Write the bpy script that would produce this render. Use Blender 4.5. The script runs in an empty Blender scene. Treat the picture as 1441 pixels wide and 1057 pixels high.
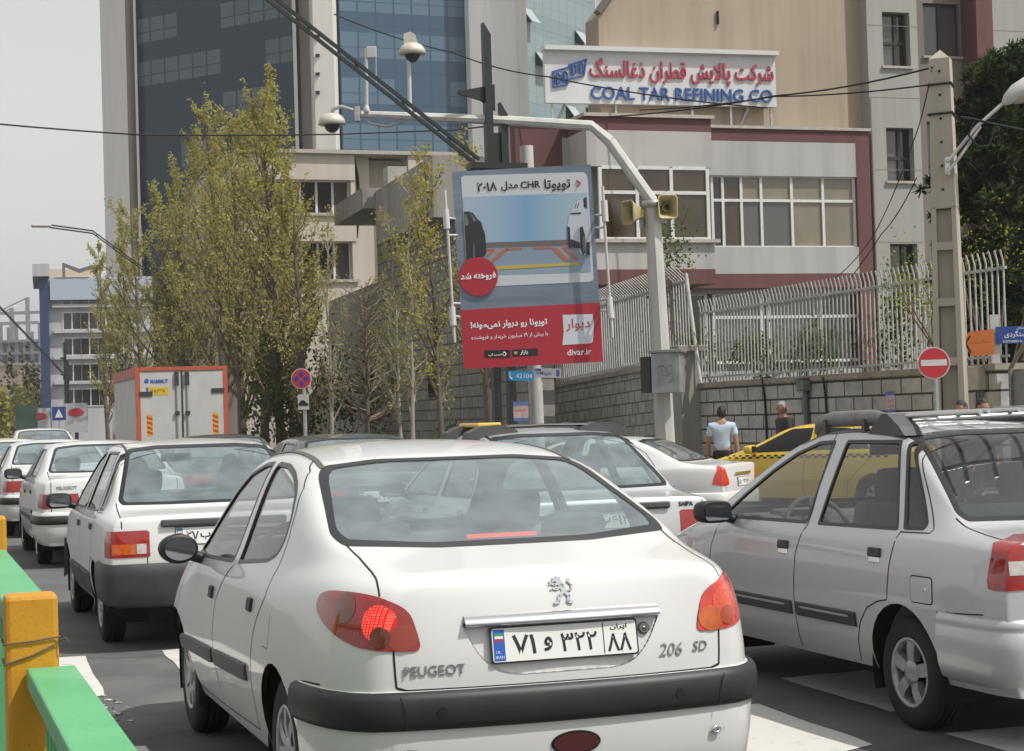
import bpy, bmesh, math, random
from mathutils import Vector, Matrix, Euler
from mathutils.bvhtree import BVHTree
SC = bpy.context.scene
COL = SC.collection
R = math.radians

# ---------------------------------------------------------------- camera
FPX, CAMH, ROLL, YH = 2600.0, 1.51, 0.030, 588.0
PITCH = math.atan((YH - 528.5) / FPX)
_f = Vector((0, math.cos(PITCH), math.sin(PITCH)))
_u0 = Vector((0, -math.sin(PITCH), math.cos(PITCH)))
_r0 = Vector((1, 0, 0))
CR = _r0 * math.cos(ROLL) - _u0 * math.sin(ROLL)
CU = _u0 * math.cos(ROLL) + _r0 * math.sin(ROLL)
CF = _f
CP = Vector((0, 0, CAMH))
cam_d = bpy.data.cameras.new('camera')
cam_d.sensor_fit = 'HORIZONTAL'
cam_d.sensor_width = 36.0
cam_d.lens = 36.0 * FPX / 1441.0
cam_d.clip_start = 0.1
cam_d.clip_end = 3000
cam = bpy.data.objects.new('camera', cam_d)
COL.objects.link(cam)
m3 = Matrix((CR, CU, -CF)).transposed()
cam.matrix_world = Matrix.Translation(CP) @ m3.to_4x4()
SC.camera = cam

# ---------------------------------------------------------------- sky and sun
SUN_DIR = Vector((0.92, -0.40, 0)).normalized()          # horizontal direction towards the sun
SUN_EL = R(56)
w = bpy.data.worlds.new('World')
SC.world = w
w.use_nodes = True
nt = w.node_tree
nt.nodes.clear()
sky = nt.nodes.new('ShaderNodeTexSky')
sky.sky_type = 'NISHITA'
sky.sun_disc = False
sky.sun_elevation = SUN_EL
sky.sun_rotation = math.atan2(SUN_DIR.x, SUN_DIR.y)
sky.dust_density = 2.5
sky.air_density = 1.0
sky.ozone_density = 1.0
hs = nt.nodes.new('ShaderNodeHueSaturation')
hs.inputs['Saturation'].default_value = 0.22
tcw = nt.nodes.new('ShaderNodeTexCoord')
mpw = nt.nodes.new('ShaderNodeMapping')
mpw.inputs['Scale'].default_value = (1.0, 1.0, 2.6)
nzw = nt.nodes.new('ShaderNodeTexNoise')
nzw.inputs['Scale'].default_value = 2.2
nzw.inputs['Detail'].default_value = 6.0
nzw.inputs['Roughness'].default_value = 0.55
rpw = nt.nodes.new('ShaderNodeValToRGB')
rpw.color_ramp.elements[0].position = 0.35
rpw.color_ramp.elements[0].color = (0.98, 0.975, 0.965, 1)
rpw.color_ramp.elements[1].position = 0.68
rpw.color_ramp.elements[1].color = (1.12, 1.095, 1.05, 1)
mxw = nt.nodes.new('ShaderNodeMix')
mxw.data_type = 'RGBA'
mxw.blend_type = 'MULTIPLY'
mxw.inputs[0].default_value = 1.0
bg = nt.nodes.new('ShaderNodeBackground')
bg.inputs['Strength'].default_value = 0.15
wo = nt.nodes.new('ShaderNodeOutputWorld')
L_ = nt.links.new
L_(sky.outputs[0], hs.inputs['Color'])
L_(tcw.outputs['Generated'], mpw.inputs[0])
L_(mpw.outputs[0], nzw.inputs['Vector'])
L_(nzw.outputs['Fac'], rpw.inputs[0])
hzw = nt.nodes.new('ShaderNodeMix')      # thin high haze whitening the whole sky
hzw.data_type = 'RGBA'
hzw.inputs[0].default_value = 0.65
hzw.inputs[7].default_value = (3.25, 3.28, 3.27, 1)
L_(hs.outputs[0], hzw.inputs[6])
L_(hzw.outputs[2], mxw.inputs[6])
L_(rpw.outputs[0], mxw.inputs[7])
L_(mxw.outputs[2], bg.inputs['Color'])
L_(bg.outputs[0], wo.inputs['Surface'])
sun_d = bpy.data.lights.new('sun', 'SUN')
sun_d.energy = 3.3
sun_d.angle = R(0.6)
sun_d.color = (1.0, 0.965, 0.91)
sun = bpy.data.objects.new('sun', sun_d)
COL.objects.link(sun)
_sd = Vector((SUN_DIR.x * math.cos(SUN_EL), SUN_DIR.y * math.cos(SUN_EL), math.sin(SUN_EL)))
sun.rotation_euler = _sd.to_track_quat('Z', 'Y').to_euler()
SC.view_settings.view_transform = 'Standard'
SC.view_settings.look = 'None'
SC.view_settings.gamma = 1.0
SC.view_settings.exposure = 0.36
SC.cycles.max_bounces = 8
SC.cycles.transparent_max_bounces = 24
SC.cycles.caustics_reflective = False
SC.cycles.caustics_refractive = False

# ---------------------------------------------------------------- picture geometry -> place geometry
def ray(px, py):
    return (CF + CR * ((px - 720.5) / FPX) - CU * ((py - 528.5) / FPX))
def at(px, py, Y):
    d = ray(px, py)
    return CP + d * (Y / d.y)
def gnd(px, py, z=0.0):
    d = ray(px, py)
    return CP + d * ((z - CAMH) / d.z)
YAW = 0.318
SD = Vector((-math.sin(YAW), math.cos(YAW), 0))      # street direction (away from the camera)
SL = Vector((-math.cos(YAW), -math.sin(YAW), 0))     # across the street, to the left
ZV = Vector((0, 0, 1))
LANE0 = Vector((-0.125, 7.14, 0))
def st(fwd, left, z=0.0):                             # street coordinates
    return LANE0 + SD * fwd + SL * left + ZV * z
# ---------------------------------------------------------------- materials
MATS = {}
def _new(name):
    m = bpy.data.materials.new(name)
    m.use_nodes = True
    n = m.node_tree
    return m, n, n.nodes['Principled BSDF'], n.links.new
def srgb(r, g, b):
    f = lambda c: c / 12.92 if c <= 0.04045 else ((c + 0.055) / 1.055) ** 2.4
    return (f(r / 255.0), f(g / 255.0), f(b / 255.0))
def mat(name, col, rough=0.6, metal=0.0, var=0.0, scale=8.0, coat=0.0, bump=0.0, bscale=60.0, emit=None, es=0.0, stretch=None, detail=5.0, spec=None):
    if name in MATS: return MATS[name]
    m, n, b, L = _new(name)
    c4 = (col[0], col[1], col[2], 1)
    b.inputs['Base Color'].default_value = c4
    b.inputs['Roughness'].default_value = rough
    b.inputs['Metallic'].default_value = metal
    if spec is not None: b.inputs['Specular IOR Level'].default_value = spec
    if coat:
        b.inputs['Coat Weight'].default_value = coat
        b.inputs['Coat Roughness'].default_value = 0.04
    if var > 0 or bump > 0:
        tc = n.nodes.new('ShaderNodeTexCoord')
        src = tc.outputs['Object']
        if stretch:
            mp = n.nodes.new('ShaderNodeMapping')
            mp.inputs['Scale'].default_value = stretch
            L(src, mp.inputs[0]); src = mp.outputs[0]
    if var > 0:
        nz = n.nodes.new('ShaderNodeTexNoise')
        nz.inputs['Scale'].default_value = scale
        nz.inputs['Detail'].default_value = detail
        nz.inputs['Roughness'].default_value = 0.62
        L(src, nz.inputs['Vector'])
        rp = n.nodes.new('ShaderNodeValToRGB')
        lo = 1 - var; hi = 1 + var * 0.7
        rp.color_ramp.elements[0].position = 0.3
        rp.color_ramp.elements[1].position = 0.7
        rp.color_ramp.elements[0].color = (min(1, col[0] * lo), min(1, col[1] * lo), min(1, col[2] * lo), 1)
        rp.color_ramp.elements[1].color = (min(1, col[0] * hi), min(1, col[1] * hi), min(1, col[2] * hi), 1)
        L(nz.outputs['Fac'], rp.inputs[0])
        L(rp.outputs[0], b.inputs['Base Color'])
    if bump > 0:
        nb = n.nodes.new('ShaderNodeTexNoise')
        nb.inputs['Scale'].default_value = bscale
        nb.inputs['Detail'].default_value = 4
        L(src, nb.inputs['Vector'])
        bp = n.nodes.new('ShaderNodeBump')
        bp.inputs['Strength'].default_value = bump
        bp.inputs['Distance'].default_value = 0.02
        L(nb.outputs['Fac'], bp.inputs['Height'])
        L(bp.outputs[0], b.inputs['Normal'])
    if emit:
        b.inputs['Emission Color'].default_value = (emit[0], emit[1], emit[2], 1)
        b.inputs['Emission Strength'].default_value = es
    MATS[name] = m
    return m
def paint(name, col, rough=0.35, metal=0.0, dirt=0.25, dcol=(0.30, 0.27, 0.22), coat=0.8):
    """car paint: clear coat, road grime gathering low on the body"""
    if name in MATS: return MATS[name]
    m, n, b, L = _new(name)
    b.inputs['Metallic'].default_value = metal
    b.inputs['Coat Weight'].default_value = coat
    b.inputs['Coat Roughness'].default_value = 0.05
    tc = n.nodes.new('ShaderNodeTexCoord')
    sx = n.nodes.new('ShaderNodeSeparateXYZ')
    L(tc.outputs['Object'], sx.inputs[0])
    mr = n.nodes.new('ShaderNodeMapRange')
    mr.inputs[1].default_value = 0.95; mr.inputs[2].default_value = 0.15
    mr.inputs[3].default_value = 0.10; mr.inputs[4].default_value = 1.0
    L(sx.outputs['Z'], mr.inputs[0])
    nz = n.nodes.new('ShaderNodeTexNoise')
    nz.inputs['Scale'].default_value = 4.5; nz.inputs['Detail'].default_value = 8; nz.inputs['Roughness'].default_value = 0.7
    L(tc.outputs['Object'], nz.inputs['Vector'])
    mm = n.nodes.new('ShaderNodeMath'); mm.operation = 'MULTIPLY'
    L(mr.outputs[0], mm.inputs[0]); L(nz.outputs['Fac'], mm.inputs[1])
    m2 = n.nodes.new('ShaderNodeMath'); m2.operation = 'MULTIPLY'
    m2.inputs[1].default_value = dirt * 2
    L(mm.outputs[0], m2.inputs[0])
    mx = n.nodes.new('ShaderNodeMix'); mx.data_type = 'RGBA'
    mx.inputs[6].default_value = (col[0], col[1], col[2], 1)
    mx.inputs[7].default_value = (dcol[0], dcol[1], dcol[2], 1)
    L(m2.outputs[0], mx.inputs[0])
    L(mx.outputs[2], b.inputs['Base Color'])
    ma = n.nodes.new('ShaderNodeMath'); ma.operation = 'ADD'
    ma.inputs[1].default_value = rough
    L(m2.outputs[0], ma.inputs[0])
    L(ma.outputs[0], b.inputs['Roughness'])
    MATS[name] = m
    return m
def glass(name, tint=(0.45, 0.5, 0.5), refl=1.0, rough=0.02, dust_sheen=0.04, dcol=(0.5, 0.5, 0.48)):
    if name in MATS: return MATS[name]
    m = bpy.data.materials.new(name); m.use_nodes = True
    n = m.node_tree; L = n.links.new
    n.nodes.clear()
    out = n.nodes.new('ShaderNodeOutputMaterial')
    tr = n.nodes.new('ShaderNodeBsdfTransparent'); tr.inputs[0].default_value = (*tint, 1)
    df = n.nodes.new('ShaderNodeBsdfDiffuse'); df.inputs[0].default_value = (*dcol, 1)
    gl = n.nodes.new('ShaderNodeBsdfGlossy'); gl.inputs['Roughness'].default_value = rough
    lw = n.nodes.new('ShaderNodeLayerWeight'); lw.inputs[0].default_value = .5
    pw = n.nodes.new('ShaderNodeMath'); pw.operation = 'POWER'; pw.inputs[1].default_value = 5.0
    fr = n.nodes.new('ShaderNodeMath'); fr.operation = 'MULTIPLY_ADD'; fr.inputs[1].default_value = .93; fr.inputs[2].default_value = .07
    L(lw.outputs['Facing'], pw.inputs[0]); L(pw.outputs[0], fr.inputs[0])
    mu = n.nodes.new('ShaderNodeMath'); mu.operation = 'MULTIPLY'; mu.use_clamp = True
    mu.inputs[1].default_value = refl
    L(fr.outputs[0], mu.inputs[0])
    nz = n.nodes.new('ShaderNodeTexNoise'); nz.inputs['Scale'].default_value = 5; nz.inputs['Detail'].default_value = 6
    tc = n.nodes.new('ShaderNodeTexCoord'); L(tc.outputs['Object'], nz.inputs['Vector'])
    md = n.nodes.new('ShaderNodeMath'); md.operation = 'MULTIPLY'; md.inputs[1].default_value = dust_sheen * 2
    L(nz.outputs['Fac'], md.inputs[0])
    a = n.nodes.new('ShaderNodeMixShader'); c = n.nodes.new('ShaderNodeMixShader')
    L(md.outputs[0], a.inputs[0]); L(tr.outputs[0], a.inputs[1]); L(df.outputs[0], a.inputs[2])
    L(mu.outputs[0], c.inputs[0]); L(a.outputs[0], c.inputs[1]); L(gl.outputs[0], c.inputs[2])
    L(c.outputs[0], out.inputs['Surface'])
    MATS[name] = m
    return m

M_WHITE = paint('white_paint', (0.66, 0.66, 0.65), dirt=0.14)
M_WHITE2 = paint('white_paint_dusty', (0.68, 0.68, 0.67), dirt=0.26)
M_SILVER = paint('silver_paint', (0.53, 0.54, 0.55), rough=0.36, metal=0.40, dirt=0.22)
M_YELLOW = paint('taxi_yellow_paint', (0.72, 0.47, 0.01), dirt=0.15)
M_GREYCAR = paint('dark_grey_paint', (0.055, 0.06, 0.068), metal=0.3, dirt=0.12)
M_BLUECAR = paint('dark_blue_paint', (0.035, 0.045, 0.075), metal=0.3, dirt=0.12)
M_BLACKPL = mat('black_plastic', (0.016, 0.016, 0.018), 0.5, var=0.35, scale=7, bump=0.06, bscale=400)
M_GREYPL = mat('grey_plastic', (0.035, 0.036, 0.038), 0.55, var=0.3, scale=6, bump=0.05, bscale=300)
M_RUBBER = mat('tyre_rubber', (0.016, 0.016, 0.016), 0.85, var=0.5, scale=9)
M_SEAL = mat('black_seal', (0.012, 0.012, 0.013), 0.35)
M_GAP = mat('panel_gap', (0.006, 0.006, 0.007), 0.8)
M_CHROME = mat('chrome', (0.75, 0.76, 0.78), 0.12, metal=1.0)
M_CAP = mat('hubcap_silver', (0.36, 0.36, 0.37), 0.35, metal=0.5, var=0.25, scale=14)
M_INT = mat('cabin_plastic', (0.085, 0.088, 0.09), 0.8, var=0.2)
M_SEAT = mat('seat_fabric', (0.075, 0.08, 0.085), 0.9, var=0.25, scale=20)
M_SEATL = mat('seat_fabric_grey', (0.20, 0.21, 0.22), 0.9, var=0.2, scale=20)
M_HEADL = mat('cabin_lining', (0.34, 0.35, 0.35), 0.9)
M_RED = mat('tail_lamp_red', (0.32, 0.012, 0.012), 0.12, coat=1.0, var=0.25, scale=30)
M_REDLIT = mat('tail_lamp_lit', (0.8, 0.03, 0.02), 0.2, coat=1.0, emit=(1.0, 0.035, 0.015), es=1.6)
M_REDSOFT = mat('tail_lamp_sunlit', (0.62, 0.035, 0.025), 0.15, coat=1.0, var=0.25, scale=40)  # brighter copy of the red lamp, sunlight put into the colour
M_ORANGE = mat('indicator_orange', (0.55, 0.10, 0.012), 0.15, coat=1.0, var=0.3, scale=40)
M_CLEAR = mat('clear_lamp', (0.55, 0.5, 0.48), 0.15, coat=1.0, var=0.3, scale=40)
M_PLATE = mat('plate_white', (0.72, 0.72, 0.70), 0.4)
M_PLBLUE = mat('plate_blue', (0.02, 0.10, 0.42), 0.4)
M_INK = mat('black_ink', (0.012, 0.012, 0.015), 0.5)
M_WINK = mat('white_ink', (0.75, 0.75, 0.75), 0.5)
G_CAR = glass('car_glass', (0.84, 0.88, 0.87), 1.1)
G_REAR = glass('rear_glass', (0.66, 0.80, 0.82), 1.6, dust_sheen=0.30, dcol=(0.36, 0.44, 0.47))  # strong bluish layer: sky reflection put into the glass colour
G_DARK = glass('car_glass_dark', (0.5, 0.56, 0.58), 1.5, dust_sheen=0.06, dcol=(0.3, 0.33, 0.34))
# ---------------------------------------------------------------- mesh helpers
class MB:
    def __init__(s):
        s.v = []; s.f = []; s.m = []; s.sm = []
    def add(s, vs, fs, mi=0, smooth=False):
        o = len(s.v)
        s.v += [tuple(v) for v in vs]
        for f in fs:
            s.f.append([i + o for i in f]); s.m.append(mi); s.sm.append(smooth)
        return s
    def box(s, c, size, M=None, mi=0, bev=0.0):
        x, y, z = size[0] / 2, size[1] / 2, size[2] / 2
        if bev > 0:
            b = min(bev, x * .9, y * .9, z * .9)
            bm = bmesh.new()
            bmesh.ops.create_cube(bm, size=1)
            for v in bm.verts: v.co = Vector((v.co.x * 2 * x, v.co.y * 2 * y, v.co.z * 2 * z))
            bmesh.ops.bevel(bm, geom=bm.edges[:], offset=b, segments=2, affect='EDGES', profile=0.5)
            vs = [v.co.copy() for v in bm.verts]
            bm.verts.index_update()
            fs = [[v.index for v in f.verts] for f in bm.faces]
            bm.free()
        else:
            vs = [Vector((sx * x, sy * y, sz * z)) for sx in (-1, 1) for sy in (-1, 1) for sz in (-1, 1)]
            fs = [(0, 1, 3, 2), (4, 6, 7, 5), (0, 4, 5, 1), (2, 3, 7, 6), (0, 2, 6, 4), (1, 5, 7, 3)]
        c = Vector(c)
        if M is not None:
            vs = [c + M @ v for v in vs]
        else:
            vs = [c + v for v in vs]
        return s.add(vs, fs, mi)
    def tube(s, pts, r, seg=8, mi=0, cap=True, smooth=True):
        pts = [Vector(p) for p in pts]
        n = len(pts)
        rs = r if isinstance(r, (list, tuple)) else [r] * n
        vs = []; fs = []
        t0 = (pts[1] - pts[0]).normalized()
        a = Vector((0, 0, 1)) if abs(t0.z) < 0.9 else Vector((1, 0, 0))
        nn = (a - t0 * a.dot(t0)).normalized()
        for i, p in enumerate(pts):
            t = (pts[min(i + 1, n - 1)] - pts[max(i - 1, 0)])
            t = t.normalized() if t.length > 1e-9 else t0
            nn = (nn - t * nn.dot(t))
            nn = nn.normalized() if nn.length > 1e-6 else Vector((1, 0, 0))
            b = t.cross(nn)
            for k in range(seg):
                an = 2 * math.pi * k / seg
                vs.append(p + (nn * math.cos(an) + b * math.sin(an)) * rs[i])
        for i in range(n - 1):
            for k in range(seg):
                k2 = (k + 1) % seg
                fs.append((i * seg + k, i * seg + k2, (i + 1) * seg + k2, (i + 1) * seg + k))
        s.add(vs, fs, mi, smooth)
        if cap and seg > 2:
            s.add(vs[:seg], [list(range(seg))[::-1]], mi)
            s.add(vs[-seg:], [list(range(seg))], mi)
        return s
    def sqbar(s, a, b, w, h, up=(0, 0, 1), mi=0):
        a, b, up = Vector(a), Vector(b), Vector(up)
        d = (b - a); L = d.length; d.normalize()
        x = d.cross(up)
        x = x.normalized() if x.length > 1e-6 else Vector((1, 0, 0))
        z = x.cross(d)
        M = Matrix((x, d, z)).transposed()
        return s.box((a + b) / 2, (w, L, h), M, mi)
    def lathe(s, prof, o=(0, 0, 0), M=None, seg=24, mi=0, smooth=True):
        """prof: list of (r, h) about local z"""
        vs = []; fs = []
        o = Vector(o); n = len(prof)
        for r, h in prof:
            for k in range(seg):
                a = 2 * math.pi * k / seg
                v = Vector((r * math.cos(a), r * math.sin(a), h))
                vs.append(o + (M @ v if M is not None else v))
        for i in range(n - 1):
            for k in range(seg):
                k2 = (k + 1) % seg
                fs.append((i * seg + k, i * seg + k2, (i + 1) * seg + k2, (i + 1) * seg + k))
        return s.add(vs, fs, mi, smooth)
    def prism(s, poly, d, O=(0, 0, 0), U=(1, 0, 0), V=(0, 1, 0), mi=0):
        """flat polygon (u,v), thickness d along U x V"""
        O, U, V = Vector(O), Vector(U), Vector(V)
        W = U.cross(V).normalized()
        n = len(poly)
        a = [O + U * p[0] + V * p[1] for p in poly]
        b = [p + W * d for p in a]
        fs = [list(range(n))[::-1], list(range(n, 2 * n))]
        for i in range(n):
            j = (i + 1) % n
            fs.append((i, j, n + j, n + i))
        return s.add(a + b, fs, mi)
    def quad(s, a, b, c, d, mi=0):
        return s.add([a, b, c, d], [(0, 1, 2, 3)], mi)
    def mesh(s, name, mats, fix=True):
        me = bpy.data.meshes.new(name)
        me.from_pydata(s.v, [], s.f)
        for m in (mats if isinstance(mats, (list, tuple)) else [mats]): me.materials.append(m)
        me.polygons.foreach_set('material_index', s.m)
        me.polygons.foreach_set('use_smooth', s.sm)
        me.update()
        if fix and len(s.f) < 60000:
            bm = bmesh.new(); bm.from_mesh(me)
            bmesh.ops.recalc_face_normals(bm, faces=bm.faces[:])
            bm.to_mesh(me); bm.free()
        return me
    def build(s, name, mats, parent=None, fix=True):
        return link(name, s.mesh(name, mats, fix), parent)
def islands(v, f):
    par = list(range(len(v)))
    def find(a):
        while par[a] != a:
            par[a] = par[par[a]]; a = par[a]
        return a
    for q in f:
        r = find(q[0])
        for i in q[1:]: par[find(i)] = r
    g = {}
    for k, q in enumerate(f): g.setdefault(find(q[0]), []).append(k)
    return list(g.values())
def build_each(mb, name, mats, parent=None, fix=True):
    """every separate piece of the builder becomes an object of its own"""
    out = []
    for ks in islands(mb.v, mb.f):
        m = MB(); mp = {}
        for k in ks:
            q = []
            for i in mb.f[k]:
                if i not in mp: mp[i] = len(m.v); m.v.append(mb.v[i])
                q.append(mp[i])
            m.f.append(q); m.m.append(mb.m[k]); m.sm.append(mb.sm[k])
        out.append(m.build(name, mats, parent, fix))
    return out
def link(name, me, parent=None):
    o = bpy.data.objects.new(name, me)
    COL.objects.link(o)
    if parent is not None: o.parent = parent
    return o
def tag(o, label=None, cat=None, group=None, kind=None):
    if label: o['label'] = label
    if cat: o['category'] = cat
    if group: o['group'] = group
    if kind: o['kind'] = kind
    return o
def thing(name, label, cat, loc=(0, 0, 0), rz=0.0, group=None):
    o = bpy.data.objects.new(name, None)
    o.empty_display_size = 0.2
    COL.objects.link(o)
    o.location = loc; o.rotation_euler = (0, 0, rz)
    return tag(o, label, cat, group)
def copy_tree(o, parent=None):
    c = o.copy(); COL.objects.link(c)
    if parent is not None: c.parent = parent
    for ch in o.children: copy_tree(ch, c)
    return c
def inv(o):
    """matrix from world to the local space of a thing placed with location + z rotation"""
    return (Matrix.Translation(o.location) @ o.rotation_euler.to_matrix().to_4x4()).inverted()
# --- writing: Persian letters are joined by hand with their presentation forms
_AR = {'ا': 'FE8D FE8E', 'آ': 'FE81 FE82', 'ب': 'FE8F FE90 FE91 FE92', 'پ': 'FB56 FB57 FB58 FB59', 'ت': 'FE95 FE96 FE97 FE98',
       'خ': 'FEA5 FEA6 FEA7 FEA8', 'د': 'FEA9 FEAA', 'ذ': 'FEAB FEAC', 'ر': 'FEAD FEAE', 'ز': 'FEAF FEB0', 'س': 'FEB1 FEB2 FEB3 FEB4',
       'ش': 'FEB5 FEB6 FEB7 FEB8', 'ط': 'FEC1 FEC2 FEC3 FEC4', 'غ': 'FECD FECE FECF FED0', 'ف': 'FED1 FED2 FED3 FED4', 'ق': 'FED5 FED6 FED7 FED8',
       'ک': 'FB8E FB8F FB90 FB91', 'گ': 'FB92 FB93 FB94 FB95', 'ل': 'FEDD FEDE FEDF FEE0', 'م': 'FEE1 FEE2 FEE3 FEE4', 'ن': 'FEE5 FEE6 FEE7 FEE8',
       'و': 'FEED FEEE', 'ه': 'FEE9 FEEA FEEB FEEC', 'ی': 'FBFC FBFD FBFE FBFF', '\u2e2e': 'FEFB FEFC'}
_AR = {k: [chr(int(x, 16)) for x in v.split()] for k, v in _AR.items()}
def fa(s):
    s = s.replace('لا', '\u2e2e')
    out = []
    for i, c in enumerate(s):
        if c not in _AR:
            out.append(c); continue
        f = _AR[c]
        p = s[i - 1] if i else ''
        q = s[i + 1] if i + 1 < len(s) else ''
        jp = p in _AR and len(_AR[p]) == 4
        jn = len(f) == 4 and q in _AR
        out.append(f[3] if jp and jn else f[1] if jp else f[2] if jn else f[0])
    r = ''.join(out)[::-1]
    # numbers and Latin words keep their own order
    import re
    return re.sub(r'[0-9A-Za-z\u06f0-\u06f9.]+', lambda m: m.group(0)[::-1], r).replace('\u200c', '')
def text_geo(s, size=1.0, bold=0.0, depth=0.0, width=None, height=None):
    """vertices (centred on 0,0 in the xy plane) and faces of a line of writing"""
    c = bpy.data.curves.new('writing', 'FONT')
    c.body = s; c.size = size; c.offset = bold; c.extrude = depth / 2
    c.resolution_u = 3
    o = bpy.data.objects.new('writing', c)
    COL.objects.link(o)
    dg = bpy.context.evaluated_depsgraph_get()
    me = bpy.data.meshes.new_from_object(o.evaluated_get(dg))
    vs = [v.co.copy() for v in me.vertices]
    fs = [list(p.vertices) for p in me.polygons]
    bpy.data.objects.remove(o); bpy.data.curves.remove(c); bpy.data.meshes.remove(me)
    if not vs: return [], []
    x0, x1 = min(v.x for v in vs), max(v.x for v in vs)
    y0, y1 = min(v.y for v in vs), max(v.y for v in vs)
    sx = width / (x1 - x0) if width else 1.0
    sy = height / (y1 - y0) if height else sx
    if not width and height: sx = sy
    return [Vector(((v.x - (x0 + x1) / 2) * sx, (v.y - (y0 + y1) / 2) * sy, v.z)) for v in vs], fs
def write(mb, s, O, U, V, mi=0, lift=0.004, **k):
    O, U, V = Vector(O), Vector(U).normalized(), Vector(V).normalized()
    W = U.cross(V)
    vs, fs = text_geo(s, **k)
    d = k.get('depth', 0) / 2
    return mb.add([O + U * v.x + V * v.y + W * (v.z + lift + d) for v in vs], fs, mi)
def rrect(w, h, r, n=5, cx=0, cy=0):
    p = []
    for sx, sy, a0 in ((1, 1, 0), (-1, 1, 90), (-1, -1, 180), (1, -1, 270)):
        for i in range(n + 1):
            a = R(a0 + 90 * i / n)
            p.append((cx + sx * (w / 2 - r) + r * math.cos(a), cy + sy * (h / 2 - r) + r * math.sin(a)))
    return p
def circ(r, n=32, cx=0, cy=0, ry=None):
    return [(cx + r * math.cos(2 * math.pi * i / n), cy + (ry or r) * math.sin(2 * math.pi * i / n)) for i in range(n)]
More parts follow.
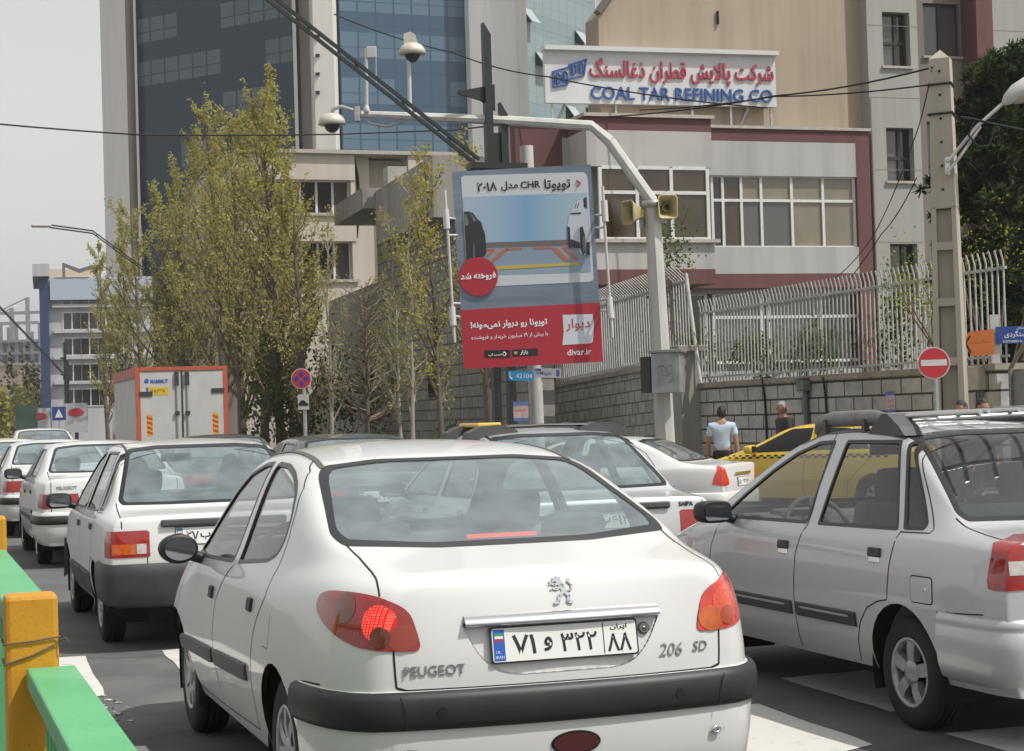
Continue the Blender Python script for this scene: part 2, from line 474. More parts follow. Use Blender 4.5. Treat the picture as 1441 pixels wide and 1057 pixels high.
# ---------------------------------------------------------------- car bodies
def lerp_pts(pts, x):
    if x <= pts[0][0]: return pts[0][1:]
    for a, b in zip(pts, pts[1:]):
        if x <= b[0]:
            t = (x - a[0]) / (b[0] - a[0])
            return tuple(a[i] + (b[i] - a[i]) * t for i in range(1, len(a)))
    return pts[-1][1:]
class Body:
    def __init__(s, spec, level=2):
        xs = spec['xs']; rails = spec['rails']; N = len(rails); J = spec.get('J', 5)
        K = N - J + 1
        vs = []; fs = []; rows = {}
        n2 = 2 * N - 1
        for i, x in enumerate(xs):
            pts = []
            for rl in rails:
                q = lerp_pts(rl, x)
                pts.append((x + (q[2] if len(q) > 2 else 0), q[0], q[1]))
            full = pts + [(p[0], -p[1], p[2]) for p in pts[-2::-1]]
            vs += full
        nr = len(xs)
        for i in range(nr - 1):
            for k in range(n2 - 1):
                fs.append((i * n2 + k, (i + 1) * n2 + k, (i + 1) * n2 + k + 1, i * n2 + k + 1))
        crease = {}
        cr = spec.get('crease', {})
        for r, c in cr.items():
            for i in range(nr - 1):
                for k in (r, n2 - 1 - r):
                    crease[frozenset((i * n2 + k, (i + 1) * n2 + k))] = c
        C = 2 * K - 1
        for end, i in (('rear', 0), ('front', nr - 1)):
            cap = spec[end]            # list of (z, x_centre)
            ring = [Vector(vs[i * n2 + k]) for k in range(n2)]
            top = [i * n2 + (J - 1) + c for c in range(C)]
            grid = [[None] * C for _ in range(J)]
            grid[J - 1] = top
            yc4 = ring[J - 1].y
            for j in range(J - 1):
                L = ring[j]
                for c in range(C):
                    if c == 0: grid[j][c] = i * n2 + j
                    elif c == C - 1: grid[j][c] = i * n2 + (n2 - 1 - j)
                    else:
                        y = ring[J - 1 + c].y / yc4 * L.y
                        t = abs(y / L.y)
                        xc = lerp_pts(sorted(cap), L.z)[0]
                        x = L.x + (xc - L.x) * (1 - t ** spec.get('capp', 3.0))
                        grid[j][c] = len(vs); vs.append((x, y, L.z))
            for j in range(J - 1):
                for c in range(C - 1):
                    q = (grid[j][c], grid[j][c + 1], grid[j + 1][c + 1], grid[j + 1][c])
                    fs.append(q if end == 'front' else q[::-1])
            if 'edge' + end in spec:
                for c in range(C - 1):
                    crease[frozenset((top[c], top[c + 1]))] = spec['edge' + end]
            if 'corner' + end in spec:
                for j in range(J - 1):
                    for c in (0, C - 1):
                        crease[frozenset((grid[j][c], grid[j + 1][c]))] = spec['corner' + end]
        me = bpy.data.meshes.new('cage'); me.from_pydata(vs, [], fs); me.update()
        bm = bmesh.new(); bm.from_mesh(me)
        bmesh.ops.recalc_face_normals(bm, faces=bm.faces[:])
        cl = bm.edges.layers.float.new('crease_edge')
        for e in bm.edges:
            c = crease.get(frozenset((e.verts[0].index, e.verts[1].index)))
            if c: e[cl] = c
        bm.to_mesh(me); bm.free()
        o = link('cage', me)
        md = o.modifiers.new('s', 'SUBSURF'); md.levels = level; md.render_levels = level
        dg = bpy.context.evaluated_depsgraph_get()
        sm = bpy.data.meshes.new_from_object(o.evaluated_get(dg))
        bpy.data.objects.remove(o)
        bm = bmesh.new(); bm.from_mesh(sm)
        bm.normal_update()
        # make sure normals look outward
        top = max(bm.faces, key=lambda f: f.calc_center_median().z)
        if top.normal.z < 0:
            bmesh.ops.reverse_faces(bm, faces=bm.faces[:]); bm.normal_update()
        s.nl = bm.verts.layers.float_vector.new('nrm')
        for v in bm.verts: v[s.nl] = v.normal.copy()
        s.cl = bm.faces.layers.int.new('code')
        s.bvh = BVHTree.FromBMesh(bm)
        s.bm = bm
    def hit(s, p, d):
        return s.bvh.ray_cast(Vector(p), Vector(d).normalized())
    def cut(s, poly, O, U, V, code, only=(0,), thr=0.05, flt=None):
        O, U, V = Vector(O), Vector(U), Vector(V); W = U.cross(V)
        ar = sum(a[0] * b[1] - b[0] * a[1] for a, b in zip(poly, poly[1:] + poly[:1]))
        if ar < 0: poly = poly[::-1]
        us = [p[0] for p in poly]; ws = [p[1] for p in poly]
        fs = []
        for f in s.bm.faces:
            if f[s.cl] not in only or f.normal.dot(W) < thr: continue
            if flt and not flt(f.calc_center_median()): continue
            q = [((v.co - O).dot(U), (v.co - O).dot(V)) for v in f.verts]
            if max(a[0] for a in q) < min(us) or min(a[0] for a in q) > max(us): continue
            if max(a[1] for a in q) < min(ws) or min(a[1] for a in q) > max(ws): continue
            fs.append(f)
        n = len(poly)
        for i in range(n):
            a, b = poly[i], poly[(i + 1) % n]
            du, dv = b[0] - a[0], b[1] - a[1]
            if abs(du) + abs(dv) < 1e-6: continue
            no = (U * dv - V * du).normalized()       # outward for a counter-clockwise outline
            co = O + U * a[0] + V * a[1]
            geom = list({v for f in fs for v in f.verts}) + list({e for f in fs for e in f.edges}) + fs
            r = bmesh.ops.bisect_plane(s.bm, geom=geom, dist=1e-6, plane_co=co, plane_no=no)
            cand = {g for g in r['geom'] if isinstance(g, bmesh.types.BMFace)} | {f for f in fs if f.is_valid}
            fs = [f for f in cand if (f.calc_center_median() - co).dot(no) < 0]
        for f in fs: f[s.cl] = code
        return fs
    def side(s, poly, code, both=True, flt=None, **k):
        for sg in ((1, -1) if both else (1,)):
            f2 = (lambda c, sg=sg: c.y * sg > 0 and (flt is None or flt(c)))
            s.cut([(-sg * x, z) for x, z in poly], (0, 0, 0), (-sg, 0, 0), (0, 0, 1), code, flt=f2, **k)
    def rear(s, poly, code, **k):
        s.cut([(-y, z) for y, z in poly], (0, 0, 0), (0, -1, 0), (0, 0, 1), code, **k)
    def front(s, poly, code, **k):
        s.cut(poly, (0, 0, 0), (0, 1, 0), (0, 0, 1), code, **k)
    def diag(s, poly, code, phi, both=True, **k):
        """poly in (u, z), u measured to the left when looking at the corner from outside along phi"""
        c, sn = math.cos(phi), math.sin(phi)
        s.cut(poly, (0, 0, 0), (-sn, c, 0), (0, 0, 1), code, flt=lambda q: q.y > 0, **k)
        if both:
            s.cut([(-u, z) for u, z in poly], (0, 0, 0), (sn, c, 0), (0, 0, 1), code, flt=lambda q: q.y < 0, **k)
    def delete(s, codes):
        bmesh.ops.delete(s.bm, geom=[f for f in s.bm.faces if f[s.cl] in codes], context='FACES')
    def delete_below(s, z):
        bmesh.ops.bisect_plane(s.bm, geom=s.bm.verts[:] + s.bm.edges[:] + s.bm.faces[:], dist=1e-6, plane_co=(0, 0, z), plane_no=(0, 0, -1), clear_outer=True)
    def part(s, codes, off=0.0, thick=0.0, keep=None):
        """mesh of the faces with these codes, moved off along the normal; thick > 0 adds the edge wall inwards"""
        vm = {}; vs = []; ns = []; fs = []
        sel = [f for f in s.bm.faces if f[s.cl] in codes and (keep is None or keep(f.calc_center_median()))]
        ss = set(sel)
        for f in sel:
            ix = []
            for v in f.verts:
                if v not in vm:
                    vm[v] = len(vs); n = Vector(v[s.nl]).normalized()
                    vs.append(v.co + n * off); ns.append(n)
                ix.append(vm[v])
            fs.append(ix)
        nf = len(fs)
        if thick:
            dup = {}
            for f in sel:
                for l in f.loops:
                    e = l.edge
                    if all((g in ss) for g in e.link_faces) and len(e.link_faces) > 1: continue
                    a, b = l.vert, l.link_loop_next.vert
                    q = []
                    for v in (a, b):
                        for dd in (0, 1):
                            key = (v, dd)
                            if key not in dup:
                                n = Vector(v[s.nl]).normalized()
                                dup[key] = len(vs)
                                vs.append(v.co + n * (off - dd * thick)); ns.append(None)
                            q.append(dup[key])
                    fs.append([q[2], q[0], q[1], q[3]])
        return vs, ns, fs, nf
    def mesh(s, name, mats, codes, off=0.0, thick=0.0, keep=None):
        vs, ns, fs, nf = s.part(codes, off, thick, keep)
        me = bpy.data.meshes.new(name)
        me.from_pydata(vs, [], fs)
        for m in (mats if isinstance(mats, (list, tuple)) else [mats]): me.materials.append(m)
        me.polygons.foreach_set('use_smooth', [True] * len(fs))
        if len(me.materials) > 1:
            me.polygons.foreach_set('material_index', [0] * nf + [1] * (len(fs) - nf))
        me.update()
        me.normals_split_custom_set_from_vertices([n if n is not None else Vector((0, 0, 0)) for n in ns])
        return me
    def line(s, mb, pts, d, w=0.005, off=0.0012, mi=0, step=0.025):
        """dark ribbon on the surface: panel gap. pts 3D guide, d viewing direction (towards the surface)"""
        d = Vector(d).normalized()
        P = []
        for a, b in zip(pts, pts[1:]):
            a, b = Vector(a), Vector(b)
            n = max(1, int((b - a).length / step))
            for i in range(n): P.append(a + (b - a) * (i / n))
        P.append(Vector(pts[-1]))
        H = []
        for p in P:
            h = s.bvh.ray_cast(p - d * 3.0, d)
            if h[0] is not None: H.append((h[0], h[1]))
        vs = []; fs = []
        for i, (p, n) in enumerate(H):
            t = H[min(i + 1, len(H) - 1)][0] - H[max(i - 1, 0)][0]
            if t.length < 1e-7: t = Vector((0, 0, 1))
            c = t.normalized().cross(n).normalized() * (w / 2)
            vs += [p + n * off + c, p + n * off - c]
            if i: fs.append((2 * i - 2, 2 * i - 1, 2 * i + 1, 2 * i))
        mb.add(vs, fs, mi)
        return H
    def sline(s, mb, pts, sides=(1, -1), **k):
        for sg in sides:
            s.line(mb, [(x, 0, z) for x, z in pts], (0, -sg, 0), **k)
    def rline(s, mb, pts, **k):
        s.line(mb, [(0, y, z) for y, z in pts], (1, 0, 0), **k)
def sweep(mb, path, prof, mi=0, smooth=True, cap=True):
    """path: plan points (x,y) from left front round the end to right front; prof: list of (out, z)"""
    P = [Vector((p[0], p[1])) for p in path]; n = len(P)
    vs = []; fs = []; m = len(prof)
    for i, p in enumerate(P):
        t = (P[min(i + 1, n - 1)] - P[max(i - 1, 0)]).normalized()
        o = Vector((t.y, -t.x))
        if i == 0: o0 = o
        for out, z in prof:
            q = p + o * out
            vs.append((q.x, q.y, z))
    for i in range(n - 1):
        for k in range(m - 1):
            fs.append((i * m + k, i * m + k + 1, (i + 1) * m + k + 1, (i + 1) * m + k))
    mb.add(vs, fs, mi, smooth)
    if cap:
        mb.add(vs[:m], [list(range(m))], mi); mb.add(vs[-m:], [list(range(m))[::-1]], mi)
def arc_path(hw, xe, xs, rc, bow=0.05, n=8, sgn=-1):
    """plan outline of a bumper: half width hw, end at xe, sides run to xs, corner radius rc, bowed middle"""
    L = [(xs, hw)]
    for i in range(n + 1):
        a = R(90 * i / n)
        L.append((xe - sgn * rc + sgn * rc * math.sin(a), hw - rc + rc * math.cos(a)))
    mid = []
    for i in range(1, 8):
        y = (hw - rc) * (1 - i / 4.0)
        mid.append((xe + sgn * bow * (1 - (y / (hw - rc)) ** 2), y))
    Rr = [(x, -y) for x, y in L[::-1]]
    L = [(x + (0), y) for x, y in L]
    return L + mid + Rr
_wheel_cache = {}
def wheel_meshes(rad, rimr, wid, style):
    k = (rad, rimr, wid, style)
    if k in _wheel_cache: return _wheel_cache[k]
    MY = Matrix(((1, 0, 0), (0, 0, -1), (0, 1, 0)))      # local z -> +y is outside: M maps (x,y,z)->(x,-z,y)
    MY = Matrix(((1, 0, 0), (0, 0, 1), (0, -1, 0)))
    t = MB(); h = wid / 2
    prof = [(rimr - .02, -h * .8), (rimr + .012, -h * .95), (rad - .045, -h), (rad - .012, -h * .86), (rad, -h * .6)]
    for g in (-.35, 0, .35):
        prof += [(rad, h * (g - .16)), (rad - .008, h * (g - .14)), (rad - .008, h * (g + .0)), (rad, h * (g + .02))]
    prof += [(rad, h * .6), (rad - .012, h * .86), (rad - .045, h), (rimr + .012, h * .97), (rimr - .004, h * .9), (rimr - .01, h * .55)]
    t.lathe(prof, M=MY, seg=48)
    tm = t.mesh('tyre', M_RUBBER)
    r = MB()
    r.lathe([(0.0, h * .30), (rimr * .97, h * .30)], M=MY, seg=32, mi=1)
    r.lathe([(rimr, h * .93), (rimr * .97, h * .99), (rimr * .90, h * .92), (rimr * .86, h * .70), (rimr * .84, h * .35)], M=MY, seg=48)
    nsp, wsp = {'five': (5, .46), 'eight': (8, .34), 'steel': (12, .40)}[style]
    r.lathe([(0, h * .98), (rimr * .16, h * .97), (rimr * .30, h * .90), (rimr * .38, h * .80)], M=MY, seg=32)
    for i in range(nsp):
        a0 = 2 * math.pi * i / nsp
        ring = []
        for q, (rr, hh, ww) in enumerate(((rimr * .34, h * .86, wsp), (rimr * .60, h * .93, wsp * .95), (rimr * .89, h * .90, wsp * .9))):
            wd = rimr * ww * (.62 + .38 * rr / rimr) / 1.0
            for sg in (-1, 1):
                v = Vector((rr * math.cos(a0) - sg * wd * .5 * math.sin(a0), rr * math.sin(a0) + sg * wd * .5 * math.cos(a0), hh))
                ring.append(v); ring.append(Vector((v.x, v.y, h * .45)))
        vs = [MY @ v for v in ring]
        fs = []
        for q in range(2):
            b = q * 4
            fs += [(b, b + 2, b + 6, b + 4), (b + 0, b + 4, b + 5, b + 1), (b + 2, b + 3, b + 7, b + 6)]
        r.add(vs, fs, 0)
    rm = r.mesh('rim', [M_CAP, M_GAP])
    _wheel_cache[k] = (tm, rm)
    return tm, rm
def add_wheels(root, wb, hy, rad, rimr=None, wid=.165, style='five'):
    tm, rm = wheel_meshes(rad, rimr or rad * .62, wid, style)
    for x in (0, wb):
        for sg in (1, -1):
            wv = link('wheel', tm, root)
            wv.location = (x, sg * (hy - wid / 2), rad)
            wv.rotation_euler = (0, 0, 0 if sg > 0 else math.pi)
            rr = link('rim', rm, wv)
            rr.rotation_euler = (0, random.uniform(0, 1.2), 0)
def arch_liner(mb, x, rad, y0, y1, z):
    n = 20
    for sg in (1, -1):
        vs = []; fs = []
        for i in range(n + 1):
            a = math.pi * (-.12 + 1.24 * i / n)
            for y in (y0, y1):
                vs.append((x + rad * math.cos(a), sg * y, z + rad * math.sin(a)))
        for i in range(n): fs.append((2 * i, 2 * i + 1, 2 * i + 3, 2 * i + 2))
        mb.add(vs, fs)
        mb.add([(x + rad * math.cos(math.pi * (-.12 + 1.24 * i / n)), sg * y1, z + rad * math.sin(math.pi * (-.12 + 1.24 * i / n))) for i in range(n + 1)], [list(range(n + 1))])
def seat_mesh(w, head='wide', m=None):
    b = MB()
    b.box((.0, 0, .42), (.50, w, .16), bev=.05)
    Mr = Matrix.Rotation(R(-16), 3, 'Y')
    b.box((-.30, 0, .74), (.13, w, .62), M=Mr, bev=.06)
    if head:
        b.box((-.40, 0, 1.115), (.09, .30 if head == 'wide' else .24, .17), M=Mr, bev=.045)
        for y in (-.06, .06): b.tube([(-.375, y, 1.0), (-.395, y, 1.08)], .006, 5)
    me = b.mesh('seat', m or M_SEAT)
    for p in me.polygons: p.use_smooth = True
    return me
def cabin(root, xr, xf, hw, zb, zroof, fx=1.25, rx=.45, sy=.36, lining=True, seatm=None, head='wide', steer=True, shelf=True):
    b = MB()
    for sg in (1, -1):
        b.quad((xr, sg * hw, .25), (xf, sg * hw, .25), (xf, sg * hw, zb), (xr, sg * hw, zb))
    b.quad((xr, hw, .25), (xf, hw, .25), (xf, -hw, .25), (xr, -hw, .25))
    b.quad((xf, hw, .25), (xf, -hw, .25), (xf, -hw, zb), (xf, hw, zb))
    if shelf: b.box((xr + .10, 0, zb - .02), (.62, 2 * hw * .96, .03))
    b.build('cabin_floor', M_INT, root)
    fs = seat_mesh(.50, head, seatm)
    for y in (sy, -sy):
        o = link('seat', fs, root); o.location = (fx, y, 0)
    rs = seat_mesh(1.22, None, seatm)
    o = link('rear_seat', rs, root); o.location = (rx, 0, 0)
    d = MB()
    d.box((xf - .22, 0, zb - .06), (.42, 2 * hw * .97, .22), bev=.06)
    d.box((xf - .32, sy, zb + .02), (.16, .34, .12), bev=.03)
    d.build('dashboard', M_INT, root)
    if steer:
        s = MB()
        c = Vector((xf - .52, sy, zb - .02)); ax = Vector((-.85, 0, .5)).normalized()
        u = Vector((0, 1, 0)); v = ax.cross(u)
        s.tube([c + (u * math.cos(a) + v * math.sin(a)) * .185 for a in [2 * math.pi * i / 24 for i in range(25)]], .014, 6, cap=False)
        s.tube([c, c - ax * .25], .025, 6)
        for a in (0.2, math.pi - .2, -math.pi / 2): s.tube([c - ax * .03, c + (u * math.cos(a) + v * math.sin(a)) * .18], .014, 5)
        s.build('steering_wheel', M_INT, root)
def plate_on(root, O, U, V, w=.52, h=.112, txt=('71', 'و', '322', '88'), M=None):
    """number plate with its frame; O centre, U to the right, V up, W outwards"""
    O, U, V = Vector(O), Vector(U).normalized(), Vector(V).normalized(); W = U.cross(V)
    mb = MB()
    mb.prism(rrect(w + .012, h + .012, .010), .006, O - W * .004, U, V, 2)
    mb.prism(rrect(w, h, .008), .004, O, U, V, 0)
    P = lambda u, v, l=.0045: O + U * u + V * v + W * l
    mb.prism([(-w / 2 + .004, -h / 2 + .004), (-w / 2 + .044, -h / 2 + .004), (-w / 2 + .044, h / 2 - .004), (-w / 2 + .004, h / 2 - .004)], .0012, O + W * .004, U, V, 1)
    if txt:
        fl = -w / 2 + .024
        for k, mi in ((0.030, 3), (0.0215, 0), (0.013, 4)):
            mb.prism([(fl - .015, k), (fl + .015, k), (fl + .015, k + .0085), (fl - .015, k + .0085)], .0006, O + W * .0054, U, V, mi)
        write(mb, 'I.R.', P(fl - .004, -.023), U, V, 0, .0012, height=.009)
        write(mb, 'IRAN', P(fl, -.040), U, V, 0, .0012, width=.030)
        def dig(s): return ''.join(chr(0x6f0 + int(c)) for c in s)
        hh = h * .60
        write(mb, dig(txt[0]), P(-.148, -.002), U, V, 2, .0006, bold=.016, width=.083, height=hh)
        write(mb, fa(txt[1]), P(-.062, -.006), U, V, 2, .0006, bold=.026, height=hh * .72)
        write(mb, dig(txt[2]), P(.050, -.002), U, V, 2, .0006, bold=.012, width=.132, height=hh)
        write(mb, dig(txt[3]), P(.196, -.016), U, V, 2, .0006, bold=.016, width=.088, height=hh * .92)
        write(mb, fa('ایران'), P(.196, .036), U, V, 2, .0006, bold=.02, width=.062, height=.020)
        mb.prism([(.138, -h / 2 + .004), (.141, -h / 2 + .004), (.141, h / 2 - .004), (.138, h / 2 - .004)], .0008, O + W * .0042, U, V, 2)
    return mb.build('number_plate', [M_PLATE, M_PLBLUE, M_INK, mat('flag_green', (.02, .30, .10), .5), mat('flag_red', (.5, .02, .02), .5)], root)
# ---------------------------------------------------------------- the white saloon in the foreground
S206 = dict(
    xs=[-.835, -.79, -.70, -.55, -.38, -.24, 0, .25, .45, .7, 1.0, 1.3, 1.6, 1.85, 2.1, 2.35, 2.5, 2.75, 2.95, 3.1, 3.2],
    rails=[
        [(-.835, .60, .20), (-.7, .70, .20), (-.5, .76, .20), (2.6, .76, .20), (3.2, .58, .22)],
        [(-.835, .64, .36), (-.79, .69, .36), (-.7, .75, .36), (-.5, .80, .36), (0, .815, .36), (2.2, .825, .36), (2.5, .845, .36), (3.0, .76, .36), (3.2, .62, .36)],
        [(-.835, .655, .55), (-.79, .71, .55), (-.7, .77, .55), (-.5, .82, .55), (0, .845, .55), (2.1, .855, .55), (2.5, .875, .55), (3.0, .79, .52), (3.2, .63, .50)],
        [(-.835, .65, .73), (-.79, .70, .73), (-.7, .76, .73), (-.5, .81, .73), (0, .84, .72), (2.0, .84, .715), (2.45, .862, .70), (3.0, .775, .64), (3.2, .62, .58)],
        [(-.835, .615, .88), (-.79, .665, .89), (-.7, .72, .905), (-.5, .77, .92), (-.2, .80, .915), (.45, .815, .89), (2.0, .815, .87), (2.5, .79, .84), (3.0, .68, .72), (3.2, .58, .64)],
        [(-.835, .57, .945), (-.79, .61, .955), (-.7, .655, .97), (-.5, .70, .99), (-.2, .735, .985), (.3, .765, .96), (1.9, .775, .925), (2.5, .735, .90), (3.0, .62, .77), (3.2, .52, .66)],
        [(-.835, .52, .962), (-.79, .56, .975), (-.4, .655, 1.02), (-.2, .70, 1.06), (.0, .715, 1.09), (.5, .70, 1.16), (1.7, .70, 1.10), (2.1, .72, 1.00), (2.5, .68, .93), (3.2, .45, .67)],
        [(-.835, .48, .97), (-.79, .51, .985), (-.42, .62, 1.035), (-.2, .655, 1.10), (.1, .645, 1.215), (.45, .615, 1.33), (.75, .595, 1.378), (1.1, .585, 1.398), (1.6, .59, 1.37), (1.85, .615, 1.275), (2.35, .68, 1.005), (2.55, .62, .94), (3.2, .38, .68)],
        [(-.835, .28, .975), (-.79, .29, .99), (-.42, .32, 1.045), (-.22, .33, 1.075), (.45, .32, 1.345), (.75, .32, 1.40), (1.1, .32, 1.425), (1.55, .32, 1.415), (1.8, .34, 1.34), (2.45, .38, .985), (2.6, .36, .96), (3.2, .22, .69)],
        [(-.835, 0, .978), (-.79, 0, .995), (-.42, 0, 1.05), (-.24, 0, 1.075), (.45, 0, 1.36), (.75, 0, 1.412), (1.1, 0, 1.437), (1.55, 0, 1.43), (1.75, 0, 1.38), (2.5, 0, .985), (2.65, 0, .96), (3.2, 0, .70)],
    ],
    rear=[(.2, -.83), (.36, -.89), (.55, -.905), (.73, -.91), (.89, -.89), (1.0, -.85)],
    front=[(.2, 3.24), (.55, 3.27), (.66, 3.22)], edgerear=.25, capp=2.2, crease={7: .25})
# ---------------------------------------------------------------- the small boxy saloon
SPRIDE = dict(
    xs=[-.83, -.79, -.70, -.55, -.42, -.34, -.15, .05, .22, .40, .7, 1.0, 1.2, 1.4, 1.6, 1.9, 2.15, 2.3, 2.5, 2.75, 2.9, 2.98],
    rails=[
        [(-.83, .70, .22), (-.7, .73, .22), (2.6, .72, .22), (2.98, .66, .22)],
        [(-.83, .745, .36), (-.7, .785, .36), (0, .79, .36), (2.5, .785, .36), (2.98, .70, .36)],
        [(-.83, .765, .56), (-.7, .80, .56), (0, .81, .56), (2.5, .80, .56), (2.98, .71, .54)],
        [(-.83, .765, .74), (-.7, .80, .74), (0, .81, .72), (2.4, .80, .70), (2.98, .70, .66)],
        [(-.83, .745, .865), (-.7, .775, .875), (-.3, .785, .89), (.3, .79, .88), (2.0, .79, .86), (2.5, .765, .82), (2.98, .68, .74)],
        [(-.83, .70, .905), (-.7, .73, .915), (-.34, .74, .93), (.1, .755, .93), (1.9, .755, .905), (2.5, .71, .86), (2.98, .62, .765)],
        [(-.83, .64, .912), (-.6, .67, .925), (-.34, .69, .97), (0, .69, 1.06), (.4, .675, 1.14), (1.5, .68, 1.12), (2.0, .705, 1.0), (2.3, .69, .92), (2.98, .55, .775)],
        [(-.83, .59, .915), (-.6, .62, .93), (-.42, .65, .945), (-.34, .655, .97), (-.15, .635, 1.10), (.05, .605, 1.225), (.22, .575, 1.325), (.40, .56, 1.37), (.8, .555, 1.395), (1.12, .56, 1.387), (1.32, .57, 1.35), (1.52, .59, 1.285), (1.78, .63, 1.165), (2.2, .685, .965), (2.4, .62, .91), (2.98, .48, .78)],
        [(-.83, .32, .92), (-.5, .34, .94), (-.36, .36, .955), (-.05, .36, 1.18), (.22, .33, 1.365), (.45, .32, 1.405), (.9, .32, 1.428), (1.15, .32, 1.418), (1.36, .33, 1.375), (2.28, .40, .94), (2.45, .36, .915), (2.98, .28, .79)],
        [(-.83, 0, .922), (-.5, 0, .942), (-.37, 0, .955), (-.05, 0, 1.185), (.22, 0, 1.375), (.45, 0, 1.412), (.9, 0, 1.436), (1.15, 0, 1.427), (1.37, 0, 1.38), (2.30, 0, .94), (2.45, 0, .92), (2.98, 0, .795)],
    ],
    rear=[(.22, -.84), (.36, -.86), (.56, -.875), (.74, -.875), (.865, -.86), (.93, -.84)],
    front=[(.22, 3.0), (.54, 3.04), (.75, 3.02)], edgerear=.5, cornerrear=.35, capp=3.5,
    crease={7: .45, 4: .35, 5: .2})
# ---------------------------------------------------------------- the longer, square-cut saloon
SSEDAN = dict(
    xs=[-.90, -.86, -.75, -.55, -.40, -.28, -.05, .15, .35, .55, .9, 1.25, 1.55, 1.75, 2.0, 2.3, 2.55, 2.75, 3.05, 3.3, 3.42],
    rails=[
        [(-.9, .70, .22), (-.7, .77, .22), (2.9, .77, .22), (3.42, .66, .22)],
        [(-.9, .76, .36), (-.7, .82, .36), (2.8, .82, .36), (3.42, .70, .36)],
        [(-.9, .775, .56), (-.7, .835, .56), (0, .85, .56), (2.8, .845, .56), (3.42, .72, .52)],
        [(-.9, .775, .76), (-.7, .83, .76), (0, .85, .74), (2.6, .84, .70), (3.42, .71, .60)],
        [(-.9, .755, .93), (-.7, .80, .94), (-.2, .82, .94), (2.2, .825, .89), (2.8, .80, .83), (3.42, .68, .68)],
        [(-.9, .70, .97), (-.7, .74, .98), (-.28, .78, .985), (.3, .79, .975), (2.2, .79, .93), (2.8, .73, .87), (3.42, .60, .70)],
        [(-.9, .64, .98), (-.5, .70, .995), (-.28, .73, 1.03), (.1, .74, 1.08), (1.7, .735, 1.10), (2.3, .75, .99), (2.6, .70, .92), (3.42, .52, .71)],
        [(-.9, .58, .985), (-.5, .65, 1.0), (-.28, .69, 1.03), (-.05, .665, 1.15), (.2, .635, 1.27), (.42, .615, 1.33), (.8, .60, 1.355), (1.4, .605, 1.35), (1.7, .62, 1.28), (2.1, .675, 1.06), (2.45, .71, .955), (2.7, .62, .90), (3.42, .44, .715)],
        [(-.9, .32, .99), (-.4, .36, 1.005), (-.28, .37, 1.02), (.0, .37, 1.19), (.3, .35, 1.345), (.55, .34, 1.375), (.95, .34, 1.392), (1.45, .34, 1.38), (1.7, .35, 1.315), (2.48, .40, .955), (2.7, .36, .92), (3.42, .26, .72)],
        [(-.9, 0, .992), (-.4, 0, 1.007), (-.28, 0, 1.02), (.0, 0, 1.195), (.3, 0, 1.352), (.55, 0, 1.382), (.95, 0, 1.40), (1.45, 0, 1.388), (1.7, 0, 1.32), (2.5, 0, .955), (2.7, 0, .925), (3.42, 0, .725)],
    ],
    rear=[(.22, -.92), (.36, -.93), (.56, -.95), (.76, -.95), (.93, -.93), (1.0, -.91)],
    front=[(.22, 3.45), (.52, 3.5), (.7, 3.46)], edgerear=.4, cornerrear=.3, capp=3.2,
    crease={7: .4, 4: .3})
# ---------------------------------------------------------------- common details of a car
def inset(poly, d):
    ar = sum(a[0] * b[1] - b[0] * a[1] for a, b in zip(poly, poly[1:] + poly[:1]))
    if ar < 0: poly = poly[::-1]
    n = len(poly); out = []
    for i in range(n):
        p0, p1, p2 = Vector(poly[i - 1]), Vector(poly[i]), Vector(poly[(i + 1) % n])
        e1 = (p1 - p0).normalized(); e2 = (p2 - p1).normalized()
        n1 = Vector((-e1.y, e1.x)); n2 = Vector((-e2.y, e2.x))
        b = n1 + n2
        k = b.length_squared / 2
        q = p1 + b * (d / max(k, .35))
        out.append((q.x, q.y))
    return out
def roundpoly(poly, r, n=3):
    out = []; m = len(poly)
    for i in range(m):
        p0, p1, p2 = Vector(poly[i - 1]), Vector(poly[i]), Vector(poly[(i + 1) % m])
        a = (p0 - p1); b = (p2 - p1)
        ra = min(r, a.length * .45, b.length * .45)
        A = p1 + a.normalized() * ra; B = p1 + b.normalized() * ra
        for k in range(n + 1):
            t = k / n
            q = A * (1 - t) ** 2 + p1 * 2 * t * (1 - t) + B * t ** 2
            out.append((q.x, q.y))
    return out
def sym(h): return h + [(-y, z) for y, z in h[::-1]]
def strip(b, mb, pts, d, w, t, mi=0, step=.04):
    """raised strip following the surface"""
    d = Vector(d).normalized(); P = []
    for a, c in zip(pts, pts[1:]):
        a, c = Vector(a), Vector(c); n = max(1, int((c - a).length / step))
        P += [a + (c - a) * (i / n) for i in range(n)]
    P.append(Vector(pts[-1])); H = []
    for p in P:
        h = b.bvh.ray_cast(p - d * 3, d)
        if h[0] is not None: H.append((h[0], h[1]))
    vs = []; fs = []
    for i, (p, n) in enumerate(H):
        tt = (H[min(i + 1, len(H) - 1)][0] - H[max(i - 1, 0)][0]).normalized()
        c = tt.cross(n).normalized() * (w / 2)
        tap = .82 if i in (0, len(H) - 1) else 1
        vs += [p + c - n * .002, p + c * .86 * tap + n * t * tap, p - c * .86 * tap + n * t * tap, p - c - n * .002]
        if i:
            o = 4 * (i - 1)
            fs += [(o + k, o + k + 1, o + k + 5, o + k + 4) for k in range(3)]
    k = len(vs)
    if k >= 8: fs += [(0, 1, 2, 3), (k - 4, k - 1, k - 2, k - 3)]
    mb.add(vs, fs, mi)
def path_at(b, z, a0, a1, c=(-.2, 0), n=40):
    """plan outline of the body at height z, from angle a0 to a1 (degrees, through 180)"""
    out = []
    for i in range(n + 1):
        a = R(a0 + (a1 - a0) * i / n)
        h = b.bvh.ray_cast(Vector((c[0], c[1], z)), Vector((math.cos(a), math.sin(a), 0)))
        if h[0] is not None: out.append((h[0].x, h[0].y))
    return out
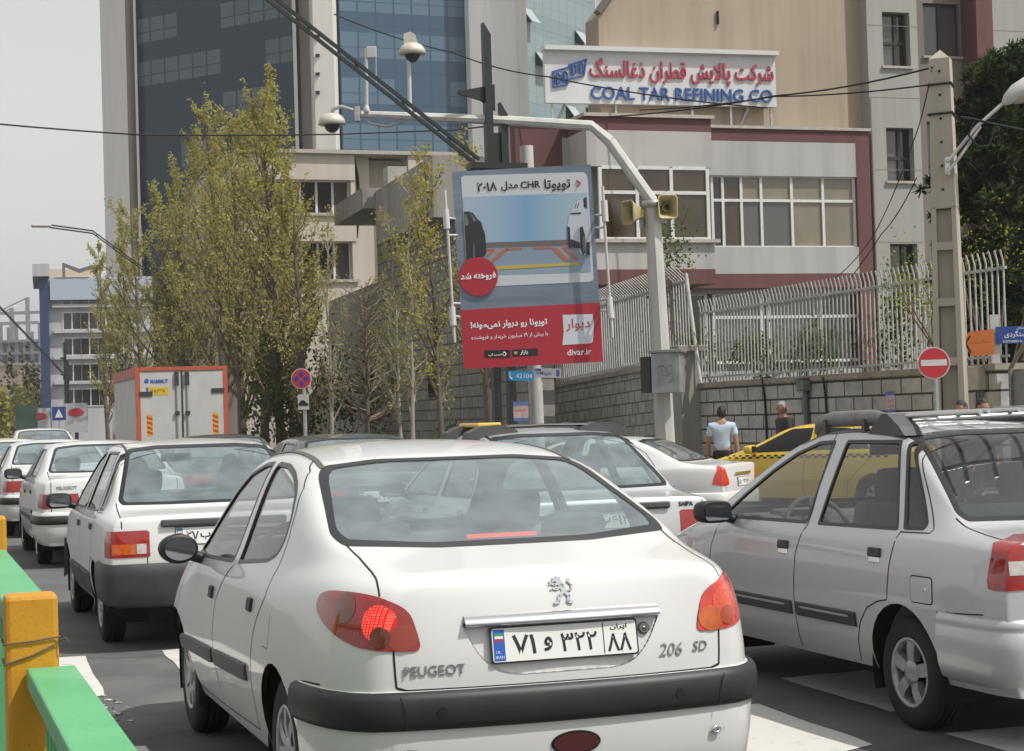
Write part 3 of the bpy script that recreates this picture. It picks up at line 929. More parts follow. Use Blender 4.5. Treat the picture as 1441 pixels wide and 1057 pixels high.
def mirror(root, p, size=(.10, .20, .13), m=M_BLACKPL, sg=1, shape='round'):
    x, y, z = p
    mb = MB()
    bm = bmesh.new()
    bmesh.ops.create_icosphere(bm, subdivisions=3, radius=1)
    ex = 1.0 if shape == 'round' else .6
    vs = []
    for v in bm.verts:
        q = [math.copysign(abs(c) ** ex, c) for c in v.co]
        if q[0] < -.25: q[0] = -.25 + (q[0] + .25) * .06
        vs.append(Vector((q[0] * size[0], q[1] * size[1] / 2, q[2] * size[2] / 2)))
    fs = [[v.index for v in f.verts] for f in bm.faces]; bm.free()
    Mr = Matrix.Rotation(sg * R(8), 3, 'Z')
    mb.add([Vector((x, sg * y, z)) + Mr @ v for v in vs], fs, 0, True)
    mb.tube([(x + .02, sg * (y - size[1] * .3), z - size[2] * .2), (x + .03, sg * (y - size[1] * .62), z - size[2] * .38), (x + .04, sg * (y - size[1] * .95), z - size[2] * .45)], [.03, .026, .035], 8)
    o = mb.build('side_mirror', m, root)
    g = MB()
    pts = [(u, v) for u, v in (circ(size[1] * .40, 24, ry=size[2] * .38) if shape == 'round' else rrect(size[1] * .80, size[2] * .74, .025))]
    g.prism(pts, .002, Vector((x, sg * y, z)) + Mr @ Vector((-.315 * size[0], 0, 0)), Mr @ Vector((0, -1, 0)), (0, 0, 1))
    g.build('mirror_glass', mat('mirror_glass', (.55, .57, .60), .04, metal=1.0), o)
def seal_dist(poly, c):
    best = 9
    for a, b in zip(poly, poly[1:] + poly[:1]):
        a, b, p = Vector(a), Vector(b), Vector((c.x, c.z))
        t = max(0, min(1, (p - a).dot(b - a) / (b - a).length_squared))
        best = min(best, (p - a - (b - a) * t).length)
    return best
def finish(root, b, S, mpaint, side_glass=None, rear_glass=None, lights=M_RED):
    wb = S['wb']; ra = S['arch']; wz = S['rad']
    gs = side_glass or G_CAR; gr = rear_glass or G_REAR
    b.front(roundpoly(sym(S['wind']), .05), 1, flt=lambda c: c.x > 1.2 and c.z > .88)
    b.front(roundpoly(inset(sym(S['wind']), .03), .05), 2, only=(1,))
    b.rear(S['rear_outer'], 3, flt=lambda c: c.x < .9 and c.z > .88)
    b.rear(S['rear_inner'], 4, only=(3,))
    for poly in S['side']:
        b.side(roundpoly(poly, S.get('sround', .035)), 5, flt=lambda c: c.z > .86)
        b.side(roundpoly(inset(poly, S.get('seal', .016)), S.get('sround', .035) * .8), 6, only=(5,))
    for x in (0, wb):
        b.side([(x + u, wz + .01 + v) for u, v in circ(ra, 28)], 9, only=(0,))
    if S.get('tail_cut'):
        for zc in (S['tail_cut'],): b.side([(-1.2, .1), (-.34, .1), (-.34, zc), (-1.2, zc)], 9, thr=-2); b.rear([(-1, .1), (1, .1), (1, zc), (-1, zc)], 9, flt=lambda c: c.x < -.5)
    b.delete((9,))
    for phi, poly in S['lights']: b.diag(poly, 7, phi)
    for z, y in S.get('recess', []): pass
    if 'recess_poly' in S: b.rear(S['recess_poly'], 8)
    b.delete_below(S.get('zmin', .235))
    body = link('body', b.mesh('body', [mpaint, M_GAP], (0,), 0, .022), root)
    if 'recess_poly' in S:
        link('boot_recess', b.mesh('boot_recess', [mpaint, mpaint], (8,), -.013, -.0145), body)
    link('windscreen_seal', b.mesh('windscreen_seal', M_SEAL, (1,), .001), root)
    link('windscreen', b.mesh('windscreen', G_CAR, (2,), -.003), root)
    rs = link('rear_window', b.mesh('rear_window', gr, (4,), -.002), root)
    link('rear_window_seal', b.mesh('rear_window_seal', M_SEAL, (3,), .001, .004), rs)
    me = b.mesh('side_window', gs, (6,), -.006)
    # one pane each: split by side and by gaps between them
    link_panes(me, root, gs)
    vs, ns, fs, nf = b.part((5,), .0015, .012)
    sb = MB(); sb.add(vs, fs, 0, True)
    # the pane edges share no vertices with the walls, so split by side and by length along the car
    sb2 = {}
    for q in fs:
        c = sum((Vector(vs[i]) for i in q), Vector()) / len(q)
        k = (c.y > 0, min(range(len(S['side'])), key=lambda j: seal_dist(S['side'][j], c)))
        sb2.setdefault(k, []).append(q)
    for q in sb2.values():
        m = MB(); used = {}
        for f in q:
            m.f.append([used.setdefault(i, len(used)) for i in f]); m.m.append(0); m.sm.append(True)
        m.v = [tuple(vs[i]) for i in used]
        m.build('window_seal', M_SEAL, root, fix=False)
    for sg in (1, -1):
        lm = b.mesh('tail_lamp', [lights, M_GAP], (7,), .004, .02, keep=lambda c: c.y * sg > 0)
        S.setdefault('lamps', {})[sg] = link('tail_lamp', lm, root)
    ub = MB()
    zf = S.get('zmin', .235) + .03
    ub.box(((wb - .1) / 2, 0, zf + .06), (wb + 1.35, 1.16, .10))
    ub.box((wb / 2, 0, zf + .05), (wb - 2 * ra - .1, 1.46, .08))
    ub.tube([(-.75, -.35, .27), (-.3, -.35, .26), (1.5, -.2, .25)], .03, 8)
    ub.box((0, 0, .28), (.10, 1.2, .07)); ub.box((wb, 0, .26), (.10, 1.2, .07))
    for x in (0, wb): arch_liner(ub, x, ra + .012, S['hw'] - .03, .45, wz + .01)
    ub.build('underbody', M_GAP, root)
    add_wheels(root, wb, S['hy'], wz, style=S['rim'], wid=S.get('tw', .165))
    return body
def link_panes(me, root, m):
    bm = bmesh.new(); bm.from_mesh(me)
    bm.verts.ensure_lookup_table(); bm.faces.ensure_lookup_table()
    seen = set()
    for f in bm.faces:
        if f.index in seen: continue
        stack = [f]; comp = []
        seen.add(f.index)
        while stack:
            g = stack.pop(); comp.append(g)
            for e in g.edges:
                for h in e.link_faces:
                    if h.index not in seen: seen.add(h.index); stack.append(h)
        vm = {}; vs = []; fs = []
        for g in comp:
            ix = []
            for v in g.verts:
                if v.index not in vm: vm[v.index] = len(vs); vs.append(v.co.copy())
                ix.append(vm[v.index])
            fs.append(ix)
        if len(fs) < 2: continue
        p = bpy.data.meshes.new('side_window'); p.from_pydata(vs, [], fs); p.materials.append(m)
        p.polygons.foreach_set('use_smooth', [True] * len(fs)); p.update()
        link('side_window', p, root)
    bm.free(); bpy.data.meshes.remove(me)
def handle(mb, b, x, z, sg, w=.115, h=.036, mi=0, t=.016):
    hh = b.bvh.ray_cast(Vector((x, sg * 3, z)), Vector((0, -sg, 0)))
    if hh[0] is None: return
    n = hh[1]; U = Vector((-sg, 0, 0)); V = n.cross(U).normalized(); U = V.cross(n)
    M = Matrix((U, V, n)).transposed()
    mb.box(hh[0] + n * (t / 2 - .004), (w, h, t), M, mi, bev=.007)
    return hh
def surf_text(mb, b, s, y, z, width, mi=0, depth=.004, bold=.015, d=(1, 0, 0), shear=0):
    h = b.bvh.ray_cast(Vector((-3, y, z)), Vector(d))
    n = h[1]; U = Vector((0, -1, 0)); U = (U - n * U.dot(n)).normalized(); V = n.cross(U)
    vs, fs = text_geo(s, depth=depth, bold=bold, width=width)
    mb.add([h[0] + U * (v.x + v.y * shear) + V * v.y + n * (v.z + .001 + depth / 2) for v in vs], fs, mi)
def surf_frame(b, y, z):
    h = b.bvh.ray_cast(Vector((-3, y, z)), Vector((1, 0, 0)))
    n = h[1]; U = Vector((0, -1, 0)); U = (U - n * U.dot(n)).normalized(); V = n.cross(U)
    return h[0], U, V, n
def lamp_mat():
    m, n, b, L = _new('lit_brake_lamp')
    b.inputs['Base Color'].default_value = (.5, .02, .015, 1); b.inputs['Roughness'].default_value = .15
    tc = n.nodes.new('ShaderNodeTexCoord'); mp = n.nodes.new('ShaderNodeMapping')
    mp.inputs['Rotation'].default_value = (R(90), 0, R(90))
    L(tc.outputs['Object'], mp.inputs[0])
    ck = n.nodes.new('ShaderNodeTexBrick'); ck.offset = 0; ck.inputs['Scale'].default_value = 1
    ck.inputs['Brick Width'].default_value = .009; ck.inputs['Row Height'].default_value = .009; ck.inputs['Mortar Size'].default_value = .0016
    ck.inputs['Color1'].default_value = (1, .03, .02, 1); ck.inputs['Color2'].default_value = (1, .10, .06, 1); ck.inputs['Mortar'].default_value = (.10, .002, .002, 1)
    L(mp.outputs[0], ck.inputs['Vector'])
    L(ck.outputs['Color'], b.inputs['Emission Color']); b.inputs['Emission Strength'].default_value = 1.15
    return m
def smooth_loop(p, k=3):
    n = len(p); out = []
    for i in range(n):
        a, b_, c, d = (Vector(p[(i + q) % n]) for q in (-1, 0, 1, 2))
        for q in range(k):
            t = q / k; v = .5 * ((2 * b_) + (c - a) * t + (2 * a - 5 * b_ + 4 * c - d) * t * t + (3 * b_ - a - 3 * c + d) * t ** 3); out.append((v.x, v.y))
    return out
def build_206():
    b = Body(S206, 3)
    ph = R(140)
    lp = [(-.268, .868), (-.272, .898), (-.255, .919), (-.20, .932), (-.103, .935), (-.02, .931), (.045, .921), (.10, .900), (.137, .865), (.158, .805), (.168, .762), (.160, .747), (.145, .744), (.09, .746), (.02, .753), (-.046, .764), (-.147, .797), (-.228, .836)]
    S = dict(wb=2.442, arch=.325, rad=.29, hw=.83, hy=.80, rim='eight', tw=.175, zmin=.235,
             wind=[(0, 1.385), (.30, 1.38), (.52, 1.345), (.60, 1.26), (.67, .98), (.30, .965), (0, .96)][1:6],
             rear_outer=roundpoly(sym([(.30, 1.358), (.52, 1.338), (.565, 1.30), (.645, 1.10), (.625, 1.066), (.30, 1.050)]), .03),
             rear_inner=roundpoly(sym([(.28, 1.347), (.515, 1.326), (.612, 1.120), (.598, 1.086), (.30, 1.064)]), .05),
             side=[[(1.045, 1.352), (.80, 1.345), (.61, 1.318), (.46, 1.278), (.37, 1.235), (.275, 1.15), (.25, 1.06), (.30, 1.0), (.43, .968), (1.02, .925)],
                   [(1.125, 1.352), (1.30, 1.345), (1.56, 1.30), (1.78, 1.21), (2.02, 1.07), (2.22, .935), (2.20, .905), (1.84, .90), (1.13, .922)]],
             lights=[(ph, smooth_loop(lp))], sround=.03, seal=.017,
             recess_poly=roundpoly(sym([(.365, .832), (.305, .72), (.25, .665), (.18, .648)]), .03))
    root = thing('small_saloon', 'white small saloon in the foreground with round red tail lamps and chrome boot bar', 'car', LANE0, math.pi / 2 + YAW)
    body = finish(root, b, S, M_WHITE, rear_glass=G_REAR, lights=M_RED)
    # lamp details: lit brake bulb, dark fog lens, orange indicator
    def lens(uc, zc, r, sg, off, m, name, par, ry=None, clip=None):
        c, sn = math.cos(ph), math.sin(ph)
        vs = []; n = 28; rings = 5
        W = Vector((c, sg * sn, 0)); U = Vector((-sn, sg * c, 0))
        for q in range(rings + 1):
            for k in range(n):
                a = 2 * math.pi * k / n
                p = U * (uc + r * q / rings * math.cos(a)) + Vector((0, 0, zc + (ry or r) * q / rings * math.sin(a)))
                h = b.bvh.ray_cast(p + W * 3, -W)
                vs.append(h[0] + h[1] * off if h[0] is not None else p)
        fs = [(q * n + k, q * n + (k + 1) % n, (q + 1) * n + (k + 1) % n, (q + 1) * n + k) for q in range(rings) for k in range(n)]
        mb = MB(); mb.add(vs, fs, 0, True)
        return mb.build(name, m, par)
    lit = lamp_mat()
    dk = mat('dark_red_lens', (.13, .020, .014), .12, coat=1.0)
    gl2 = glass('lens_cover', (.9, .3, .25), 1.0)
    for sg in (1, -1):
        L = S['lamps'][sg]
        if sg > 0:
            lens(.043, .838, .060, sg, .0055, lit, 'brake_light', L)
        else:
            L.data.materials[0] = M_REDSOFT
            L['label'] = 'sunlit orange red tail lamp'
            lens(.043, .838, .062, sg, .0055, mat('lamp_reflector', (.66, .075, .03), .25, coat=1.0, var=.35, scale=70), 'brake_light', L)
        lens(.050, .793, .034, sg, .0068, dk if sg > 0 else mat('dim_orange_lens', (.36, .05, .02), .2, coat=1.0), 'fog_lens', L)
        lens(.118, .788, .044, sg, .0062, M_ORANGE if sg < 0 else mat('indicator_shaded', (.30, .030, .010), .15, coat=1.0), 'indicator_lens', L)  # left indicator is a darker copy with its shade in the colour
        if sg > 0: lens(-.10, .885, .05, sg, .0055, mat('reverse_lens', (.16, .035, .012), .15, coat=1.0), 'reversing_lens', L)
    # panel gaps
    g = MB()
    for sg in (1, -1):
        b.line(g, [(-.289, sg * .612, 1.067), (-.437, sg * .602, 1.032), (-.621, sg * .602, .995), (-.70, sg * .607, .975)], (0.1, 0, -1), w=.007)
        b.line(g, [(-.70, sg * .607, .975), (-.755, sg * .615, .958), (-.797, sg * .62, .925)], (.8, 0, -.7), w=.007)
        b.line(g, [(-.85, sg * .590, .75), (-.85, sg * .587, .67), (-.85, sg * .584, .625)], (1, 0, 0), w=.007)
        b.line(g, [(-.86, sg * .584, .625), (-.88, sg * .55, .614), (-.90, sg * .3, .613), (-.9, 0, .613)], (1, 0, 0), w=.008)
    b.sline(g, [(1.5, 1.388), (1.26, 1.395), (.90, 1.385), (.66, 1.362), (.48, 1.318), (.35, 1.26), (.255, 1.165), (.205, 1.07), (.205, .97), (.24, .85), (.35, .75), (.40, .68), (.45, .56), (.47, .48)], w=.006)
    b.sline(g, [(1.09, .915), (1.20, .85), (1.33, .75), (1.37, .6), (1.37, .48), (1.38, .30)], w=.006)
    b.sline(g, [(2.18, .89), (2.30, .80), (2.36, .66), (2.36, .30)], w=.006)
    b.sline(g, [(.52, .30), (1.4, .275), (2.36, .275)], w=.006)
    b.sline(g, [(.52, .30), (.47, .40), (.47, .50)], w=.006)
    b.sline(g, [(-.33, .60), (-.45, .615), (-.60, .62)], w=.006)
    b.sline(g, [(.21, .80), (.10, .80), (.085, .78), (.085, .69), (.10, .67), (.19, .67)][1:], w=.003)
    g.build('panel_gap', M_GAP, body)
    r = MB()
    for sg in (1, -1): strip(b, r, [(.475, sg * .525, 1.3), (.66, sg * .515, 1.3), (1.1, sg * .51, 1.3), (1.6, sg * .525, 1.3)], (0, 0, -1), .026, .004)
    build_each(r, 'roof_strip', mat('roof_strip_grey', (.10, .095, .088), .55), body)
    sm = MB()
    for sg in (1, -1):
        for pts in ([(2.28, 0, .475), (1.41, 0, .497)], [(1.345, 0, .50), (.55, 0, .525)]):
            strip(b, sm, pts, (0, -sg, 0), .072, .014)
    build_each(sm, 'side_moulding', mat('side_moulding_grey', (.045, .046, .047), .5, var=.25), root)
    for sg in (1, -1):
        for x, z in ((1.45, .775), (.50, .80)):
            h = MB(); handle(h, b, x, z, sg, .085, .055)
            h.build('door_handle', M_BLACKPL, root)
    # bumper with its black rubbing strip
    pw = path_at(b, .50, 104, 256)
    bp = MB(); sweep(bp, pw, [(-.03, .615), (.010, .612), (.016, .60), (.018, .50), (.020, .46), (.012, .36), (-.006, .27), (-.035, .225), (-.08, .215)])
    bump = bp.build('rear_bumper', M_WHITE, root)
    ps = path_at(b, .55, 103, 257)
    bs = MB(); sweep(bs, ps, [(.012, .612), (.030, .605), (.040, .585), (.043, .55), (.041, .51), (.032, .488), (.014, .482)])
    so = bs.build('bumper_strip', M_BLACKPL, bump)
    gg = MB()
    for sg in (1, -1):
        b.line(gg, [(-.86, sg * .575, .60), (-.86, sg * .56, .55), (-.86, sg * .555, .49)], (1, 0, 0), w=.004, off=.0445)
    for y in (.44, -.40):
        O, U, V, n = surf_frame(b, y, .545)
        gg.prism(circ(.017, 20), .003, O + n * .042, U, V)
    build_each(gg, 'strip_joint', M_GAP, so)
    f = MB()
    O, U, V, n = surf_frame(b, -.02, .41)
    f.prism([(u, v) for u, v in circ(.082, 28, ry=.034)], .010, O + n * .022, U, V, 0)
    f.build('fog_lamp', mat('fog_lamp_dark_red', (.07, .006, .008), .12, coat=1.0), bump)
    f = MB(); f.prism(circ(.089, 28, ry=.041), .006, O + n * .0225, U, V); f.build('fog_lamp_surround', M_GAP, bump)
    O, U, V, n = surf_frame(b, -.55, .405)
    t = MB()
    t.prism(circ(.040, 24, ry=.030), .004, O + n * .014, U, V, 0)
    tube_pts = [O + n * .03 + U * .016 * math.cos(a) + V * .010 * math.sin(a) for a in [2 * math.pi * i / 16 for i in range(17)]]
    t.tube(tube_pts, .005, 6, mi=1); t.tube([O + n * .012 + U * .01, O + n * .03 + U * .014], .005, 6, mi=1)
    t.build('tow_eye', [M_GAP, M_CHROME], bump)
    sc_ = MB(); r_ = random.Random(2)
    for i in range(9):
        y = .56 - r_.random() * .12; z = .455 - r_.random() * .07
        b.line(sc_, [(-.9, y, z), (-.9, y - r_.uniform(.02, .05), z - r_.uniform(-.012, .03)), (-.9, y - r_.uniform(.05, .09), z - r_.uniform(-.02, .02))], (1, 0, 0), w=r_.uniform(.0012, .004), off=.0205)
    sc_.build('scrape', mat('scrape_grey', (.25, .24, .23), .8), bump)
    # chrome bar over the plate
    ch = MB()
    pc = [p for p in path_at(b, .83, 120, 240, c=(0, 0), n=60) if abs(p[1]) < .372]
    sweep(ch, pc, [(-.012, .852), (.004, .850), (.026, .828), (.028, .820), (.018, .813), (-.012, .812)], smooth=True)
    ch.build('boot_bar', M_CHROME, root)
    O, U, V, n = surf_frame(b, .0, .748)
    plate_on(root, O - n * .004, U, V)
    lk = MB(); O, U, V, n = surf_frame(b, -.297, .772)
    MM = Matrix((U, V, n)).transposed()
    lk.lathe([(.0, .004), (.006, .004), (.008, .001), (.014, .003), (.019, .003), (.021, 0), (.021, -.02)], O - n * .006, MM, 24)
    lk.build('boot_lock', mat('lock_metal', (.18, .18, .18), .3, metal=1), root)
    mbd = mat('badge_chrome', (.42, .43, .45), .25, metal=1)
    for wd, y, z, wid_, sh in (('PEUGEOT', .457, .678, .205, 0), ('206', -.393, .692, .088, .25), ('SD', -.508, .695, .055, .25)):
        bd = MB(); surf_text(bd, b, wd, y, z, wid_, depth=.003, bold=-.004, shear=sh)
        bd.build('boot_lettering', mbd, root)
    # rampant lion badge
    O, U, V, n = surf_frame(b, -.002, .917)
    lb = MB(); k_ = .00098
    for q, (w_, pts) in enumerate(((19, [(46, 84), (58, 64), (66, 44)]), (15, [(36, 88), (50, 87)]), (8, [(26, 83), (36, 86)]), (6, [(28, 92), (40, 96), (54, 94)]), (8, [(50, 74), (32, 68), (20, 75)]), (5, [(20, 75), (12, 70)]), (5, [(20, 75), (14, 80)]), (8, [(54, 60), (36, 52), (24, 57)]), (5, [(24, 57), (16, 52)]), (11, [(66, 44), (80, 26), (74, 8), (88, 4)]), (11, [(62, 44), (44, 28), (40, 8), (26, 4)]), (5, [(72, 46), (90, 48), (94, 66), (82, 78)]), (8, [(82, 78), (86, 88)]))):
        for a_, c_ in zip(pts, pts[1:]):
            a_, c_ = Vector(a_), Vector(c_); d_ = (c_ - a_).normalized(); e_ = Vector((-d_.y, d_.x)); h_ = w_ / 2
            cap = [a_ + e_ * h_, a_ - d_ * h_ * .7 + e_ * h_ * .6, a_ - d_ * h_ * .7 - e_ * h_ * .6, a_ - e_ * h_, c_ - e_ * h_, c_ + d_ * h_ * .7 - e_ * h_ * .6, c_ + d_ * h_ * .7 + e_ * h_ * .6, c_ + e_ * h_]
            lb.prism([((p.x - 52) * k_, (p.y - 50) * k_) for p in cap], .006 + q * .00018, O - n * .002, U, V)
    lb.build('boot_emblem', M_CHROME, root)
    # high brake light, inside the rear window
    bl = MB()
    for i in range(30):
        y = .128 - i * .0092
        h = b.bvh.ray_cast(Vector((-.205, y, 2)), Vector((0, 0, -1)))
        bl.box((-.205, y, h[0].z - .020), (.012, .0062, .016), mi=0)
    bl.box((-.17, -.005, 1.050), (.05, .34, .03), mi=1)
    bl.build('high_brake_light', [mat('high_brake_red', (.6, .03, .03), .3, emit=(1, .06, .05), es=1.1), M_SEAL], root)
    mirror(root, (1.90, .912, .945), (.12, .185, .14))
    mirror(root, (1.90, .912, .945), (.12, .185, .14), sg=-1)
    cabin(root, -.30, 2.30, .725, .90, 1.35, fx=1.22, rx=.42, seatm=M_SEATL)
    hr = MB()
    for y in (.40, -.40): hr.box((.10, y, 1.05), (.10, .27, .16), Matrix.Rotation(R(-14), 3, 'Y'), bev=.05)
    hr.build('rear_headrest', M_SEAT, root)
    ln = MB()
    ln.box((2.05, 0, 1.30), (.02, .20, .06), bev=.01)
    ln.build('cabin_mirror', M_SEAL, root)
    return root
def rack(root, w0, x0, x1, z, bars=(.2, .5, .8), rail=True):
    """roof rack: two side rails on rubber-footed cross members"""
    for sg in (1, -1):
        m = MB()
        m.tube([(x0 + .05, sg * w0, z + .02), (x0 + .12, sg * w0, z + .055), (x0 + .3, sg * w0, z + .065), (x1 - .3, sg * w0, z + .062), (x1 - .12, sg * w0, z + .05), (x1 - .05, sg * w0, z + .01)], .022, 10)
        m.build('rack_rail', mat('rack_rail_grey', (.20, .20, .19), .45, metal=.4, var=.2), root)
    for t in bars:
        x = x0 + (x1 - x0) * t
        m = MB(); m.tube([(x, w0, z + .06), (x, 0, z + .072), (x, -w0, z + .06)], .013, 8)
        m.build('rack_bar', mat('rack_aluminium', (.62, .62, .62), .3, metal=.8), root)
def rack_foot(root, x, sg, w0, z, L=.30):
    m = MB()
    pr = [(-L / 2, 0), (L / 2, 0), (L * .34, .045), (L * .06, .085), (-L * .06, .085), (-L * .34, .045)]
    m.prism(pr, .10, (x, sg * w0 + .05, z), (1, 0, 0), (0, 0, 1))
    o = m.build('rack_foot', mat('rack_foot_rubber', (.075, .075, .075), .6, var=.2), root)
    return o
def build_pride(name, label, fwd, left, mp, style='white', yaw=0.0):
    b = Body(SPRIDE, 3 if style == 'silver' else 2)
    ph = R(150)
    c, sn = math.cos(ph), math.sin(ph)
    uu = lambda x, y: -sn * x + c * y
    if style == 'silver':
        lp = [(uu(-.75, .795), .715), (uu(-.74, .795), .76), (uu(-.765, .785), .85), (uu(-.76, .77), .905), (uu(-.83, .70), .93), (uu(-.865, .52), .93), (uu(-.875, .48), .72), (uu(-.86, .70), .712), (uu(-.79, .78), .706)]
    else:
        lp = [(uu(-.72, .80), .648), (uu(-.72, .80), .80), (uu(-.74, .79), .822), (uu(-.865, .535), .824), (uu(-.87, .52), .812), (uu(-.88, .518), .652), (uu(-.87, .54), .646), (uu(-.74, .79), .642)]
    lp.sort(key=lambda p: math.atan2(p[1] - .74, p[0] - uu(-.82, .68)))
    S = dict(wb=2.345, arch=.315, rad=.265, hw=.80, hy=.765, rim='five', zmin=.25, tail_cut=.42 if style != 'silver' else None,
             wind=[(.30, 1.375), (.48, 1.358), (.53, 1.32), (.665, .99), (.64, .955), (.30, .94)],
             rear_outer=roundpoly(sym([(.30, 1.385), (.50, 1.365), (.530, 1.34), (.650, 1.01), (.63, .978), (.30, .972)]), .025),
             rear_inner=roundpoly(sym([(.28, 1.362), (.48, 1.345), (.505, 1.325), (.615, 1.02), (.60, .997), (.30, .992)]), .03),
             side=[[(.855, 1.345), (.325, 1.345), (.06, .925), (.87, .915)],
                   [(.965, 1.343), (1.14, 1.338), (1.38, 1.275), (1.60, 1.185), (1.86, 1.05), (2.08, .925), (2.05, .905), (.98, .915)],
                   [(.275, 1.345), (.215, 1.34), (-.16, .965), (-.15, .935), (.02, .93)]],
             lights=[(ph, lp)], sround=.02, seal=.017)
    root = thing(name, label, 'car', st(fwd, left), math.pi / 2 + YAW + yaw)
    if style == 'silver':
        b.side(roundpoly([(-.12, .727), (-.30, .727), (-.30, .612), (-.12, .612)], .02), 12, both=False)
    body = finish(root, b, S, mp, rear_glass=G_DARK if style == 'silver' else G_REAR, side_glass=glass('side_glass_light', (.80, .84, .81), 1.15, dust_sheen=.04))
    if style == 'silver':
        fl = link('fuel_flap', b.mesh('fuel_flap', mp, (12,), .003, .01), body)
        k = MB(); h = b.hit((-.245, 3, .672), (0, -1, 0)); k.lathe([(0, .006), (.010, .005), (.012, -.01)], h[0], Matrix(((1, 0, 0), (0, 0, 1), (0, -1, 0))), 16); k.build('flap_lock', M_CHROME, fl)
        g2 = MB(); b.line(g2, [(x, 0, z) for x, z in roundpoly([(-.117, .73), (-.303, .73), (-.303, .609), (-.117, .609)], .02) + [(-.117, .71)]], (0, -1, 0), w=.006); g2.build('flap_gap', M_GAP, body)
    g = MB()
    b.sline(g, [(1.0, 1.375), (.97, 1.0), (.97, .91), (1.05, .76), (1.075, .54), (1.08, .40), (1.10, .27)], w=.007)
    b.sline(g, [(2.03, .885), (2.12, .74), (2.14, .60), (2.10, .27)], w=.006)
    b.sline(g, [(.03, .925), (.08, .76), (.10, .60), (.19, .585), (.30, .545), (.38, .47), (.43, .38), (.47, .27)], w=.007)
    b.sline(g, [(1.36, 1.315), (1.15, 1.372), (.8, 1.385), (.36, 1.372), (.20, 1.34), (-.22, .945), (-.21, .925), (.03, .92)], w=.006)
    b.sline(g, [(-.70, .60), (-.45, .585), (-.33, .58)], w=.006)
    for sg in (1, -1):
        b.line(g, [(-.30, sg * .665, 1.0), (-.50, sg * .675, .94), (-.70, sg * .685, .93), (-.78, sg * .69, .91)], (.1, 0, -1), w=.008)
        b.line(g, [(-.84, sg * .69, .89), (-.85, sg * .69, .84)], (1, 0, 0), w=.008)
        if style != 'silver': b.line(g, [(-.85, sg * .525, .646), (-.85, sg * .525, .60)], (1, 0, 0), w=.007)
    g.build('panel_gap', M_GAP, body)
    for sg in (1, -1):
        r = MB(); strip(b, r, [(.24, sg * .52, 1.3), (.7, sg * .505, 1.3), (1.1, sg * .505, 1.3), (1.32, sg * .52, 1.3)], (0, 0, -1), .02, .004)
        r.build('roof_gutter', M_SEAL, body)
        for x, z in ((1.19, .80), (.22, .815)):
            h = MB(); handle(h, b, x, z, sg, .115, .046); h.build('door_handle', M_GREYPL, root)
            if style == 'silver':
                h = MB(); handle(h, b, x, z - .034, sg, .105, .032, t=.010); h.build('handle_cup', M_CHROME, root)
        for x0, x1 in ((2.09, 1.11), (1.06, .42)):
            m = MB()
            if style == 'silver':
                strip(b, m, [(x0, 0, .475), (x1, 0, .475)], (0, -sg, 0), .075, .014)
                mo = m.build('side_moulding', M_GREYPL, root)
                m = MB(); strip(b, m, [(x0 - .06, 0, .49), (x1 + .06, 0, .49)], (0, -sg, 0), .012, .019)
                m.build('moulding_trim', mat('trim_silver', (.45, .45, .45), .35, metal=.6), mo)
            else:
                b2 = [(x0, 0, .37), (x1, 0, .37)]
                strip(b, m, b2, (0, -sg, 0), .20, .006)
                m.build('side_cladding', M_GREYPL, root)
    # bumpers
    bm_ = mp if style == 'silver' else M_GREYPL
    pw = path_at(b, .50, 101, 259)
    bp = MB()
    if style == 'silver':
        sweep(bp, pw, [(-.03, .588), (.010, .585), (.022, .572), (.026, .545), (.020, .535), (.026, .528), (.030, .45), (.020, .36), (.0, .30), (-.05, .275)])
    else:
        sweep(bp, pw, [(-.03, .602), (.016, .60), (.030, .588), (.034, .52), (.030, .42), (.014, .345), (-.01, .315), (-.06, .30)])
    bp.build('rear_bumper', bm_, root)
    pf = path_at(b, .50, 78, -78, c=(2.5, 0)); pf = pf[::-1]
    fb = MB(); sweep(fb, pf[::-1], [(-.03, .602), (.030, .588), (.034, .50), (.014, .345), (-.04, .27)][::-1])
    fb.build('front_bumper', bm_, root)
    # tail lamp lenses
    for sg in (1, -1):
        L = S['lamps'][sg]
        def patch(y0, y1, z0, z1, m, nm):
            vs = []; n = 6
            for i in range(n + 1):
                for zz in (z0, z1):
                    h = b.hit((-3, sg * (y0 + (y1 - y0) * i / n), zz), (1, 0, 0)); vs.append(h[0] + h[1] * .0062)
            mb = MB(); mb.add(vs, [(2 * i, 2 * i + 1, 2 * i + 3, 2 * i + 2) for i in range(n)], 0, True); mb.build(nm, m, L)
        if style == 'silver':
            patch(.745, .56, .775, .835, M_CLEAR, 'reversing_lens')
        elif style == 'white':
            patch(.757, .60, .665, .735, M_ORANGE, 'indicator_lens')
            patch(.595, .53, .668, .735, M_CLEAR, 'reversing_lens')
    gm = MB()
    O, U, V, n = surf_frame(b, .0, .862)
    gm.box(O + n * .012, (.86, .05, .035), Matrix((U, V, n)).transposed(), bev=.012)
    gm.build('plate_garnish', M_GREYPL, root)
    O, U, V, n = surf_frame(b, .0 if style != 'white' else .07, .775)
    plate_on(root, O, U, V, txt=('27', 'ب', '614', '11'))
    mirror(root, (1.84, .895, .95), (.11, .20, .125), shape='square')
    mirror(root, (1.84, .895, .95), (.11, .20, .125), sg=-1, shape='square')
    cabin(root, -.30, 2.15, .69, .87, 1.34, fx=1.10, rx=.30, seatm=M_SEAT)
    cm = MB(); cm.box((1.45, .0, 1.275), (.02, .24, .065), bev=.015); cm.build('cabin_mirror', M_SEAL, root)
    return root, b
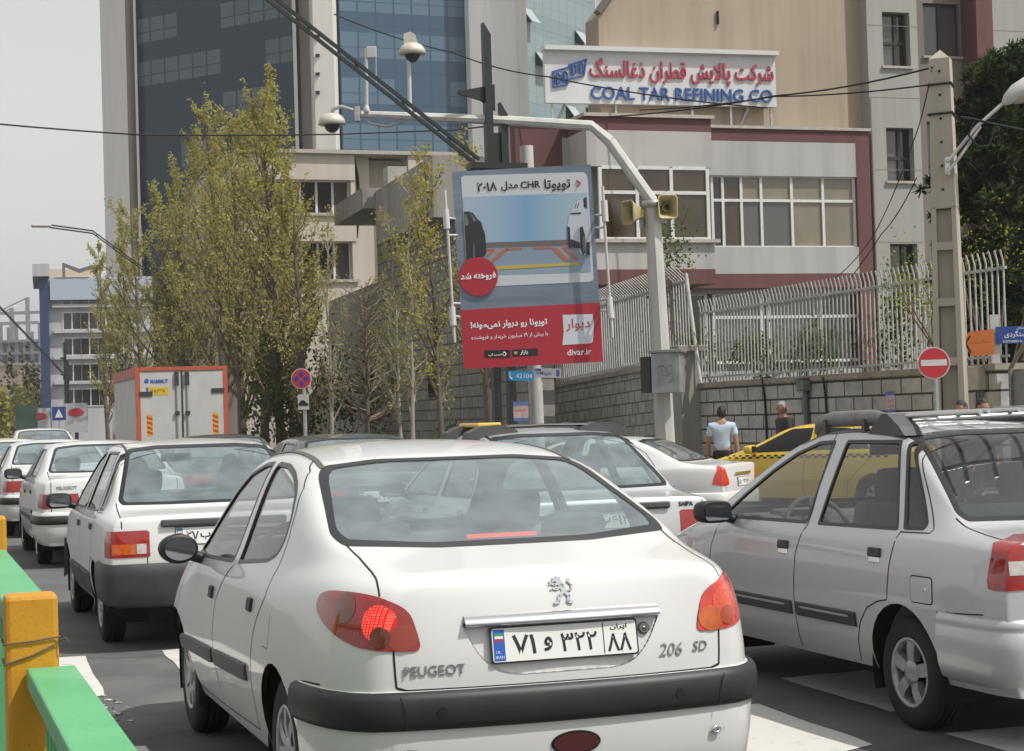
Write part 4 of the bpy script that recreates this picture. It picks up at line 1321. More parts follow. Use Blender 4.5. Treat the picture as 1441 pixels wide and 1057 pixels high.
def build_sedan(name, label, loc, rz, mp, style='plain', lights=None):
    b = Body(SSEDAN, 2)
    ph = R(150); c, sn = math.cos(ph), math.sin(ph)
    uu = lambda x, y: -sn * x + c * y
    if style == 'swept':       # lamps that rise to a point on the rear corner
        lp = [(uu(-.76, .81), .73), (uu(-.79, .80), .83), (uu(-.855, .77), .96), (uu(-.88, .745), .975), (uu(-.915, .67), .90), (uu(-.935, .60), .78), (uu(-.935, .60), .72), (uu(-.90, .74), .705)]
    else:
        lp = [(uu(-.72, .83), .67), (uu(-.72, .83), .82), (uu(-.93, .40), .82), (uu(-.945, .38), .68), (uu(-.90, .75), .66)]
    cx = uu(-.85, .68)
    lp.sort(key=lambda p: math.atan2(p[1] - (.83 if style == 'swept' else .74), p[0] - cx))
    S = dict(wb=2.669, arch=.335, rad=.285, hw=.845, hy=.80, rim='eight', zmin=.25,
             wind=[(.30, 1.345), (.50, 1.325), (.56, 1.28), (.68, 1.01), (.66, .975), (.30, .955)],
             rear_outer=roundpoly(sym([(.30, 1.348), (.52, 1.325), (.56, 1.30), (.665, 1.07), (.65, 1.04), (.30, 1.032)]), .025),
             rear_inner=roundpoly(sym([(.28, 1.328), (.50, 1.308), (.535, 1.288), (.635, 1.075), (.62, 1.057), (.30, 1.052)]), .03),
             side=[[(1.03, 1.312), (.50, 1.300), (.22, 1.10), (.08, .985), (1.05, .975)],
                   [(1.12, 1.312), (1.50, 1.300), (1.75, 1.20), (2.10, 1.02), (2.24, .955), (2.22, .940), (1.14, .972)],
                   [(.42, 1.295), (.20, 1.21), (-.10, 1.02), (.03, 1.005)]][:2],
             lights=[(ph, lp)], sround=.03, seal=.017)
    root = thing(name, label, 'car', loc, rz)
    body = finish(root, b, S, mp, lights=lights or M_RED, rear_glass=G_REAR)
    g = MB()
    b.sline(g, [(1.08, 1.345), (1.07, .98), (1.18, .80), (1.22, .5), (1.22, .27)], w=.007)
    b.sline(g, [(2.25, .92), (2.36, .75), (2.38, .27)], w=.007)
    b.sline(g, [(.50, 1.335), (.20, 1.16), (.05, .99), (.10, .80), (.28, .66), (.44, .50), (.50, .27)], w=.007)
    for sg in (1, -1):
        b.line(g, [(-.24, sg * .675, 1.05), (-.50, sg * .68, 1.0), (-.80, sg * .69, .99), (-.90, sg * .69, .96)], (.1, 0, -1), w=.009)
        b.line(g, [(-.92, sg * .69, .95), (-.94, sg * .69, .66), (-.94, sg * .69, .62)], (1, 0, 0), w=.009)
    g.build('panel_gap', M_GAP, body)
    for sg in (1, -1):
        for x, z in ((1.33, .80), (.28, .82)):
            h = MB(); handle(h, b, x, z, sg, .14, .04); h.build('door_handle', M_BLACKPL if style != 'taxi' else mp, root)
        m = MB(); strip(b, m, [(2.34, 0, .52), (1.24, 0, .52)], (0, -sg, 0), .06, .012); m.build('side_moulding', M_GREYPL if style != 'taxi' else mp, root)
        m = MB(); strip(b, m, [(1.20, 0, .52), (.45, 0, .52)], (0, -sg, 0), .06, .012); m.build('side_moulding', M_GREYPL if style != 'taxi' else mp, root)
    pw = path_at(b, .50, 103, 257)
    bp = MB(); sweep(bp, pw, [(-.03, .625), (.020, .62), (.035, .60), (.04, .52), (.034, .42), (.016, .32), (-.03, .26)])
    bo = bp.build('rear_bumper', mp, root)
    if style != 'swept':
        bs = MB(); sweep(bs, pw, [(.03, .585), (.052, .575), (.055, .52), (.050, .49), (.03, .48)]); bs.build('bumper_strip', M_BLACKPL, bo)
    pf = path_at(b, .48, -76, 76, c=(2.9, 0))
    fb = MB(); sweep(fb, pf[::-1], [(-.03, .58), (.03, .56), (.035, .46), (.014, .33), (-.04, .25)])
    fb.build('front_bumper', mp, root)
    O, U, V, n = surf_frame(b, .0, .745)
    plate_on(root, O, U, V, txt=('36', 'ل', '452', '20') if style != 'swept' else ('58', 'م', '731', '44'))
    if style == 'plain':
        t = MB(); surf_text(t, b, 'PEUGEOT', .52, .885, .22, depth=.004); t.build('boot_lettering', M_CAP, root)
    gm = MB(); O, U, V, n = surf_frame(b, .0, .855)
    gm.box(O + n * .008, (.70, .035, .025), Matrix((U, V, n)).transposed(), bev=.008); gm.build('boot_bar', mp if style != 'swept' else M_CHROME, root)
    ep = MB(); ep.tube([(-.55, -.50, .27), (-.98, -.50, .265)], .028, 12); ep.build('exhaust_pipe', M_GAP, root)
    mmat = mp if style in ('taxi', 'swept') else M_BLACKPL
    mirror(root, (2.05, .93, 1.0), (.12, .21, .135), m=mmat, shape='square'); mirror(root, (2.05, .93, 1.0), (.12, .21, .135), m=mmat, sg=-1, shape='square')
    cabin(root, -.20, 2.40, .73, .93, 1.33, fx=1.28, rx=.42)
    return root, b
# ---------------------------------------------------------------- ground, road, pavement, markings
def asphalt():
    m, n, b, L = _new('asphalt')
    tc = n.nodes.new('ShaderNodeTexCoord')
    n1 = n.nodes.new('ShaderNodeTexNoise'); n1.inputs['Scale'].default_value = .8; n1.inputs['Detail'].default_value = 8; n1.inputs['Roughness'].default_value = .65
    n2 = n.nodes.new('ShaderNodeTexNoise'); n2.inputs['Scale'].default_value = 160; n2.inputs['Detail'].default_value = 3
    vo = n.nodes.new('ShaderNodeTexVoronoi'); vo.feature = 'DISTANCE_TO_EDGE'; vo.inputs['Scale'].default_value = .45
    nd = n.nodes.new('ShaderNodeTexNoise'); nd.inputs['Scale'].default_value = 1.3; nd.inputs['Detail'].default_value = 6
    md = n.nodes.new('ShaderNodeMix'); md.data_type = 'VECTOR'; md.inputs[0].default_value = .35
    L(tc.outputs['Object'], md.inputs[4]); L(tc.outputs['Object'], nd.inputs['Vector']); L(nd.outputs['Color'], md.inputs[5])
    L(md.outputs[1], vo.inputs['Vector'])
    for q in (n1, n2): L(tc.outputs['Object'], q.inputs['Vector'])
    r1 = n.nodes.new('ShaderNodeValToRGB')
    r1.color_ramp.elements[0].position = .32; r1.color_ramp.elements[0].color = (.064, .064, .067, 1)
    r1.color_ramp.elements[1].position = .70; r1.color_ramp.elements[1].color = (.138, .135, .130, 1)
    L(n1.outputs['Fac'], r1.inputs[0])
    mx = n.nodes.new('ShaderNodeMix'); mx.data_type = 'RGBA'; mx.blend_type = 'OVERLAY'; mx.inputs[0].default_value = .55
    L(r1.outputs[0], mx.inputs[6]); L(n2.outputs['Color'], mx.inputs[7])
    cr = n.nodes.new('ShaderNodeMapRange'); cr.inputs[1].default_value = 0; cr.inputs[2].default_value = .006; cr.inputs[3].default_value = .45; cr.inputs[4].default_value = 1
    L(vo.outputs['Distance'], cr.inputs[0])
    m2 = n.nodes.new('ShaderNodeMix'); m2.data_type = 'RGBA'; m2.blend_type = 'MULTIPLY'; m2.inputs[0].default_value = .7
    L(mx.outputs[2], m2.inputs[6]); L(cr.outputs[0], m2.inputs[7])
    L(m2.outputs[2], b.inputs['Base Color']); b.inputs['Roughness'].default_value = .82
    bp = n.nodes.new('ShaderNodeBump'); bp.inputs['Strength'].default_value = .35; bp.inputs['Distance'].default_value = .01
    L(n2.outputs['Fac'], bp.inputs['Height']); L(bp.outputs[0], b.inputs['Normal'])
    return m
def roadpaint():
    m, n, b, L = _new('road_paint')
    tc = n.nodes.new('ShaderNodeTexCoord')
    nz = n.nodes.new('ShaderNodeTexNoise'); nz.inputs['Scale'].default_value = 7; nz.inputs['Detail'].default_value = 9; nz.inputs['Roughness'].default_value = .7
    L(tc.outputs['Object'], nz.inputs['Vector'])
    rp = n.nodes.new('ShaderNodeValToRGB')
    rp.color_ramp.elements[0].position = .30; rp.color_ramp.elements[0].color = (.26, .25, .24, 1)
    rp.color_ramp.elements[1].position = .44; rp.color_ramp.elements[1].color = (.54, .525, .50, 1)
    L(nz.outputs['Fac'], rp.inputs[0]); L(rp.outputs[0], b.inputs['Base Color']); b.inputs['Roughness'].default_value = .75
    return m
M_ASPH = asphalt(); M_RPAINT = roadpaint()
M_PAVE = mat('pavement_slabs', (.22, .21, .19), .85, var=.25, scale=3, bump=.2, bscale=40)
M_KERB = mat('kerb_stone', (.34, .33, .31), .85, var=.3, scale=4)
M_SOIL = mat('dry_ground', (.14, .125, .10), .95, var=.3, scale=.6)
def gz(left):
    """cross fall of the street towards the walls on the right"""
    return 0.0 if left > -4 else max(-.26, (left + 4) * .043)
mb = MB()
mb.quad((-1500, -60, -.45), (1500, -60, -.45), (1500, 2500, -.45), (-1500, 2500, -.45))
tag(mb.build('ground', M_SOIL), kind='structure')
mb = MB()
ls = [30, 10, 4, 0, -4, -5.5, -7, -8.5, -10.1]
vs = []
for f in (-40, 0, 20, 40, 80, 160, 400):
    for l in ls:
        p = st(f, l); vs.append((p.x, p.y, gz(l)))
k = len(ls)
mb.add(vs, [(i * k + j, i * k + j + 1, (i + 1) * k + j + 1, (i + 1) * k + j) for i in range(6) for j in range(k - 1)])
tag(mb.build('road', M_ASPH), kind='structure')
mb = MB()
def stq(mb, f0, f1, l0, l1, z0, z1, mi=0):
    P = [st(f, l, z) for z in (z0, z1) for f in (f0, f1) for l in (l0, l1)]
    mb.add(P, [(0, 1, 3, 2), (4, 6, 7, 5), (0, 4, 5, 1), (2, 3, 7, 6), (0, 2, 6, 4), (1, 5, 7, 3)], mi)
stq(mb, -40, 400, -10.1, -10.3, -.45, -.14)
tag(mb.build('kerb', M_KERB), kind='structure')
mb = MB(); stq(mb, -40, 400, -10.3, -24, -.45, -.15)
tag(mb.build('pavement', M_PAVE), kind='structure')
mb = MB()
def mark(pts):
    r = random.Random(int(pts[0][0] * 100))
    P = []
    n = len(pts)
    for i in range(n):
        a, b_ = pts[i], pts[(i + 1) % n]
        for q in range(6):
            t = q / 6
            f = a[0] + (b_[0] - a[0]) * t; l = a[1] + (b_[1] - a[1]) * t
            p = st(f + r.uniform(-.012, .012), l + r.uniform(-.012, .012)); P.append((p.x, p.y, gz(l) + .004))
    mb.add(P, [list(range(len(P)))])
mark([(5.94, 1.62), (5.86, 1.01), (3.91, 1.06), (3.86, 1.66)])
mark([(5.90, .50), (5.90, -.05), (3.9, -.02), (3.9, .53)])
mark([(2.25, 1.62), (2.12, 1.06), (.3, 1.10), (.3, 1.66)])
mark([(2.65, -3.08), (2.62, -2.52), (1.32, -2.48), (1.36, -3.02)])
mark([(1.86, -2.02), (1.86, -1.45), (.30, -1.36), (.56, -1.97)])
mark([(.66, -2.95), (.66, -2.37), (-1.2, -2.42), (-1.2, -2.98)])
for f in range(12, 120, 9):
    mark([(f, -1.02), (f, -.90), (f + 4, -.90), (f + 4, -1.02)])
r = random.Random(3)
for i in range(26):
    f = r.uniform(2.6, 3.9); l = 1.09 + r.gauss(0, .05) + (f - 3.4) * .03; s_ = r.uniform(.012, .035)
    mark([(f, l), (f + s_ * .8, l + s_), (f + s_ * 2, l + s_ * .4), (f + s_, l - s_ * .3)])
tag(mb.build('road_markings', M_RPAINT), kind='structure')

# ---------------------------------------------------------------- median railing
def chipped(name, c1, c2, c3, rough=.45):
    """old gloss paint: faded patches, scratches down to the primer, dirt specks"""
    m, n, b, L = _new(name); N = n.nodes.new
    tc = N('ShaderNodeTexCoord')
    def nz(s, d, ro=.6, st=None):
        q = N('ShaderNodeTexNoise'); q.inputs['Scale'].default_value = s; q.inputs['Detail'].default_value = d; q.inputs['Roughness'].default_value = ro
        if st: mp = N('ShaderNodeMapping'); mp.inputs['Scale'].default_value = st; L(tc.outputs['Object'], mp.inputs[0]); L(mp.outputs[0], q.inputs['Vector'])
        else: L(tc.outputs['Object'], q.inputs['Vector'])
        return q.outputs['Fac']
    def rr(v, a, c): q = N('ShaderNodeMapRange'); q.inputs[1].default_value = a; q.inputs[2].default_value = c; L(v, q.inputs[0]); return q.outputs[0]
    def mx(f, a, c):
        q = N('ShaderNodeMix'); q.data_type = 'RGBA'; L(f, q.inputs[0])
        for i, v in ((6, a), (7, c)):
            if isinstance(v, tuple): q.inputs[i].default_value = (*v, 1)
            else: L(v, q.inputs[i])
        return q.outputs[2]
    base = mx(rr(nz(3, 6, .65, (1, 1, .4)), .35, .7), c1, c2)
    chips = mx(rr(nz(26, 8, .75), .655, .68), base, c3)
    dirt = mx(rr(nz(120, 3), .66, .72), chips, (.05, .045, .04))
    L(dirt, b.inputs['Base Color']); b.inputs['Roughness'].default_value = rough
    bp = N('ShaderNodeBump'); bp.inputs['Strength'].default_value = .12; bp.inputs['Distance'].default_value = .01; L(nz(60, 4), bp.inputs['Height']); L(bp.outputs[0], b.inputs['Normal'])
    return m
GREEN = chipped('railing_green_paint', (.085, .36, .15), (.13, .43, .20), (.30, .36, .28))
YEL = chipped('post_yellow_paint', (.50, .235, .010), (.62, .31, .018), (.26, .13, .05), .5)
POST = at(42, 835, 4.5); POSTZ = POST.z
pl_ = POST - LANE0; RF, RL = pl_.dot(SD), pl_.dot(SL)
def railing_panel(f0, f1, ztop, label, dl=0.0):
    t = thing('median_fence', label, 'railing', st(f0, RL + dl), math.pi / 2 + YAW)
    L_ = f1 - f0
    a = MB(); a.box((L_ / 2, 0, ztop - .025), (L_, .115, .05), bev=.006); a.build('top_rail', GREEN, t)
    a = MB(); a.box((L_ / 2, 0, .16), (L_, .06, .05), bev=.005); a.build('bottom_rail', GREEN, t)
    n = int(L_ / .11)
    for i in range(1, n):
        a = MB(); a.box((L_ * i / n, 0, (ztop + .135) / 2), (.022, .045, ztop - .19)); a.build('bar', GREEN, t)
def railing_post(f, z, label):
    t = thing('barrier_post', label, 'post', st(f, RL), math.pi / 2 + YAW)
    a = MB(); a.box((0, 0, z / 2), (.10, .125, z), bev=.012); a.build('post_box', YEL, t)
    return t
pz = POSTZ
_rp = railing_post(RF, pz, 'yellow box post of the median railing with a twist of wire round it')
a = MB()
for dz, tl in ((-.115, .0), (-.128, .035)):
    a.tube([(-.054, .066, pz + dz - tl), (-.054, 0, pz + dz + .004 - tl * .6), (-.054, -.066, pz + dz + .012), (.02, -.066, pz + dz + .006), (.054, -.0, pz + dz), (.054, .066, pz + dz - tl), (-.054, .066, pz + dz - tl)], .0022, 5)
a.tube([(-.054, -.064, pz - .112), (-.068, -.078, pz - .105), (-.06, -.085, pz - .12)], .002, 5)
a.build('wire_tie', mat('rusty_wire', (.10, .07, .05), .7), _rp)
railing_post(RF + 2.35, pz + .09, 'yellow box post at the far end of the green railing panel')
railing_panel(RF + .06, RF + 2.29, pz - .03, 'green railing panel beyond the wired yellow post, level with its top')
railing_panel(RF - 2.3, RF - .055, .945, 'green railing panel nearest the viewer, lower than the yellow post', -.042)
# ---------------------------------------------------------------- buildings
class Frame:
    """a facade: local x along it, local y into the building, z up"""
    def __init__(s, name, label, O, ang, cat='building'):
        s.O = Vector((O[0], O[1], 0)); s.U = Vector((math.cos(ang), math.sin(ang), 0)); s.N = Vector((math.sin(ang), -math.cos(ang), 0))
        s.root = thing(name, label, cat, s.O, ang)
    def uv(s, px, py, off=0.0):
        d = ray(px, py)
        t = ((s.O + s.N * off) - CP).dot(s.N) / d.dot(s.N)
        p = CP + d * t - s.O
        return p.dot(s.U), p.z
    def u(s, px, py=400, off=0.0): return s.uv(px, py, off)[0]
    def z(s, px, py, off=0.0): return s.uv(px, py, off)[1]
def slab(mb, u0, u1, z0, z1, y0, y1, mi=0):
    mb.box(((u0 + u1) / 2, (y0 + y1) / 2, (z0 + z1) / 2), (abs(u1 - u0), abs(y1 - y0), abs(z1 - z0)), mi=mi)
def stain_mat(name, col, var=.18, streak=.35, rough=.85, scale=.5):
    """render or stone with vertical rain streaks and blotches"""
    if name in MATS: return MATS[name]
    m, n, b, L = _new(name)
    tc = n.nodes.new('ShaderNodeTexCoord')
    mp = n.nodes.new('ShaderNodeMapping'); mp.inputs['Scale'].default_value = (1.6, 1.6, .12)
    L(tc.outputs['Object'], mp.inputs[0])
    a = n.nodes.new('ShaderNodeTexNoise'); a.inputs['Scale'].default_value = 1.3; a.inputs['Detail'].default_value = 6; a.inputs['Roughness'].default_value = .6
    c = n.nodes.new('ShaderNodeTexNoise'); c.inputs['Scale'].default_value = scale; c.inputs['Detail'].default_value = 7; c.inputs['Roughness'].default_value = .6
    L(mp.outputs[0], a.inputs['Vector']); L(tc.outputs['Object'], c.inputs['Vector'])
    r = n.nodes.new('ShaderNodeValToRGB')
    r.color_ramp.elements[0].position = .34; r.color_ramp.elements[0].color = (1 - streak, 1 - streak, 1 - streak, 1)
    r.color_ramp.elements[1].position = .56; r.color_ramp.elements[1].color = (1, 1, 1, 1)
    L(a.outputs['Fac'], r.inputs[0])
    r2 = n.nodes.new('ShaderNodeValToRGB')
    r2.color_ramp.elements[0].position = .3; r2.color_ramp.elements[0].color = tuple(x * (1 - var) for x in col) + (1,)
    r2.color_ramp.elements[1].position = .7; r2.color_ramp.elements[1].color = tuple(min(1, x * (1 + var * .6)) for x in col) + (1,)
    L(c.outputs['Fac'], r2.inputs[0])
    mx = n.nodes.new('ShaderNodeMix'); mx.data_type = 'RGBA'; mx.blend_type = 'MULTIPLY'; mx.inputs[0].default_value = 1
    L(r2.outputs[0], mx.inputs[6]); L(r.outputs[0], mx.inputs[7]); L(mx.outputs[2], b.inputs['Base Color'])
    b.inputs['Roughness'].default_value = rough
    MATS[name] = m
    return m
def stone_mat(name, c1, c2, mortar, bw, bh, ms=.02, off=.5, var=.3, plane='xz'):
    if name in MATS: return MATS[name]
    m, n, b, L = _new(name)
    tc = n.nodes.new('ShaderNodeTexCoord'); mp = n.nodes.new('ShaderNodeMapping')
    mp.inputs['Rotation'].default_value = (R(-90), 0, 0)
    L(tc.outputs['Object'], mp.inputs[0])
    sx = n.nodes.new('ShaderNodeSeparateXYZ'); cx = n.nodes.new('ShaderNodeCombineXYZ')
    L(tc.outputs['Object'], sx.inputs[0]); L(sx.outputs['X'], cx.inputs['X']); L(sx.outputs['Z'], cx.inputs['Y'])
    br = n.nodes.new('ShaderNodeTexBrick'); br.inputs['Scale'].default_value = 1
    br.inputs['Brick Width'].default_value = bw; br.inputs['Row Height'].default_value = bh; br.inputs['Mortar Size'].default_value = ms
    br.inputs['Mortar Smooth'].default_value = .2; br.offset = off; br.inputs['Bias'].default_value = 0
    br.inputs['Color1'].default_value = (*c1, 1); br.inputs['Color2'].default_value = (*c2, 1); br.inputs['Mortar'].default_value = (*mortar, 1)
    L(cx.outputs[0], br.inputs['Vector'])
    nz = n.nodes.new('ShaderNodeTexNoise'); nz.inputs['Scale'].default_value = 3.5; nz.inputs['Detail'].default_value = 9; nz.inputs['Roughness'].default_value = .7
    L(tc.outputs['Object'], nz.inputs['Vector'])
    rp = n.nodes.new('ShaderNodeValToRGB'); rp.color_ramp.elements[0].position = .3; rp.color_ramp.elements[1].position = .68
    rp.color_ramp.elements[0].color = (1 - var, 1 - var, 1 - var, 1); rp.color_ramp.elements[1].color = (1 + var * .4,) * 3 + (1,)
    L(nz.outputs['Fac'], rp.inputs[0])
    mx = n.nodes.new('ShaderNodeMix'); mx.data_type = 'RGBA'; mx.blend_type = 'MULTIPLY'; mx.inputs[0].default_value = 1
    L(br.outputs['Color'], mx.inputs[6]); L(rp.outputs[0], mx.inputs[7]); L(mx.outputs[2], b.inputs['Base Color'])
    ad = n.nodes.new('ShaderNodeMath'); ad.operation = 'MULTIPLY_ADD'; ad.inputs[1].default_value = -1.4
    L(br.outputs['Fac'], ad.inputs[0]); L(nz.outputs['Fac'], ad.inputs[2])
    bp = n.nodes.new('ShaderNodeBump'); bp.inputs['Strength'].default_value = .7; bp.inputs['Distance'].default_value = .03
    L(ad.outputs[0], bp.inputs['Height']); L(bp.outputs[0], b.inputs['Normal']); b.inputs['Roughness'].default_value = .85
    MATS[name] = m
    return m
M_TAN = stain_mat('tan_render', (.37, .305, .23), .12, .16, scale=.25)
M_GREYR = stain_mat('grey_render', (.42, .41, .39), .10, .16)
M_GREYB = stain_mat('pale_grey_panel', (.40, .40, .395), .08, .18)
M_GREY2 = stain_mat('grey_stone_panel', (.33, .325, .305), .08, .10, scale=.3)
M_GREYBR = stain_mat('brown_grey_stone', (.20, .18, .16), .08, .10)
M_MAROON = stain_mat('maroon_stone', (.13, .055, .055), .15, .12)
M_CAPST = mat('coping_stone', (.40, .37, .33), .8, var=.2)
M_WFRAME = mat('white_window_frame', (.62, .62, .61), .5, var=.1)
M_DFRAME = mat('dark_window_frame', (.03, .03, .032), .5)
def pane_mat(name, col, rough=.06, var=.0, scale=1.2):
    return mat(name, col, rough, var=var, scale=scale, spec=.8)
P_AMBER = pane_mat('pane_amber', (.055, .036, .017), var=.5, scale=.9)
P_DARK = pane_mat('pane_dark', (.018, .018, .018))
P_TANREFL = pane_mat('pane_tan_reflection', (.20, .175, .12), .12, var=.2)  # reflection of the tan building put into the pane colour
P_GREY = pane_mat('pane_grey', (.085, .085, .083), .08)
def window(root, us, zs, y, fw=.05, mats=None, frame=M_WFRAME, depth=.06, fy=.03):
    """a framed window: us and zs are the frame lines; each cell one pane"""
    f = MB()
    for i, u in enumerate(us): slab(f, u - fw / 2, u + fw / 2, zs[0], zs[-1], y - fy, y + depth)
    for z in zs:
        for a, b in zip(us, us[1:]):
            slab(f, a + fw / 2, b - fw / 2, z - fw / 2, z + fw / 2, y - fy + .003, y + depth)
    o = f.build('window', frame, root)
    k = 0
    for z0, z1 in zip(zs, zs[1:]):
        for a, b in zip(us, us[1:]):
            p = MB(); slab(p, a + fw / 2, b - fw / 2, z0 + fw / 2, z1 - fw / 2, y + depth * .5, y + depth * .5 + .012)
            m = mats[k % len(mats)] if mats else P_DARK
            p.build('pane', m, o); k += 1
    return o
ANG = math.atan2(-SL.y, -SL.x)
# --- the two-storey office with maroon bands
F = Frame('office_building', 'two storey grey office with maroon bands and white framed windows behind the railings', at(1000, 400, 50), ANG)
B = 1.5
uL, uC, uR = F.u(725, 200), F.u(1003, 260), F.u(1226, 300)
zt, zm, zw1, zw0, zg, zmm = (F.z(1110, y) for y in (180, 200, 248, 347.5, 385, 405))
ub0, ub1 = F.u(827, 260, B), F.u(1003, 260, B)
bt, bm1, bw1, bw0, bg, bmm = (F.z(915, y, B) for y in (162.5, 184, 235, 339, 379, 400))
zb0 = 2.6
mb = MB()
slab(mb, uL + 1.3, uR - .42, zw1, zm, 0, .4)
slab(mb, ub1, uR - .42, zg, zw0, 0, .4)
slab(mb, uL, uR, zw1, zt - .05, .4, .85)
slab(mb, uL, uR, -.4, zw1, .6, .85)
slab(mb, uL + 1.3, ub0 + .3, zmm, zw1, 0, .4)
slab(mb, uL, uR, -.4, zb0, .05, .6)
mb.build('wall', M_GREYB, F.root)
mb = MB()
slab(mb, uL, uR, zm, zt - .05, 0, .4); slab(mb, ub1, uR, zmm, zg, -.01, .4)
slab(mb, uR - .42, uR, zmm, zm, -.01, .4); slab(mb, uR - .42, uR, -.4, zmm, .02, .6)
slab(mb, uL, uL + 1.3, zmm, zm, -.01, .4); slab(mb, uL, uL + 1.3, -.4, zmm, .01, .4)
mb.build('maroon_band', M_MAROON, F.root)
mb = MB()
slab(mb, ub0, ub1, bw1, bm1, -B, 0); slab(mb, ub0, ub1, bg, bw0, -B, 0)
slab(mb, ub0 + .05, ub1 - .05, bw0, bw1, -B + .5, -.05)
mb.build('bay_wall', M_GREYR, F.root)
mb = MB(); slab(mb, ub0, ub1, bm1, bt - .06, -B - .003, 0); slab(mb, ub0, ub1, bmm, bg, -B - .003, 0); build_each(mb, 'bay_maroon_band', M_MAROON, F.root)
mb = MB(); slab(mb, uL - .05, uR + .05, zt - .05, zt + .03, -.06, .9); slab(mb, ub0 - .08, ub1 + .08, bt - .06, bt + .03, -B - .08, .05)
slab(mb, ub0 - .1, ub1 + .12, bw0 - .05, bw0 + .04, -B - .12, -B + .05)
build_each(mb, 'coping', M_CAPST, F.root)
A2, D2, Tn, Gr = P_AMBER, P_DARK, P_TANREFL, P_GREY
window(F.root, [F.u(x, 300, B) for x in (846, 897.5, 946, 997)], [bw0 + .05, F.z(915, 271, B), bw1 - .02], -B + .02, fw=.09, mats=[A2, A2, A2, A2, A2, A2])
_w = [F.u(x, 300) for x in (1005, 1020, 1046, 1074, 1117, 1161, 1205)]
window(F.root, _w, [zw0, F.z(1110, 282), zw1], .12, fw=.075, mats=[D2, A2, Gr, Gr, Tn, Tn, D2, A2, Tn, Tn, Tn, Tn])
# ground floor glazing behind the railings
zt2 = F.z(1110, 412); zb2 = F.z(1110, 508)
window(F.root, [F.u(x, 460) for x in (1012, 1079, 1090, 1163, 1222)], [zb2, F.z(1110, 445), zt2], .3, fw=.08, mats=[Gr, D2, Gr, D2])
window(F.root, [F.u(x, 460) for x in (880, 935, 1000)], [zb2, zt2], .3, fw=.08, mats=[Gr, D2])
mb = MB(); slab(mb, uL, uR, zt2, zmm, .1, .6); mb.build('lintel', M_GREYBR, F.root)
# roof sign on its legs
SGN = Frame('roof_sign', 'white roof sign with raised red Persian and blue English lettering', at(930, 110, 50.2), ANG - R(2.5), 'sign')
s0 = SGN.uv(768, 145); s1 = SGN.uv(1093, 152); s2 = SGN.uv(766, 70); s3 = SGN.uv(1091, 80)
zb_ = (s0[1] + s1[1]) / 2 + .02; zt_ = (s2[1] + s3[1]) / 2
mb = MB(); slab(mb, s0[0], s1[0], zb_, zt_, 0, .18); mb.build('board', mat('sign_white', (.56, .57, .58), .45, var=.08, scale=1.5), SGN.root)
mb = MB(); slab(mb, s0[0] - .03, s1[0] + .05, zt_, zt_ + .12, -.16, .22); mb.build('top_cap', mat('sign_cap', (.55, .56, .56), .4), SGN.root)
W_, H_ = s1[0] - s0[0], zt_ - zb_
mred = mat('sign_red', (.36, .035, .07), .45); mblu = mat('sign_blue', (.02, .085, .30), .4)
P = lambda u, z: (s0[0] + W_ * u, -.002, zb_ + H_ * z)
mb = MB(); write(mb, fa('شرکت پالایش قطران ذغالسنگ'), P(.588, .63), (1, 0, 0), (0, 0, 1), lift=0, bold=.012, depth=.05, width=W_ * .80, height=H_ * .50); mb.build('persian_lettering', mred, SGN.root)
mb = MB(); write(mb, 'COAL TAR REFINING CO', P(.585, .205), (1, 0, 0), (0, 0, 1), lift=0, bold=.004, depth=.05, width=W_ * .79, height=H_ * .25); mb.build('english_lettering', mblu, SGN.root)
mb = MB()
def Q(u, z): return (s0[0] + W_ * u, zb_ + H_ * z)
lg = [Q(.03, .28), Q(.095, .34), Q(.095, .44), Q(.165, .52), Q(.178, .86), Q(.10, .74), Q(.10, .70), Q(.03, .60)]
def ring(mb, poly, w, y):
    inn = inset(poly, w); n = len(poly)
    ar = sum(a[0] * b[1] - b[0] * a[1] for a, b in zip(poly, poly[1:] + poly[:1]))
    if ar < 0: poly = poly[::-1]
    V3 = [(p[0], y, p[1]) for p in poly] + [(p[0], y, p[1]) for p in inn] + [(p[0], y + .05, p[1]) for p in poly] + [(p[0], y + .05, p[1]) for p in inn]
    fs = []
    for i in range(n):
        j = (i + 1) % n
        fs += [(i, j, n + j, n + i), (i, 2 * n + i, 2 * n + j, j), (n + i, n + j, 3 * n + j, 3 * n + i)]
    mb.add(V3, fs)
ring(mb, lg, .035, -.05)
for u, z, h in ((.052, .46, 1), (.082, .50, 1), (.118, .64, 1), (.150, .68, 1)):
    c = Q(u, z); w = .17; hh = .27
    hx = [(c[0] - w / 2, c[1] - hh / 2), (c[0] + w * .2, c[1] - hh / 2 - .02), (c[0] + w / 2, c[1] - hh * .3), (c[0] + w / 2, c[1] + hh * .35), (c[0], c[1] + hh / 2 + .03), (c[0] - w / 2, c[1] + hh * .3)]
    ring(mb, hx, .025, -.05)
    mb.box((c[0] - .02, -.03, c[1]), (.03, .05, hh * .8))
mb.build('emblem', mblu, SGN.root)
mleg = mat('galvanised_steel', (.42, .42, .42), .45, metal=.5, var=.2)
zr = zt
for k, (u, tilt) in enumerate(((.03, 0), (.12, .5), (.30, 0), (.45, .5), (.63, 0), (.80, 0), (.92, .5), (.98, 0))):
    mb = MB(); x = s0[0] + W_ * u
    mb.sqbar((x, .1, zb_ + (.5 if tilt else .02)), (x - tilt, .1 + tilt * .6, zr - .05), .06, .06)
    mb.build('sign_leg', mleg, SGN.root)
